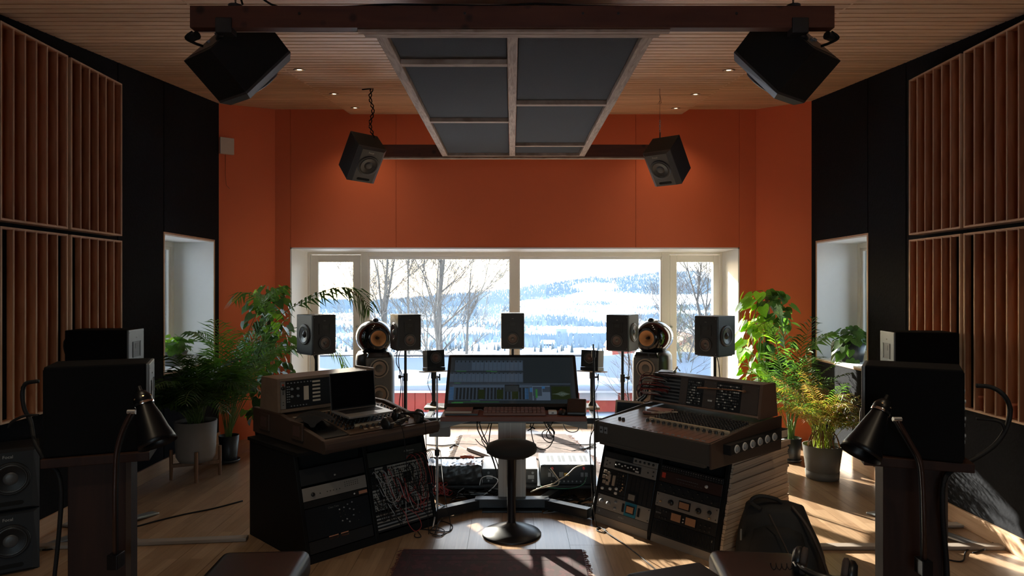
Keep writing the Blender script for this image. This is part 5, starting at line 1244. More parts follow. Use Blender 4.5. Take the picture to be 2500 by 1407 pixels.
# cable bunch at the left end of the bridge
Mb = local((.505, 4.09), AR) @ T(.0, .505, .766)
WL = [(RUBBER, 'black'), (mat('lead_dark_red', (.22, .03, .025), .5), 'dark red'), (mat('lead_white_grey', (.42, .40, .38), .5), 'pale grey')]
for k in range(30):
    c, nm = WL[[1, 0, 1, 2, 0, 1][k % 6]]; s0 = rng.uniform(.03, .17); a0 = rng.uniform(.03, .14)
    pts = [Mb @ FP @ Vector((a0, s0, -.01)), Mb @ FP @ Vector((a0-.01, s0+.01, .03)), Mb @ Vector((-.03-rng.uniform(0, .03), -.02, s0+.01)), Mb @ Vector((-.07+rng.uniform(-.02, .02), -.01+rng.uniform(-.02, .02), .06+rng.uniform(-.02, .03))), Mb @ Vector((-.09+rng.uniform(-.02, .02), .02, .0+rng.uniform(-.01, .01)))]
    cable('loom_lead', pts, .0022, c, '%s lead of the bunch spilling from the left end of the meter bridge' % nm, group='leads at the meter bridge '+nm)
for k in range(4):
    cable('jack_lead', [Mb @ Vector((-.10+.012*k, -.01, -.005)), Mb @ Vector((-.06+.01*k, .0, .03)), Mb @ Vector((-.03+.01*k, -.015, .06+.01*k)), Mb @ Vector((-.01+.01*k, .0, .12))], .006, RUBBER if k % 2 else WL[2][0], 'thick %s jack lead rising behind the red notebook' % ('black' if k % 2 else 'pale grey'), group='thick jack leads %d' % (k % 2))
# objects on the right console
def on_rc(name, lab, cat, a, b, z, rot=0): 
    q = thing(name, lab, cat, (0, 0, 0)); q.matrix_world = local((.505, 4.09), AR) @ T(a, b, z) @ Matrix.Rotation(rot, 4, 'Z'); return q
q = on_rc('notebook', 'thick dusky red notebook lying on the left of the right console', 'notebook', .115, .33, .736, .15)
MB().box(0, .15, 0, .105, .001, .014).build('pages', mat('page_brown', (.35, .25, .2), .7), q); MB().box(-.002, .152, -.002, .107, .014, .016).build('cover', mat('cover_dusky_red', (.28, .13, .115), .6), q)
q = on_rc('wooden_ruler', 'flat wooden stick lying beside the red notebook on the right console', 'stick', .13, .27, .734, .5); MB().box(0, .16, 0, .035, 0, .012).build('stick', DESKW, q, bev=.002)
for i, (a, b) in enumerate(((.22, .30), (.25, .33), (.245, .26), (.29, .35), (.27, .29), (.235, .235))):
    q = on_rc('tape_label', 'small tan block on the right console knobs, %s nearest the red notebook' % ['the one', 'the second', 'the third', 'the fourth', 'the fifth', 'the sixth'][[0, 3, 2, 5, 4, 1][i]], 'label', a, b, .752, .3*i); MB().box(0, .035, 0, .014, 0, .006).build('block', mat('key_tan', (.38, .30, .22), .6), q, bev=.001)
q = on_rc('tablet_stand', 'black folded tablet stand lying on top of the meter bridge', 'stand', .02, .56, .953, .4); MB().prism([(0, 0), (.09, 0), (.085, .008), (0, .004)], 0, .10).build('plate', BLACKP, q, bev=.001); MB().tube([(.09, .05, .005), (.12, .04, .03), (.13, .06, .008)], .004, 6).tube([(.09, .07, .005), (.11, .08, .035)], .004, 6).build('prongs', STEEL, q)
# tablet behind the console
q = thing('tablet', 'pale-framed tablet standing behind the left end of the right console', 'tablet', at(1535, 1005, 4.75), (-.25, 0, -.45))
MB().box(-.10, .10, 0, .010, -.08, .075).build('frame', CREAM, q, bev=.006); MB().box(-.086, .086, -.001, 0, -.066, .060).build('screen', mat('tablet_screen', (.05, .07, .09), .15), q)
MB().tube([(0, .01, .03), (0, .10, -.09)], .005, 6).build('prop', BLACKP, q)
cable('console_lead', [Vector(at(1453, 1046, 4.12)), Vector(at(1446, 1056, 4.1)), Vector(at(1440, 1080, 4.12)), Vector(at(1443, 1150, 4.15)), Vector(at(1447, 1220, 4.2)), Vector(at(1452, 1262, 4.25)), fl_(1458, 1288), fl_(1478, 1295), fl_(1472, 1302), fl_(1456, 1296), fl_(1466, 1290), fl_(1490, 1308), fl_(1530, 1335), fl_(1580, 1375), fl_(1610, 1400)], .0032, RUBBER, 'black lead from the console front coiling on the floor and running forward')
# ------------------------------------------------------------ gear on the low shelf behind the desk
t = thing('low_shelf', 'low black shelf on the floor behind the desk carrying amplifiers', 'shelf', (0, 4.88, 0))
MB().box(-.60, .64, 0, .46, .066, .084).build('shelf_board', BLACKP, t, bev=.002)
for x in (-.58, -.02, .60): MB().box(x, x+.02, .01, .44, 0, .066).build('leg_board', BLACKP, t)
MB().box(-.60, .64, .43, .45, 0, .066).build('back_board', BLACKP, t)
LIDG = mat('amp_lid_grey', (.20, .225, .26), .5); HOLE = mat('vent_dark', (.07, .08, .10), .7)
t = thing('power_amplifier', 'wide rack amplifier with grey slotted lid and white cables, right of the column', 'amplifier', (.205, 4.92, .085))
MB().box(0, .395, 0, .36, 0, .137).build('case', BLACKP, t, bev=.002)
l = MB().box(.012, .383, .004, .352, .1375, .1405).build('lid', LIDG, t, bev=.001)
for i in range(4):
    for j in range(2): MB().box(.055+i*.082+j*.03, .075+i*.082+j*.03, .10, .27, .1405, .1412).build('vent_slot', HOLE, l)
for x, z in ((.03, .02), (.37, .02), (.2, .33), (.03, .33), (.37, .33), (.2, .02)): MB().cyl((x, z, .1405), (x, z, .143), .004, n=8).build('screw', STEEL, l)
for x in (.0, .37): MB().box(x, x+.03, -.012, -.002, .02, .13).build('rack_ear', BLACKMET, t)
for x in (.055, .085, .29, .32): MB().box(x, x+.02, -.004, 0, .055, .085).build('speaker_terminal', GREYP, t)
MB().box(.17, .205, -.002, .001, .060, .082).build('warning_label', mat('label_yellow', (.65, .42, .08), .6), t)
MB().box(.135, .165, -.002, .001, .052, .088).build('rating_label', GREYP, t)
for x, c in ((.085, 'red_plug'), (.31, 'red_plug')): MB().cyl((x, 0, .118), (x, -.022, .118), .009, n=10).build('plug', mat('red_plug', (.60, .06, .08), .4), t)
m = MB()
for i in range(9): m.cyl((.08+.03*i, 0, .022), (.08+.03*i, -.006, .022), .006, n=8)
m.build('input_sockets', GREYP, t)
t = thing('white_amplifier', 'flat amplifier with bright white lid half hidden behind the desk column', 'amplifier', (-.215, 4.95, .085))
MB().box(0, .40, 0, .36, 0, .100).build('case', BLACKP, t, bev=.002); MB().box(0, .40, 0, .36, .1005, .104).build('lid', WHITEP, t, bev=.001)
for x in (.045, .365): MB().cyl((x, 0, .075), (x, -.004, .075), .009, n=12).cyl((x, 0, .018), (x, -.004, .018), .007, n=10).build('socket', GREYP, t)
for x in (.03, .33): MB().box(x, x+.045, -.002, 0, .030, .058).build('legend', GREYP, t)
# black bag with silver top
FOIL = mat('silver_bag_plastic', (.62, .68, .76), .28, metal=.3, noise=.1, nscale=20, bump=.8); BAGB = mat('bag_black_plastic', (.035, .033, .032), .38, noise=.3, nscale=14, bump=.9)
t = thing('plastic_bag', 'black plastic bag with crinkled silver upper side lying on the low shelf', 'bag', (-.42, 5.05, .085))
def bag(nx, ny, f, m, name):
    vs = [f(i/(nx-1), j/(ny-1)) for j in range(ny) for i in range(nx)]
    fs = [(j*nx+i, j*nx+i+1, (j+1)*nx+i+1, (j+1)*nx+i) for j in range(ny-1) for i in range(nx-1)]
    return MB().add(vs, fs, True).build(name, m, t)
rb = random.Random(2); nz = [[rb.uniform(-1, 1) for _ in range(40)] for _ in range(40)]
prof = lambda u: .142-.012*math.sin(u*3.1+.3)-.02*max(0, u-.6)
bag(26, 10, lambda u, v: (-.20+u*.40+.006*nz[int(u*25)][int(v*9)], -.13-.012*math.sin(v*PI)+.008*nz[int(u*25)][int(v*9)+10], v*prof(u)), BAGB, 'front_side')
bag(26, 12, lambda u, v: (-.20+u*.40+.006*nz[int(u*25)][int(v*11)+5], -.13+v*.27, prof(u)+.016*math.sin(v*PI)+.008*nz[int(u*25)][int(v*11)+20]-.02*v), FOIL, 'silver_side')
bag(26, 6, lambda u, v: (-.20+u*.40, .14, v*.13), BAGB, 'back_side')
for s in (-1, 1): bag(4, 6, lambda u, v: (s*.20, -.13+u*.27, v*.13), BAGB, 'bag_end')
text('JNIIUG', .030, mat('faded_print', (.24, .23, .22), .6), t, T(-.03, -.145, .128) @ FRONT)
for k in range(3):
    for j in range(2): MB().box(.03+k*.022, .045+k*.022, .04+j*.03, .055+j*.03, .150, .153).build('printed_mark', GREYP, t)
t = thing('pliers', 'red-handled crimping pliers lying on the silver bag', 'tool', (-.33, 5.02, .255))
MB().tube([(-.05, 0, 0), (-.01, .015, .002), (.03, .02, .002)], .010, 8).tube([(.05, -.01, 0), (.02, .0, .002), (-.02, .02, .004)], .010, 8).build('handles', mat('red_handle', (.62, .09, .03), .4), t); MB().box(.0, .03, .015, .05, -.006, .008).build('jaw', BLACKMET, t, bev=.002)
# cables around the desk feet and under the desk
def P3(x, y, Y): return at(x, y, Y)
cable('speaker_lead', [P3(1428, 1136, 4.9), P3(1405, 1142, 4.85), P3(1385, 1160, 4.82), P3(1365, 1172, 4.80), P3(1350, 1182, 4.78), P3(1325, 1190, 4.7), P3(1295, 1202, 4.66)], .0045, CREAM, 'thick white lead running diagonally across the right amplifier')
cable('speaker_lead', [P3(1344, 1143, 4.9), P3(1355, 1158, 4.86), P3(1364, 1172, 4.82), P3(1362, 1184, 4.80), P3(1345, 1188, 4.78), P3(1310, 1194, 4.7)], .004, CREAM, 'white lead dropping from the red plug of the right amplifier')
cable('speaker_lead', [P3(1340, 1146, 4.9), P3(1352, 1160, 4.86), P3(1362, 1174, 4.82)], .003, GREYP, 'thin grey lead beside the red plug of the right amplifier')
cable('earth_lead', [P3(1431, 1165, 4.88), P3(1424, 1182, 4.82), P3(1400, 1192, 4.8), P3(1360, 1193, 4.78), P3(1320, 1188, 4.76)], .003, mat('lead_green', (.04, .20, .12), .5), 'dark green lead curling along the shelf under the right amplifier')
RL = MATS['lead_red']
rg2 = random.Random(12)
for k in range(16):
    x0 = rg2.uniform(1062, 1092); 
    cable('signal_lead', [P3(x0, 1178, 4.86), P3(x0+rg2.uniform(-10, 10), 1186, 4.78), P3(1075+rg2.uniform(-25, 30), 1200, 4.75), P3(1060+rg2.uniform(0, 40), 1206+rg2.uniform(0, 5), 4.76)], .0028, RL, 'dark red lead of the bundle lying below the plastic bag', group='dark red leads below the plastic bag')
for k in range(26):
    x0 = rg2.uniform(1105, 1215); y0 = rg2.uniform(1196, 1226); n_ = rg2.randint(3, 5); pts = []
    for j in range(n_):
        yy = min(1232, max(1192, y0+rg2.uniform(-14, 12))); p = P3(x0+rg2.uniform(-45, 45), yy, 4.74+rg2.uniform(-.03, .05)); p.z = max(.006, p.z); pts.append(p)
    cable('floor_cable', pts, .003, RUBBER if k % 4 else GREYP, 'tangled %s cable on the floor left of the desk column' % ('black' if k % 4 else 'grey'), group='tangled cables left of the column %s' % ('black' if k % 4 else 'grey'))
for k in range(16):
    x0 = rg2.uniform(1345, 1440); y0 = rg2.uniform(1215, 1252); pts = []
    for j in range(4):
        yy = min(1258, max(1212, y0+rg2.uniform(-10, 10))); xx = x0+rg2.uniform(-45, 45); p = P3(min(1446, xx), yy, gy(yy)+.02); p.z = .006; pts.append(p)
    cable('floor_cable', pts, .0032, RUBBER if k % 4 else GREYP, 'tangled %s cable on the floor right of the desk column' % ('black' if k % 4 else 'grey'), group='tangled cables right of the column %s' % ('black' if k % 4 else 'grey'))
loops = [[(1165, 1031, 4.7), (1166, 1048, 4.72), (1178, 1072, 4.75), (1192, 1090, 4.8), (1200, 1110, 4.85), (1212, 1150, 4.9), (1214, 1178, 4.85), (1195, 1198, 4.75)],
         [(1170, 1031, 4.72), (1176, 1052, 4.75), (1188, 1078, 4.78), (1205, 1110, 4.85), (1216, 1140, 4.9), (1217, 1170, 4.86), (1205, 1195, 4.76)],
         [(1201, 1031, 4.72), (1197, 1050, 4.74), (1194, 1075, 4.78), (1193, 1092, 4.8)],
         [(1196, 1031, 4.7), (1185, 1060, 4.75), (1176, 1075, 4.8), (1196, 1108, 4.85), (1208, 1140, 4.9), (1214, 1165, 4.86)],
         [(1160, 1072, 4.8), (1172, 1085, 4.8), (1186, 1094, 4.82), (1190, 1108, 4.84)], 
         [(1171, 1185, 4.8), (1176, 1168, 4.8), (1195, 1163, 4.8), (1215, 1172, 4.78), (1205, 1190, 4.74), (1180, 1210, 4.72)]]
for k, L_ in enumerate(loops):
    cable('desk_cable', [P3(*q) for q in L_], .0042 if k < 3 else .003, RUBBER if k != 5 else WHITEP, ['thickest black cable hanging under the desk left of the column', 'black cable hanging beside the thickest one left of the column', 'short black cable hanging straight under the desk near the column', 'black cable swinging left under the desk then down behind the stool', 'short black connector lead pointing at the stool seat', 'pale cable arching over the shelf edge left of the column'][k])
loops = [[(1328, 1031, 4.7), (1336, 1046, 4.72), (1345, 1058, 4.74), (1352, 1072, 4.74), (1345, 1080, 4.74), (1334, 1078, 4.74), (1324, 1066, 4.74), (1326, 1054, 4.74), (1340, 1046, 4.73), (1350, 1031, 4.7)],
         [(1334, 1031, 4.72), (1340, 1046, 4.74), (1334, 1060, 4.76), (1338, 1070, 4.76), (1350, 1068, 4.76), (1352, 1056, 4.76), (1342, 1044, 4.75), (1340, 1031, 4.72)],
         [(1345, 1031, 4.74), (1340, 1050, 4.75), (1347, 1066, 4.76), (1354, 1056, 4.76), (1342, 1040, 4.74), (1336, 1031, 4.72)],
         [(1295, 1031, 4.7), (1298, 1060, 4.72), (1305, 1085, 4.75), (1320, 1098, 4.78), (1340, 1092, 4.78), (1352, 1070, 4.76), (1350, 1050, 4.75)],
         [(1304, 1031, 4.7), (1298, 1046, 4.72), (1288, 1052, 4.72), (1300, 1044, 4.72), (1306, 1048, 4.72), (1292, 1040, 4.72)],
         [(1375, 1036, 4.5), (1382, 1050, 4.5), (1396, 1056, 4.5), (1410, 1052, 4.5), (1413, 1040, 4.5)]]
for k, L_ in enumerate(loops):
    cable('desk_cable', [P3(*q) for q in L_], .0035, RUBBER if k != 5 else GREYP, ['large coiled black cable hanging under the desk right of the column', 'inner coil of black cable hanging under the desk right of the column', 'small coil of black cable inside the larger coils under the desk', 'long black cable looping low under the desk right of the column', 'knotted dark cable close to the right side of the desk column', 'thin grey lead drooping from the right bracket of the desk'][k])
for k, L_ in enumerate([[(1310, 1083, 5.5), (1340, 1084, 5.6), (1400, 1088, 5.6), (1455, 1086, 5.5)], [(1330, 1090, 5.3), (1370, 1098, 5.4), (1410, 1103, 5.4), (1455, 1086, 5.6)], [(1395, 1104, 5.6), (1420, 1098, 5.7), (1456, 1094, 5.7)], [(1040, 1087, 5.7), (1080, 1090, 5.6), (1120, 1086, 5.6), (1165, 1088, 5.6)], [(1098, 1095, 5.6), (1110, 1088, 5.6), (1128, 1095, 5.6), (1140, 1102, 5.5)], [(1040, 1102, 5.6), (1055, 1098, 5.6), (1075, 1103, 5.6)]]):
    pts = []
    for q in L_:
        p = P3(q[0], q[1], gy(q[1])); p.z = .006; pts.append(p)
    cable('floor_cable', pts, .005, RUBBER, ['black cable lying straight across the sunny floor behind the right amplifier', 'black cable curving over the sunny floor behind the right amplifier', 'short black cable on the sunny floor near the right console', 'black cable lying across the sunny floor behind the plastic bag', 'small black cable hump on the rug fringe behind the bag', 'short black cable on the sunny floor near the left rack'][k])
# rugs by the window
def rug(name, pts, colA, colB, lab, scale=18, fr_=None, th=.008):
    m = bpy.data.materials.new(name+'_weave'); m.use_nodes = True; n = m.node_tree; b = n.nodes['Principled BSDF']; b.inputs['Roughness'].default_value = .95
    tcn = n.nodes.new('ShaderNodeTexCoord'); w = n.nodes.new('ShaderNodeTexVoronoi'); w.inputs['Scale'].default_value = scale; w.distance = 'MANHATTAN'
    n.links.new(tcn.outputs['Object'], w.inputs['Vector']); r_ = n.nodes.new('ShaderNodeValToRGB'); r_.color_ramp.interpolation = 'CONSTANT'
    r_.color_ramp.elements[0].color = (*colA, 1); r_.color_ramp.elements[1].color = (*colB, 1); r_.color_ramp.elements[1].position = .35
    e = r_.color_ramp.elements.new(.55); e.color = (*[c*.6 for c in colA], 1)
    sp2 = n.nodes.new('ShaderNodeSeparateColor'); n.links.new(w.outputs['Color'], sp2.inputs[0]); n.links.new(sp2.outputs[0], r_.inputs[0])
    n2 = n.nodes.new('ShaderNodeTexNoise'); n2.inputs['Scale'].default_value = 90; n.links.new(tcn.outputs['Object'], n2.inputs['Vector'])
    mr = n.nodes.new('ShaderNodeMapRange'); mr.inputs[3].default_value = .7; mr.inputs[4].default_value = 1.3; n.links.new(n2.outputs['Fac'], mr.inputs[0])
    vm = n.nodes.new('ShaderNodeVectorMath'); vm.operation = 'SCALE'; n.links.new(r_.outputs[0], vm.inputs[0]); n.links.new(mr.outputs[0], vm.inputs['Scale']); n.links.new(vm.outputs[0], b.inputs['Base Color'])
    t = thing(name, lab, 'rug', (pts[0][0], pts[0][1], 0))
    loc = [(x-pts[0][0], y-pts[0][1]) for x, y in pts]
    MB().prism(loc, .0015, th, 'z').build('weave', m, t, bev=.002)
    return t, loc
RF = mat('rug_fringe', (.30, .20, .15), .95)
def fringe(t, a, b, out_, n, L_=.03, seed=1, m=RF):
    r = random.Random(seed); mb = MB()
    for i in range(n):
        f = i/(n-1); x = a[0]+(b[0]-a[0])*f; y = a[1]+(b[1]-a[1])*f
        mb.tube([(x, y, .004), (x+out_[0]*L_*.5+r.uniform(-.006, .006), y+out_[1]*L_*.5+r.uniform(-.006, .006), .006), (x+out_[0]*L_*r.uniform(.7, 1.2)+r.uniform(-.012, .012), y+out_[1]*L_*r.uniform(.7, 1.2)+r.uniform(-.012, .012), .002)], .0018, 3)
    mb.build('fringe', m, t, kind='stuff')
t, l = rug('rug', [(-.635, 2.1), (.37, 2.1), (.40, 3.90), (-.62, 3.90)], (.050, .008, .012), (.026, .008, .009), 'dark wine-red woven rug lying on the floor in front of the stool', 26)
RD = mat('rug_border', (.035, .009, .012), .95)
m = MB()
for (x0, x1, y0, y1) in ((.06, .96, 1.72, 1.735), (.06, .075, .1, 1.72), (.945, .96, .1, 1.72), (.12, .90, 1.64, 1.65)): m.box(x0, x1, y0, y1, .0078, .0088)
m.build('border_stripe', RD, t)
fringe(t, (.005, .05), (.02, 1.79), (-1, 0), 160, .022, 1, mat('fringe_red', (.10, .03, .03), .95)); fringe(t, (1.005, .05), (1.035, 1.79), (1, 0), 160, .022, 2, MATS['fringe_red'])
t, l = rug('rug', [(-.52, 5.30), (-.16, 5.30), (-.12, 6.95), (-.50, 6.95)], (.17, .10, .08), (.09, .055, .05), 'patterned brown rug running to the window left of the desk column', 14); fringe(t, (0, .02), (.02, 1.63), (-1, 0), 70, .05, 3, mat('fringe_dark', (.10, .07, .06), .95)); fringe(t, (0, 0), (.36, 0), (0, -1), 40, .05, 4, MATS['fringe_dark'])
t, l = rug('rug', [(.16, 5.35), (.78, 5.35), (.55, 6.98), (.14, 6.98)], (.15, .10, .09), (.09, .06, .055), 'patterned greyish rug running to the window right of the desk column', 14); fringe(t, (.62, .02), (.39, 1.6), (1, .1), 70, .05, 5, mat('fringe_rust', (.32, .16, .10), .95)); fringe(t, (0, 0), (.62, 0), (0, -1), 50, .05, 6, MATS['fringe_dark'])
t = thing('floor_board', 'long dark plank lying diagonally on the rug right of the desk column', 'plank', (.18, 5.5, .011)); MB(Matrix.Rotation(-.95, 4, 'Z')).box(-.95, .15, -.05, .05, 0, .03).build('plank', GREYP, t, bev=.002)
# ------------------------------------------------------------ foreground left and right
def side_speaker(label, loc, yaw, w, d, h, front, group):
    t = box_speaker(label, loc, yaw, w, d, h, sides=(), face=front, group=group, name='monitor_loudspeaker')
    for c in t.children:
        if c.name.split('.')[0] == 'cabinet': c.data.materials[0] = NBK
    for s_ in (-1, 1): MB(Matrix.Rotation(s_*PI/2, 4, 'Z') @ T(0, -w/2, h*.52) @ TOF).lathe([(.085, -.002), (.089, .0015), (.093, -.002)], 32, caps=False).build('side_port_ring', NBK, t)
    MB().box(-w/2+.012, w/2-.012, d/2, d/2+.004, .012, h-.012).build('back_plate', NBK, t)
    for i in range(7): MB().cyl((w*.2*(i % 2)-.02, d/2+.004, .05+.03*i), (w*.2*(i % 2)-.02, d/2+.012, .05+.03*i), .007, n=8).build('control', GREYP, t)
    return t
FG = mat('speaker_front_grey', (.10, .11, .12), .42)
NBK = mat('near_cabinet_black', (.003, .003, .0035), .8, noise=.1, spec=.08)
G_S = 'side monitors at the left and right edges'
side_speaker('black side monitor with lit grey front, behind the nearer one at left', (-2.50, 4.20, .905), 1.68, .218, .362, .342, FG, G_S)
side_speaker('black side monitor with lit grey front, behind the nearer one at right', (2.50, 4.20, .895), -1.72, .22, .365, .338, FG, G_S)
side_speaker('big black monitor on a wooden column at the left foreground', (-1.535, 2.56, .902), 1.98, .22, .33, .32, FG, G_S)
side_speaker('big black monitor on a wooden column at the right foreground', (1.457, 2.495, .902), -2.10, .22, .31, .318, FG, G_S)
DW = wood('column_dark_wood', (.014, .0055, .004), (.026, .010, .006), (10, 10, 1), 2, .6, .05, spec=.15)
def column(side, x, y, yaw):
    t = thing('wooden_column', 'dark wooden column stand with a top plate in the %s foreground' % side, 'speaker stand', (x, y, 0), yaw)
    MB().box(-.10, .10, -.075, .075, .02, .868).build('column', DW, t, bev=.003)
    MB().box(.085, .103, -.079, -.073, .02, .868).build('edge_strip', mat('edge_brown', (.04, .024, .016), .6, spec=.2), t, bev=.001)
    MB().box(-.17, .17, -.13, .13, .868, .90).build('top_plate', DW, t, bev=.003); MB().box(-.17, .17, -.17, .17, 0, .02).build('foot_plate', DW, t, bev=.003)
column('left', -1.53, 2.56, .35); column('right', 1.455, 2.50, -.32)
for s, side in ((-1, 'left'), (1, 'right')):
    t = thing('monitor_stand', 'black pole stand with flat silver feet under the far %s side monitor' % side, 'speaker stand', (s*2.50, 4.20, 0), 0)
    MB().cyl((0, 0, .05), (0, 0, .885), .03, n=16).build('pole', BLACKMET, t); MB().box(-.15, .15, -.11, .11, .880, .893).build('top_plate', BLACKMET, t)
    for k, a in enumerate((-.6, -2.2, 1.2, 2.8) if s < 0 else (-2.5, -.9, 1.9, .3)):
        MB(Matrix.Rotation(a, 4, 'Z') @ Matrix.Rotation(.10, 4, 'Y')).box(.0, .36, -.035, .035, .035, .050).build('foot', mat('foot_silver', (.30, .33, .36), .3, metal=.6), t, bev=.005)
    MB().lathe([(.06, .0), (.06, .05), (.045, .08)], 20).build('hub', BLACKMET, t)
# floor duct strips
t = thing('cable_duct', 'flat grey-brown cable duct lying on the floor at left', 'duct', at(60, 1341, 3.92)); t.location.z = 0
e = at(604, 1319, gy(1319)); d = Vector((e.x, e.y, 0))-t.location; t.rotation_euler.z = math.atan2(d.y, d.x); DUCT = mat('duct_grey_brown', (.24, .20, .17), .45)
MB().box(0, d.length, -.03, .03, .001, .022).build('duct', DUCT, t, bev=.005)
t = thing('cable_duct', 'flat grey-brown cable duct lying across the sunny floor at right', 'duct', (1.58, 3.93, 0)); MB().box(0, 1.24, -.03, .03, .001, .022).build('duct', DUCT, t, bev=.005)
cable('floor_cable', [fl_(283, 1290), fl_(330, 1288), fl_(380, 1275), fl_(450, 1258), fl_(520, 1244), fl_(592, 1225)], .006, RUBBER, 'twisted black cable crossing the floor towards the left rack')
cable('floor_cable', [fl_(58, 1335), fl_(100, 1338), fl_(140, 1330), fl_(200, 1338), fl_(240, 1345)], .006, RUBBER, 'black cable on the floor beside the stacked loudspeakers')
cable('floor_cable', [fl_(60, 1342), fl_(110, 1345), fl_(165, 1338), (-2.4, 3.85, .006)], .005, RUBBER, 'second black cable on the floor beside the stacked loudspeakers')
cable('floor_cable', [fl_(2310, 1368), fl_(2350, 1372), fl_(2362, 1345), fl_(2420, 1330), fl_(2455, 1310), fl_(2463, 1298, .03), fl_(2445, 1290, .05), fl_(2450, 1320), fl_(2400, 1345), fl_(2375, 1352)], .004, RUBBER, 'black lead curling over the sunny floor right of the right column')
cable('floor_cable', [fl_(2456, 1315), fl_(2452, 1292, .04), fl_(2462, 1290, .04), fl_(2480, 1305), fl_(2497, 1318)], .004, RUBBER, 'short black lead at the far right edge of the floor')
# stacked loudspeakers bottom left
wz = .3255
wedge_speaker('stacked_loudspeaker', (-2.70, 3.68, wz*.5), (0, 0, .62), 'black loudspeaker on the floor, lower of the stack at the bottom left', 'stacked loudspeakers at bottom left', w=.25, d=.27, h=.323, dim=True)
wedge_speaker('stacked_loudspeaker', (-2.70, 3.68, wz*1.5+.002), (0, 0, .62), 'black loudspeaker on top of the stack at the bottom left', 'stacked loudspeakers at bottom left', w=.25, d=.27, h=.323, dim=True)
# cables behind side monitors
cable('monitor_cable', [at(94, 931, 2.55), at(62, 938, 2.55), at(55, 965, 2.55), at(60, 1000, 2.55), at(75, 1030, 2.55), at(85, 1080, 2.5), at(110, 1125, 2.45), at(150, 1200, 2.43), (-1.66, 2.45, .30)], .008, RUBBER, 'thick black cable looping behind the left foreground monitor')
cable('monitor_cable', [at(94, 1014, 2.5), at(60, 1016, 2.5), at(30, 1030, 2.5), at(20, 1045, 2.5)], .005, RUBBER, 'thin black cable leaving the left foreground monitor low down')
cable('monitor_cable', [at(178, 826, 4.25), at(160, 830, 4.2), at(157, 850, 4.2), at(165, 875, 4.2)], .006, RUBBER, 'short black cable behind the far left side monitor')
cable('monitor_cable', [at(2347, 845, 4.25), at(2360, 860, 4.2), at(2355, 890, 4.2), at(2350, 905, 4.2)], .006, RUBBER, 'short black cable behind the far right side monitor')
for dy in (0, 1):
    cable('monitor_cable', [at(2384, 942+dy*2, 2.43), at(2420, 946, 2.42), at(2450, 965, 2.4), at(2466, 1000+8*dy, 2.4), at(2455, 1050, 2.4), at(2425, 1090, 2.4), at(2380, 1120, 2.4), at(2330, 1145, 2.38), at(2305, 1175-6*dy, 2.36), at(2301, 1240, 2.36), at(2305, 1310, 2.37), at(2312, 1400, 2.38), (1.52, 2.38, .2)], .0085 if dy == 0 else .006, RUBBER, ['thick black cable arcing out behind the right foreground monitor and down its column', 'thinner black cable following the thick one behind the right foreground monitor'][dy])
cable('monitor_cable', [at(2384, 1023, 2.43), at(2420, 1026, 2.42), at(2445, 1033, 2.4), at(2452, 1050, 2.4)], .006, RUBBER, 'short black cable leaving the low back of the right foreground monitor')
# clip-on lamps
LB = mat('lamp_black_enamel', (.003, .003, .004), .36, spec=.22)
def desk_lamp(side, neck, mouth, armpts, r, lab):
    t = thing('desk_lamp', lab, 'lamp', (armpts[-1][0], armpts[-1][1], 0))
    o = Vector((armpts[-1][0], armpts[-1][1], 0)); N_ = Vector(neck)-o; M_ = Vector(mouth)-o; d = M_-N_; Lh = d.length
    B = T(*N_) @ d.to_track_quat('Z', 'Y').to_matrix().to_4x4()
    sh = MB(B).lathe([(.020, -.030), (.026, .0), (.030, .02), (.040, Lh*.35), (r*.78, Lh*.65), (r*.95, Lh*.88), (r, Lh), (r*.985, Lh), (r*.93, Lh*.88), (r*.75, Lh*.65), (.036, Lh*.35)], 36, caps=False).build('shade', LB, t)
    c = MB(B).lathe([(.028, .004), (.030, -.004), (.030, -.014), (.027, -.026), (.016, -.042), (.008, -.046), (.007, -.062), (.0005, -.064)], 24, caps=False).build('cap', LB, t)
    MB(B).lathe([(.0305, .006), (.0315, .002), (.0305, -.003)], 28, caps=False).build('chrome_band', CHROME, sh)
    for k in range(6): a = 2*PI*k/6; MB(B).cyl((.0285*math.cos(a), .0285*math.sin(a), -.018), (.030*math.cos(a), .030*math.sin(a), -.019), .003, n=8).build('vent_hole', mat('brass_dot', (.5, .35, .2), .3, metal=.8), c)
    pts = [Vector(p)-o for p in armpts]
    MB().tube(smooth_curve(pts, 5), .0075, 10).build('arm', mat('arm_bronze', (.035, .018, .014), .3, metal=.4), t)
    MB().tube([p+Vector((-.014 if side == 'right' else .012, -.004, -.004)) for p in smooth_curve(pts, 3)], .0025, 6).build('lead', RUBBER, t)
    MB().cyl(pts[0]+Vector((-.014, 0, 0)), pts[0]+Vector((.014, 0, 0)), .008, n=10).build('hinge', STEEL, t)
    q = pts[-1]; MB().box(q.x-.018, q.x+.018, q.y-.02, q.y+.03, q.z-.04, q.z+.012).build('clamp', LB, t, bev=.003)
    return t
Yl = 2.32
desk_lamp('left', at(352, 985, Yl), at(386, 1086, Yl-.03), [at(322, 1006, Yl), at(300, 1048, Yl), at(285, 1100, Yl), at(281, 1160, Yl), at(280, 1260, Yl), at(281, 1360, Yl+.04)], .062, 'black metal lamp with bell shade bowed over the left wooden column')
desk_lamp('right', at(2150, 1004, Yl), at(2100, 1110, Yl-.04), [at(2190, 1024, Yl), at(2225, 1085, Yl), at(2246, 1125, Yl), at(2253, 1180, Yl), at(2256, 1280, Yl), at(2257, 1375, Yl+.02)], .066, 'black metal lamp with bell shade bowed over the right wooden column')
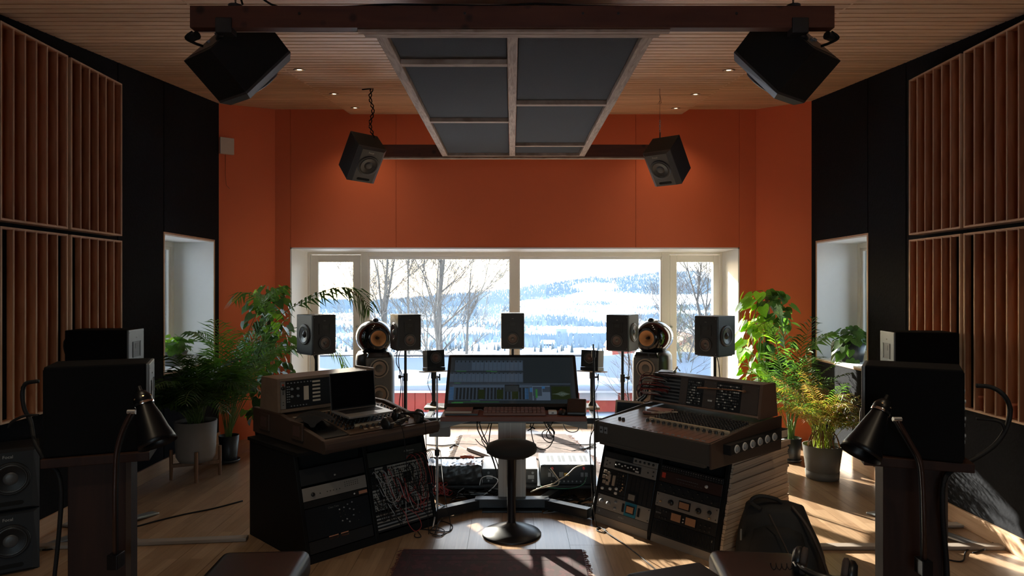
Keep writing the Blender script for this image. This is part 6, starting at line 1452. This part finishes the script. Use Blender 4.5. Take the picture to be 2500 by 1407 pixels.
# leather stools
LEA = mat('brown_black_leather', (.008, .0055, .006), .36, noise=.25, nscale=7, bump=.25, spec=.6)
def leather_stool(x, y, rot, w, d, lab, hz=.43):
    t = thing('leather_stool', lab, 'stool', (x, y, 0), rot)
    b = MB().box(-w/2, w/2, -d/2, d/2, hz-.12, hz).build('cushion', LEA, t, bev=.045, seg=5)
    for p in b.data.polygons: p.use_smooth = True
    for sx in (-1, 1):
        for sy in (-1, 1): MB().cyl((sx*(w/2-.06), sy*(d/2-.06), 0), (sx*(w/2-.06), sy*(d/2-.06), hz-.12), .016, .02, n=10).build('leg', BLACKMET, t)
leather_stool(-.99, 2.60, .06, .36, .40, 'dark leather-topped stool at the bottom left, its seat just in view'); leather_stool(.96, 2.60, -.10, .35, .40, 'dark leather-topped stool at the bottom right carrying headphones')
t = thing('office_chair', 'black padded chair edge at the bottom beside the right leather stool', 'chair', (.66, 2.42, 0), .35)
b = MB().prism([(-.26, .36), (.20, .36), (.24, .40), (.20, .435), (-.26, .425)], -.17, .15).build('seat', BLACKM, t, bev=.015, seg=3); MB().cyl((0, 0, .08), (0, 0, .36), .022, n=12).build('column', BLACKMET, t)
for k in range(5): a = 2*PI*k/5; MB().tube([(0, 0, .09), (.2*math.cos(a), .2*math.sin(a), .04), (.25*math.cos(a), .25*math.sin(a), .02)], .014, 8).build('leg', BLACKMET, t)
headphones('headphones', (1.155, 2.53, .462), (1.5, .1, -.5), 'headphones with brown ear pads lying on the right leather stool', 1.15, BLACKP)
t = thing('coiled_lead', 'coiled black headphone lead lying on the right leather stool', 'cable', (1.02, 2.56, .445))
MB().tube([Vector((-.05+.0035*i, .012*math.sin(i*1.1), .010+.012*math.cos(i*1.1))) for i in range(34)], .002, 5).build('coil', RUBBER, t)
# backpack
BPK = mat('backpack_fabric', (.016, .015, .014), .75, noise=.25, nscale=60, bump=.15); BPK2 = mat('backpack_trim', (.07, .05, .038), .6)
t = thing('backpack', 'black backpack slumped on the floor against the timber-clad rack side', 'backpack', (1.42, 3.60, 0), -.35)
N1, N2 = 26, 18; vs = []; fs = []
for j in range(N2):
    v = j/(N2-1); z = .36*v
    wdt = .235*(1-.42*v**1.6)*(1-.10*(1-v)**3); dep = .125*(1-.45*v**2)
    cx_ = -.035*v; cy_ = .05*v
    if j == N2-1: wdt *= .55; dep *= .5
    for i in range(N1):
        a = 2*PI*i/N1; c, s_ = math.cos(a), math.sin(a)
        vs.append((cx_+wdt*math.copysign(abs(c)**.75, c)+.006*math.sin(5*a+v*6), cy_+dep*math.copysign(abs(s_)**.8, s_)+.006*math.sin(7*a-v*9), z))
fs = [(j*N1+i, j*N1+(i+1) % N1, (j+1)*N1+(i+1) % N1, (j+1)*N1+i) for j in range(N2-1) for i in range(N1)]+[tuple(range((N2-1)*N1, N2*N1)), tuple(range(N1))[::-1]]
MB().add(vs, fs, True).build('main_compartment', BPK, t)
m = MB(); vs = []; fs = []
for j in range(10):
    v = j/9; z = .02+.24*v; w_ = .15*(1-.25*v**2)*(.6 if j in (0, 9) else 1); 
    for i in range(14):
        a = -PI+PI*i/13; vs.append((-.02+w_*math.cos(a), -.09+.05*v+.07*math.sin(a)*(1 if 0 < j < 9 else .4), z))
fs = [(j*14+i, j*14+i+1, (j+1)*14+i+1, (j+1)*14+i) for j in range(9) for i in range(13)]
m.add(vs, fs, True).build('front_pocket', BPK, t)
MB().tube(smooth_curve([(-.10, -.03, .33), (-.15, -.04, .37), (-.11, -.03, .40), (-.03, .0, .385), (.0, .02, .36)], 5), .010, 8).build('grab_handle', BPK, t)
MB().tube(smooth_curve([(-.06, -.10, .33), (-.02, -.135, .26), (.03, -.155, .16), (.06, -.16, .06)], 5), .0035, 5).build('zip_line', BPK2, t)
MB().tube(smooth_curve([(.05, -.02, .36), (.12, -.06, .28), (.18, -.09, .16), (.22, -.09, .04)], 5), .008, 6).build('side_strap', BPK2, t)
MB().box(-.205, -.195, -.08, -.04, .17, .22).build('round_badge', GREYP, t, bev=.004); MB().tube([(-.09, -.17, .04), (-.088, -.172, .012)], .004, 6).build('zip_pull', STEEL, t)
MB().tube(smooth_curve([(.20, -.02, .03), (.26, -.05, .02), (.31, -.04, .02)], 4), .012, 6).build('strap_end', BPK, t)

# ------------------------------------------------------------ plants
SOIL = mat('potting_soil', (.035, .024, .018), 1., noise=.4, nscale=40, bump=.5)
def pot(parent, r_top, r_bot, h, m, z0=0, saucer=None, rnd=False, name='pot'):
    pr = [(r_bot, z0), (r_bot+.003, z0+.004), (r_top, z0+h), (r_top-.006, z0+h), (r_top-.010, z0+h-.03)]
    if rnd: pr = [(r_bot*.55, z0), (r_bot*.85, z0+.012), (r_bot, z0+.05), (r_top, z0+h), (r_top-.012, z0+h), (r_top-.014, z0+h-.04)]
    o = MB().lathe(pr, 36, caps=False).lathe([(.0005, z0+.001), (pr[0][0], z0+.001)], 36, caps=False).build(name, m, parent)
    MB().lathe([(.0005, z0+h-.028), (r_top-.012, z0+h-.032)], 24, caps=False).build('soil', SOIL, parent)
    if saucer: MB().lathe([(r_bot, z0-.0), (saucer, z0+.002), (saucer+.006, z0+.022), (saucer+.002, z0+.022), (r_bot, z0+.006)], 32, caps=False).build('saucer', m, parent)
    return o
def frond_pts(base, az, length, rise, droop, n=14):
    """arching midrib"""
    pts = []; p = Vector(base); el = rise
    for i in range(n+1):
        pts.append(p.copy()); d = Vector((math.cos(az)*math.cos(el), math.sin(az)*math.cos(el), math.sin(el))); p = p+d*(length/n); el -= droop/n*(.4+1.4*i/n)
    return pts
def frond(pts, nl, ll, lw, m, parent, stem_m, r0=.004, start=.35, name='frond', rg=None, fold=.5, droopl=.35, tail=1.0):
    rg = rg or rng; mb = MB(); n = len(pts)-1
    mb.tube(pts, r0, 4, None, r0*.35)
    st = mb
    leaf = MB()
    for k in range(nl):
        f = start+(1-start)*(k+.5)/nl; x = f*n; i = min(n-1, int(x)); q = pts[i].lerp(pts[i+1], x-i); t_ = (pts[i+1]-pts[i]).normalized()
        side = t_.cross(Vector((0, 0, 1))); 
        if side.length < .1: side = Vector((1, 0, 0))
        side.normalize(); up_ = side.cross(t_)
        g = math.sin(PI*(.12+.86*(k+.5)/nl))**.6*tail
        for s_ in (-1, 1):
            L_ = ll*g*rg.uniform(.8, 1.1); a = rg.uniform(.65, .95)*(1-.4*f)
            d = (side*s_*math.sin(a+.25)+t_*math.cos(a+.25)+up_*fold*rg.uniform(.1, .5)).normalized()
            p1 = q+d*L_*.5-Vector((0, 0, L_*.06)); p2 = q+d*L_-Vector((0, 0, L_*droopl*rg.uniform(.5, 1.3)))
            wv = t_*lw*.5
            leaf.add([q-wv*.4, q+wv*.4, p1+wv, p1-wv, p2], [(0, 1, 2, 3), (3, 2, 4)])
    px_, py_ = parent.location.x, parent.location.y
    for b_ in (st, leaf):
        b_.v = [(max(-2.815, min(2.815, x+px_))-px_ if abs(x+px_) > 2.815 else x, min(y, 6.9-py_), z) for x, y, z in b_.v]
    o = st.build(name, stem_m, parent); leaf.build('leaflets', m, o, kind='stuff')
    return o
GD = leafmat('leaf_dark_green', (.022, .050, .018), .35, .35, (.035, .080, .025)); GM = leafmat('leaf_mid_green', (.05, .105, .03), .5, .35, (.07, .14, .035)); GL = leafmat('leaf_bright_green', (.16, .30, .03), .55, .35, (.24, .40, .05), 20)
GY = leafmat('leaf_yellow_brown', (.14, .21, .035), .5, .4, (.26, .13, .045), 25); GB = leafmat('leaf_dry_brown', (.26, .12, .06), .4, .5, (.34, .20, .12), 30); STG = leafmat('stem_green', (.10, .16, .04), .2, .5); STY = leafmat('stem_yellow', (.28, .30, .06), .3, .5)
CONC = mat('concrete_pot', (.23, .20, .18), .7, noise=.06, nscale=30, bump=.05); POTB = mat('black_pot', (.022, .024, .027), .4); POTG = mat('grey_green_pot', (.155, .150, .135), .5)
rp = random.Random(21)
# palm in concrete pot on wooden stand (left)
t = thing('potted_palm', 'bushy dark palm in a pale concrete pot on a four-legged wooden stand', 'plant', (-2.505, 5.41, 0))
o = pot(t, .158, .145, .325, CONC, .125, rnd=True)
LGW = wood('stand_walnut', (.16, .075, .038), (.24, .12, .06), (8, 8, 1), 2, .5, .05)
for k in range(4):
    a = .45+PI/2*k; MB().cyl((.175*math.cos(a), .175*math.sin(a), 0), (.175*math.cos(a), .175*math.sin(a), .235), .0125, .0135, n=12).build('leg', LGW, t)
MB(Matrix.Rotation(.45, 4, 'Z')).box(-.17, .17, -.012, .012, .095, .122).box(-.012, .012, -.17, .17, .095, .122).build('cross_brace', LGW, t)
for k in range(62):
    az = rp.uniform(0, 2*PI); L_ = rp.uniform(.45, .82)
    b = (rp.uniform(-.05, .05), rp.uniform(-.05, .05), .43)
    if math.cos(az) < -.2: L_ = min(L_, .42)
    frond(frond_pts(b, az, L_, rp.uniform(.95, 1.45), rp.uniform(.9, 2.0)), 20, .19, .016, GD if rp.random() < .7 else GM, t, STG, .003, .30, rg=rp)
# tall palm in black pot
t = thing('potted_palm', 'tall airy palm in a black plastic pot with long arching fronds before the orange wall', 'plant', (-2.43, 5.86, 0))
pot(t, .084, .062, .225, POTB, .012, .088)
for k in range(26):
    az = rp.uniform(-2.4, 1.9); L_ = rp.uniform(.8, 1.25)
    if abs(az) > 1.9 or math.cos(az) < -.1: L_ = min(L_, .6)
    frond(frond_pts((rp.uniform(-.02, .02), rp.uniform(-.02, .02), .2), az, L_, rp.uniform(1.28, 1.5), rp.uniform(.5, 1.3)), 20, .26, .014, GM, t, STG, .0045, .36, rg=rp)
# the two big crown fronds
def manual_frond(P0, pxs, nl, ll, m, par, start=.3, lw=.019):
    pts = smooth_curve([Vector(at(x, y, Y))-Vector(P0) for x, y, Y in pxs], 5)
    frond(pts, nl, ll, lw, m, par, STG, .005, start, rg=rp, fold=.15, droopl=.55)
P0 = (-2.43, 5.86, 0)
manual_frond(P0, [(560, 1060, 5.9), (600, 960, 5.9), (650, 820, 5.9), (690, 768, 5.85), (740, 735, 5.8), (790, 712, 5.75), (840, 702, 5.7), (880, 722, 5.65), (903, 758, 5.6)], 30, .30, GD, t, .42, .024)
manual_frond(P0, [(558, 1060, 5.9), (575, 950, 5.95), (600, 830, 6.0), (635, 750, 6.0), (660, 718, 6.0), (690, 700, 6.0)], 18, .22, GM, t, .55)
manual_frond(P0, [(556, 1060, 5.9), (580, 960, 5.9), (610, 860, 5.9), (645, 780, 5.9), (640, 730, 5.95), (600, 715, 6.0), (572, 735, 6.05)], 18, .20, GM, t, .5)
manual_frond(P0, [(562, 1060, 5.9), (600, 980, 5.9), (660, 900, 5.85), (720, 850, 5.85), (790, 840, 5.85), (830, 870, 5.85), (845, 910, 5.9)], 18, .20, GL, t, .55)
manual_frond(P0, [(560, 1060, 5.9), (585, 960, 5.9), (630, 880, 5.9), (680, 850, 5.9), (725, 845, 5.95)], 16, .2, GM, t, .45)
manual_frond(P0, [(550, 1060, 5.9), (540, 950, 5.85), (520, 860, 5.8), (495, 820, 5.8), (465, 810, 5.8)], 16, .2, GD, t, .4)
# heart-shaped leaf mesh
def heart(s=1.):
    pr = [(0, 0), (.30, -.16), (.50, .02), (.50, .28), (.36, .58), (.16, .84), (0, 1.05)]
    vs = [(0, 0, 0), (0, .35, -.04), (0, .7, -.06), (0, 1.05, -.16)]; fs = []
    R_ = [(x, y, .05*x-.12*y*y) for x, y in pr[1:-1]]; L_ = [(-x, y, z) for x, y, z in R_]
    vs += R_+L_
    for b in (4, 9):
        q = [(0, b, b+1), (0, b+1, 1), (1, b+1, b+2), (1, b+2, b+3, 2), (2, b+3, b+4), (2, b+4, 3)]
        fs += [f if b == 4 else f[::-1] for f in q]
    return MB().add([(x*s, y*s, z*s) for x, y, z in vs], fs, True)
HM = {}
def leaf_(parent, p, az, pitch, s, m):
    k = m.name
    if k not in HM: HM[k] = heart().mesh('leaf', m)
    return link('leaf', HM[k], parent, p, (pitch, rp.uniform(-.5, .5), az), s)
# climbing pothos left
t = thing('climbing_pothos', 'tall climbing leafy vine in a black pot before the orange wall at left', 'plant', (-2.27, 6.35, 0))
pot(t, .12, .095, .24, POTB, .0)
MB().cyl((0, 0, .2), (.01, 0, 1.45), .022, .016, n=8).build('moss_pole', mat('moss_pole', (.10, .065, .04), .95, bump=.6, nscale=60), t)
for k in range(12):
    a = rp.uniform(0, 6); z1 = rp.uniform(.9, 1.5); r_ = rp.uniform(.03, .16)
    MB().tube(smooth_curve([(.03*math.cos(a), .03*math.sin(a), .25), (.05*math.cos(a), .05*math.sin(a), z1*.6), (.04*math.cos(a), .04*math.sin(a), z1), (r_*math.cos(a+.3), r_*math.sin(a+.3), z1-.1), (r_*1.3*math.cos(a+.4), r_*1.2*math.sin(a+.4), max(.3, z1-.7))], 4), .003, 4).build('vine', STG, t)
for k in range(210):
    z = rp.uniform(.28, 1.52); a = rp.uniform(-PI, .35); r_ = rp.uniform(.04, .25)*(1-.35*max(0, z-1.2)/.3)
    leaf_(t, (r_*math.cos(a), r_*math.sin(a), z), a-PI/2+rp.uniform(-.5, .5), rp.uniform(-1.3, -.5), rp.uniform(.055, .10), GM if rp.random() < .6 else (GD if rp.random() < .7 else GL))
# pothos right (sunlit)
t = thing('climbing_pothos', 'tall climbing vine with big sunlit yellow-green leaves right of the window', 'plant', (2.36, 6.30, 0))
pot(t, .11, .09, .22, POTB, .0)
MB().cyl((0, 0, .2), (-.01, 0, 1.42), .022, .016, n=8).build('moss_pole', MATS['moss_pole'], t)
for k in range(12):
    a = rp.uniform(0, 6); z1 = rp.uniform(.9, 1.45); r_ = rp.uniform(.03, .2)
    MB().tube(smooth_curve([(.03*math.cos(a), .03*math.sin(a), .25), (.05*math.cos(a), .05*math.sin(a), z1*.6), (.04*math.cos(a), .04*math.sin(a), z1), (-r_, r_*math.sin(a+.3)-.05, z1-.08), (-r_*1.1, -.08, max(.4, z1-.6))], 4), .003, 4).build('vine', STG, t)
for k in range(115):
    z = rp.uniform(.55, 1.47); a = rp.uniform(PI*.75, PI*1.9); r_ = rp.uniform(.04, .22)
    p = (r_*math.cos(a), r_*math.sin(a), z); 
    leaf_(t, p, a-PI/2+rp.uniform(-.5, .5), rp.uniform(-1.3, -.5), rp.uniform(.07, .125), GL if p[0] < -.06 else GM)
for k in range(22):
    z = .50+.043*k+rp.uniform(-.02, .02); leaf_(t, (-.23+rp.uniform(-.05, .03), -.05+rp.uniform(-.06, .06), z), PI/2+rp.uniform(-.6, .9), rp.uniform(-1.2, -.7), rp.uniform(.10, .135), GL)
for k in range(20):
    a = rp.uniform(-.8, 2.2); leaf_(t, (.05+.16*rp.random()*math.cos(a), -.05*rp.random(), rp.uniform(1.1, 1.5)), a-PI/2, rp.uniform(-1.2, -.4), rp.uniform(.08, .12), GM)
# dark palm right
t = thing('potted_palm', 'tall dark green palm in a black pot behind the yellowing one at right', 'plant', (2.41, 5.90, 0))
pot(t, .088, .070, .20, POTB, .008, .085)
for k in range(22):
    az = rp.uniform(0, 2*PI); L_ = rp.uniform(.7, 1.15)
    if math.cos(az) > .2: L_ *= .75
    frond(frond_pts((rp.uniform(-.03, .03), rp.uniform(-.03, .03), .18), az, L_, rp.uniform(1.25, 1.5), rp.uniform(.5, 1.5)), 16, .20, .012, GM if rp.random() < .6 else GD, t, STG, .004, .45, rg=rp)
P0 = (2.41, 5.90, 0)
manual_frond(P0, [(1925, 1060, 5.9), (1915, 950, 5.85), (1900, 860, 5.8), (1885, 810, 5.75), (1865, 790, 5.7), (1850, 800, 5.65)], 18, .2, GL, t, .45)
manual_frond(P0, [(1925, 1060, 5.9), (1925, 940, 5.85), (1915, 840, 5.8), (1905, 780, 5.8), (1900, 750, 5.8)], 18, .2, GM, t, .4)
manual_frond(P0, [(1930, 1060, 5.9), (1945, 940, 5.85), (1965, 870, 5.8), (1995, 830, 5.8), (2030, 812, 5.8)], 18, .2, GM, t, .4)
# yellowing palm right
t = thing('potted_palm', 'sunlit yellowing palm with brown leaf tips in a round grey pot and saucer', 'plant', (2.45, 5.39, 0))
pot(t, .148, .118, .215, POTG, .048)
MB().lathe([(.112, 0), (.122, .004), (.126, .062), (.120, .062)], 32, caps=False).build('saucer', POTG, t)
for k in range(58):
    az = rp.uniform(0, 2*PI); L_ = rp.uniform(.42, .78)
    if math.cos(az) > .3: L_ = min(L_, .50)
    m = GY if rp.random() < .7 else (GB if rp.random() < .5 else GM)
    b = (rp.uniform(-.055, .055), rp.uniform(-.055, .055), .235)
    frond(frond_pts(b, az, L_, rp.uniform(1.05, 1.5), rp.uniform(.7, 1.9)), 17, .13, .0095, m, t, STY, .003, .42, rg=rp, droopl=.5)
for k in range(16):
    a = rp.uniform(-PI, 0); MB().tube(smooth_curve([(.05*math.cos(a), .05*math.sin(a), .38), (.10*math.cos(a), .10*math.sin(a), .34), (.125*math.cos(a), .13*math.sin(a), .26), (.13*math.cos(a), .135*math.sin(a), .20)], 3), .004, 4).build('dry_leaf', GB, t)
# sill plants
t = thing('sill_plant', 'leafy pothos in a dark pot on the sill of the right side window', 'plant', (3.0, 6.02, .852))
pot(t, .115, .080, .18, POTB, 0)
for k in range(60):
    a = rp.uniform(0, 2*PI); r_ = rp.uniform(.02, .17); leaf_(t, (r_*math.cos(a), r_*math.sin(a), .20+.12*rp.random()*(1-r_*3)), a-PI/2+rp.uniform(-.5, .5), rp.uniform(-1.0, .1), rp.uniform(.06, .10), GM)
for k in range(12):
    a = rp.uniform(2.6, 4.6); z = rp.uniform(-.0, .2); leaf_(t, (.15*math.cos(a), .15*math.sin(a), z+.02), a-PI/2, -1.1, rp.uniform(.06, .09), GM)
t = thing('sill_plant', 'leafy pothos in a grey bowl-shaped pot on the sill of the left side window', 'plant', (-3.0, 6.05, .812))
pot(t, .12, .07, .13, mat('grey_pot', (.16, .16, .165), .5), 0)
for k in range(45):
    a = rp.uniform(0, 2*PI); r_ = rp.uniform(.02, .16); leaf_(t, (r_*math.cos(a), r_*math.sin(a), .14+.14*rp.random()*(1-r_*3)), a-PI/2+rp.uniform(-.5, .5), rp.uniform(-1.0, .1), rp.uniform(.06, .10), GL if math.cos(a) < 0 else GM)
# spiky plants behind the monitor and by the desk
t = thing('spider_plant', 'spider plant with bright thin strap leaves behind the wide monitor', 'plant', (.0, 6.92, 0))
t.location = (.0, 6.66, 0)
pot(t, .09, .07, .18, POTB, 0, .085)
MB().box(-.08, .08, -.02, .02, 0, .001).build('felt_pad', POTB, t)
mb = MB()
for k in range(46):
    a = rp.uniform(0, 2*PI); L_ = rp.uniform(.3, .62)
    pts = frond_pts((0, 0, .17), a, L_, rp.uniform(1.1, 1.5), rp.uniform(.6, 2.0), 7)
    sd = Vector((-math.sin(a), math.cos(a), 0))
    lf = MB(); n_ = len(pts)
    lf.add([p+sd*.008*(1-i/(n_-1))*s_ for i, p in enumerate(pts) for s_ in (-1, 1)], [(2*i, 2*i+1, 2*i+3, 2*i+2) for i in range(n_-1)]); lf.build('leaf', GL if k % 3 else GM, t)
# terracotta pots glimpsed inside the lower right diffuser
TER = mat('terracotta', (.52, .17, .09), .7)
for x, y in ((2386, 1000), (2468, 1030)):
    Yq = 1667*2.79/(x+8-1250); 
    q = thing('terracotta_pot', 'small terracotta pot standing in the lower right slatted diffuser, %s' % ('nearer the window' if x < 2400 else 'nearer the camera'), 'pot', (2.785, Yq, .776)); MB().lathe([(.020, 0), (.028, .07), (.030, .07), (.030, .085), (.027, .085)], 20).build('pot', TER, q)
bpy.context.view_layer.update()
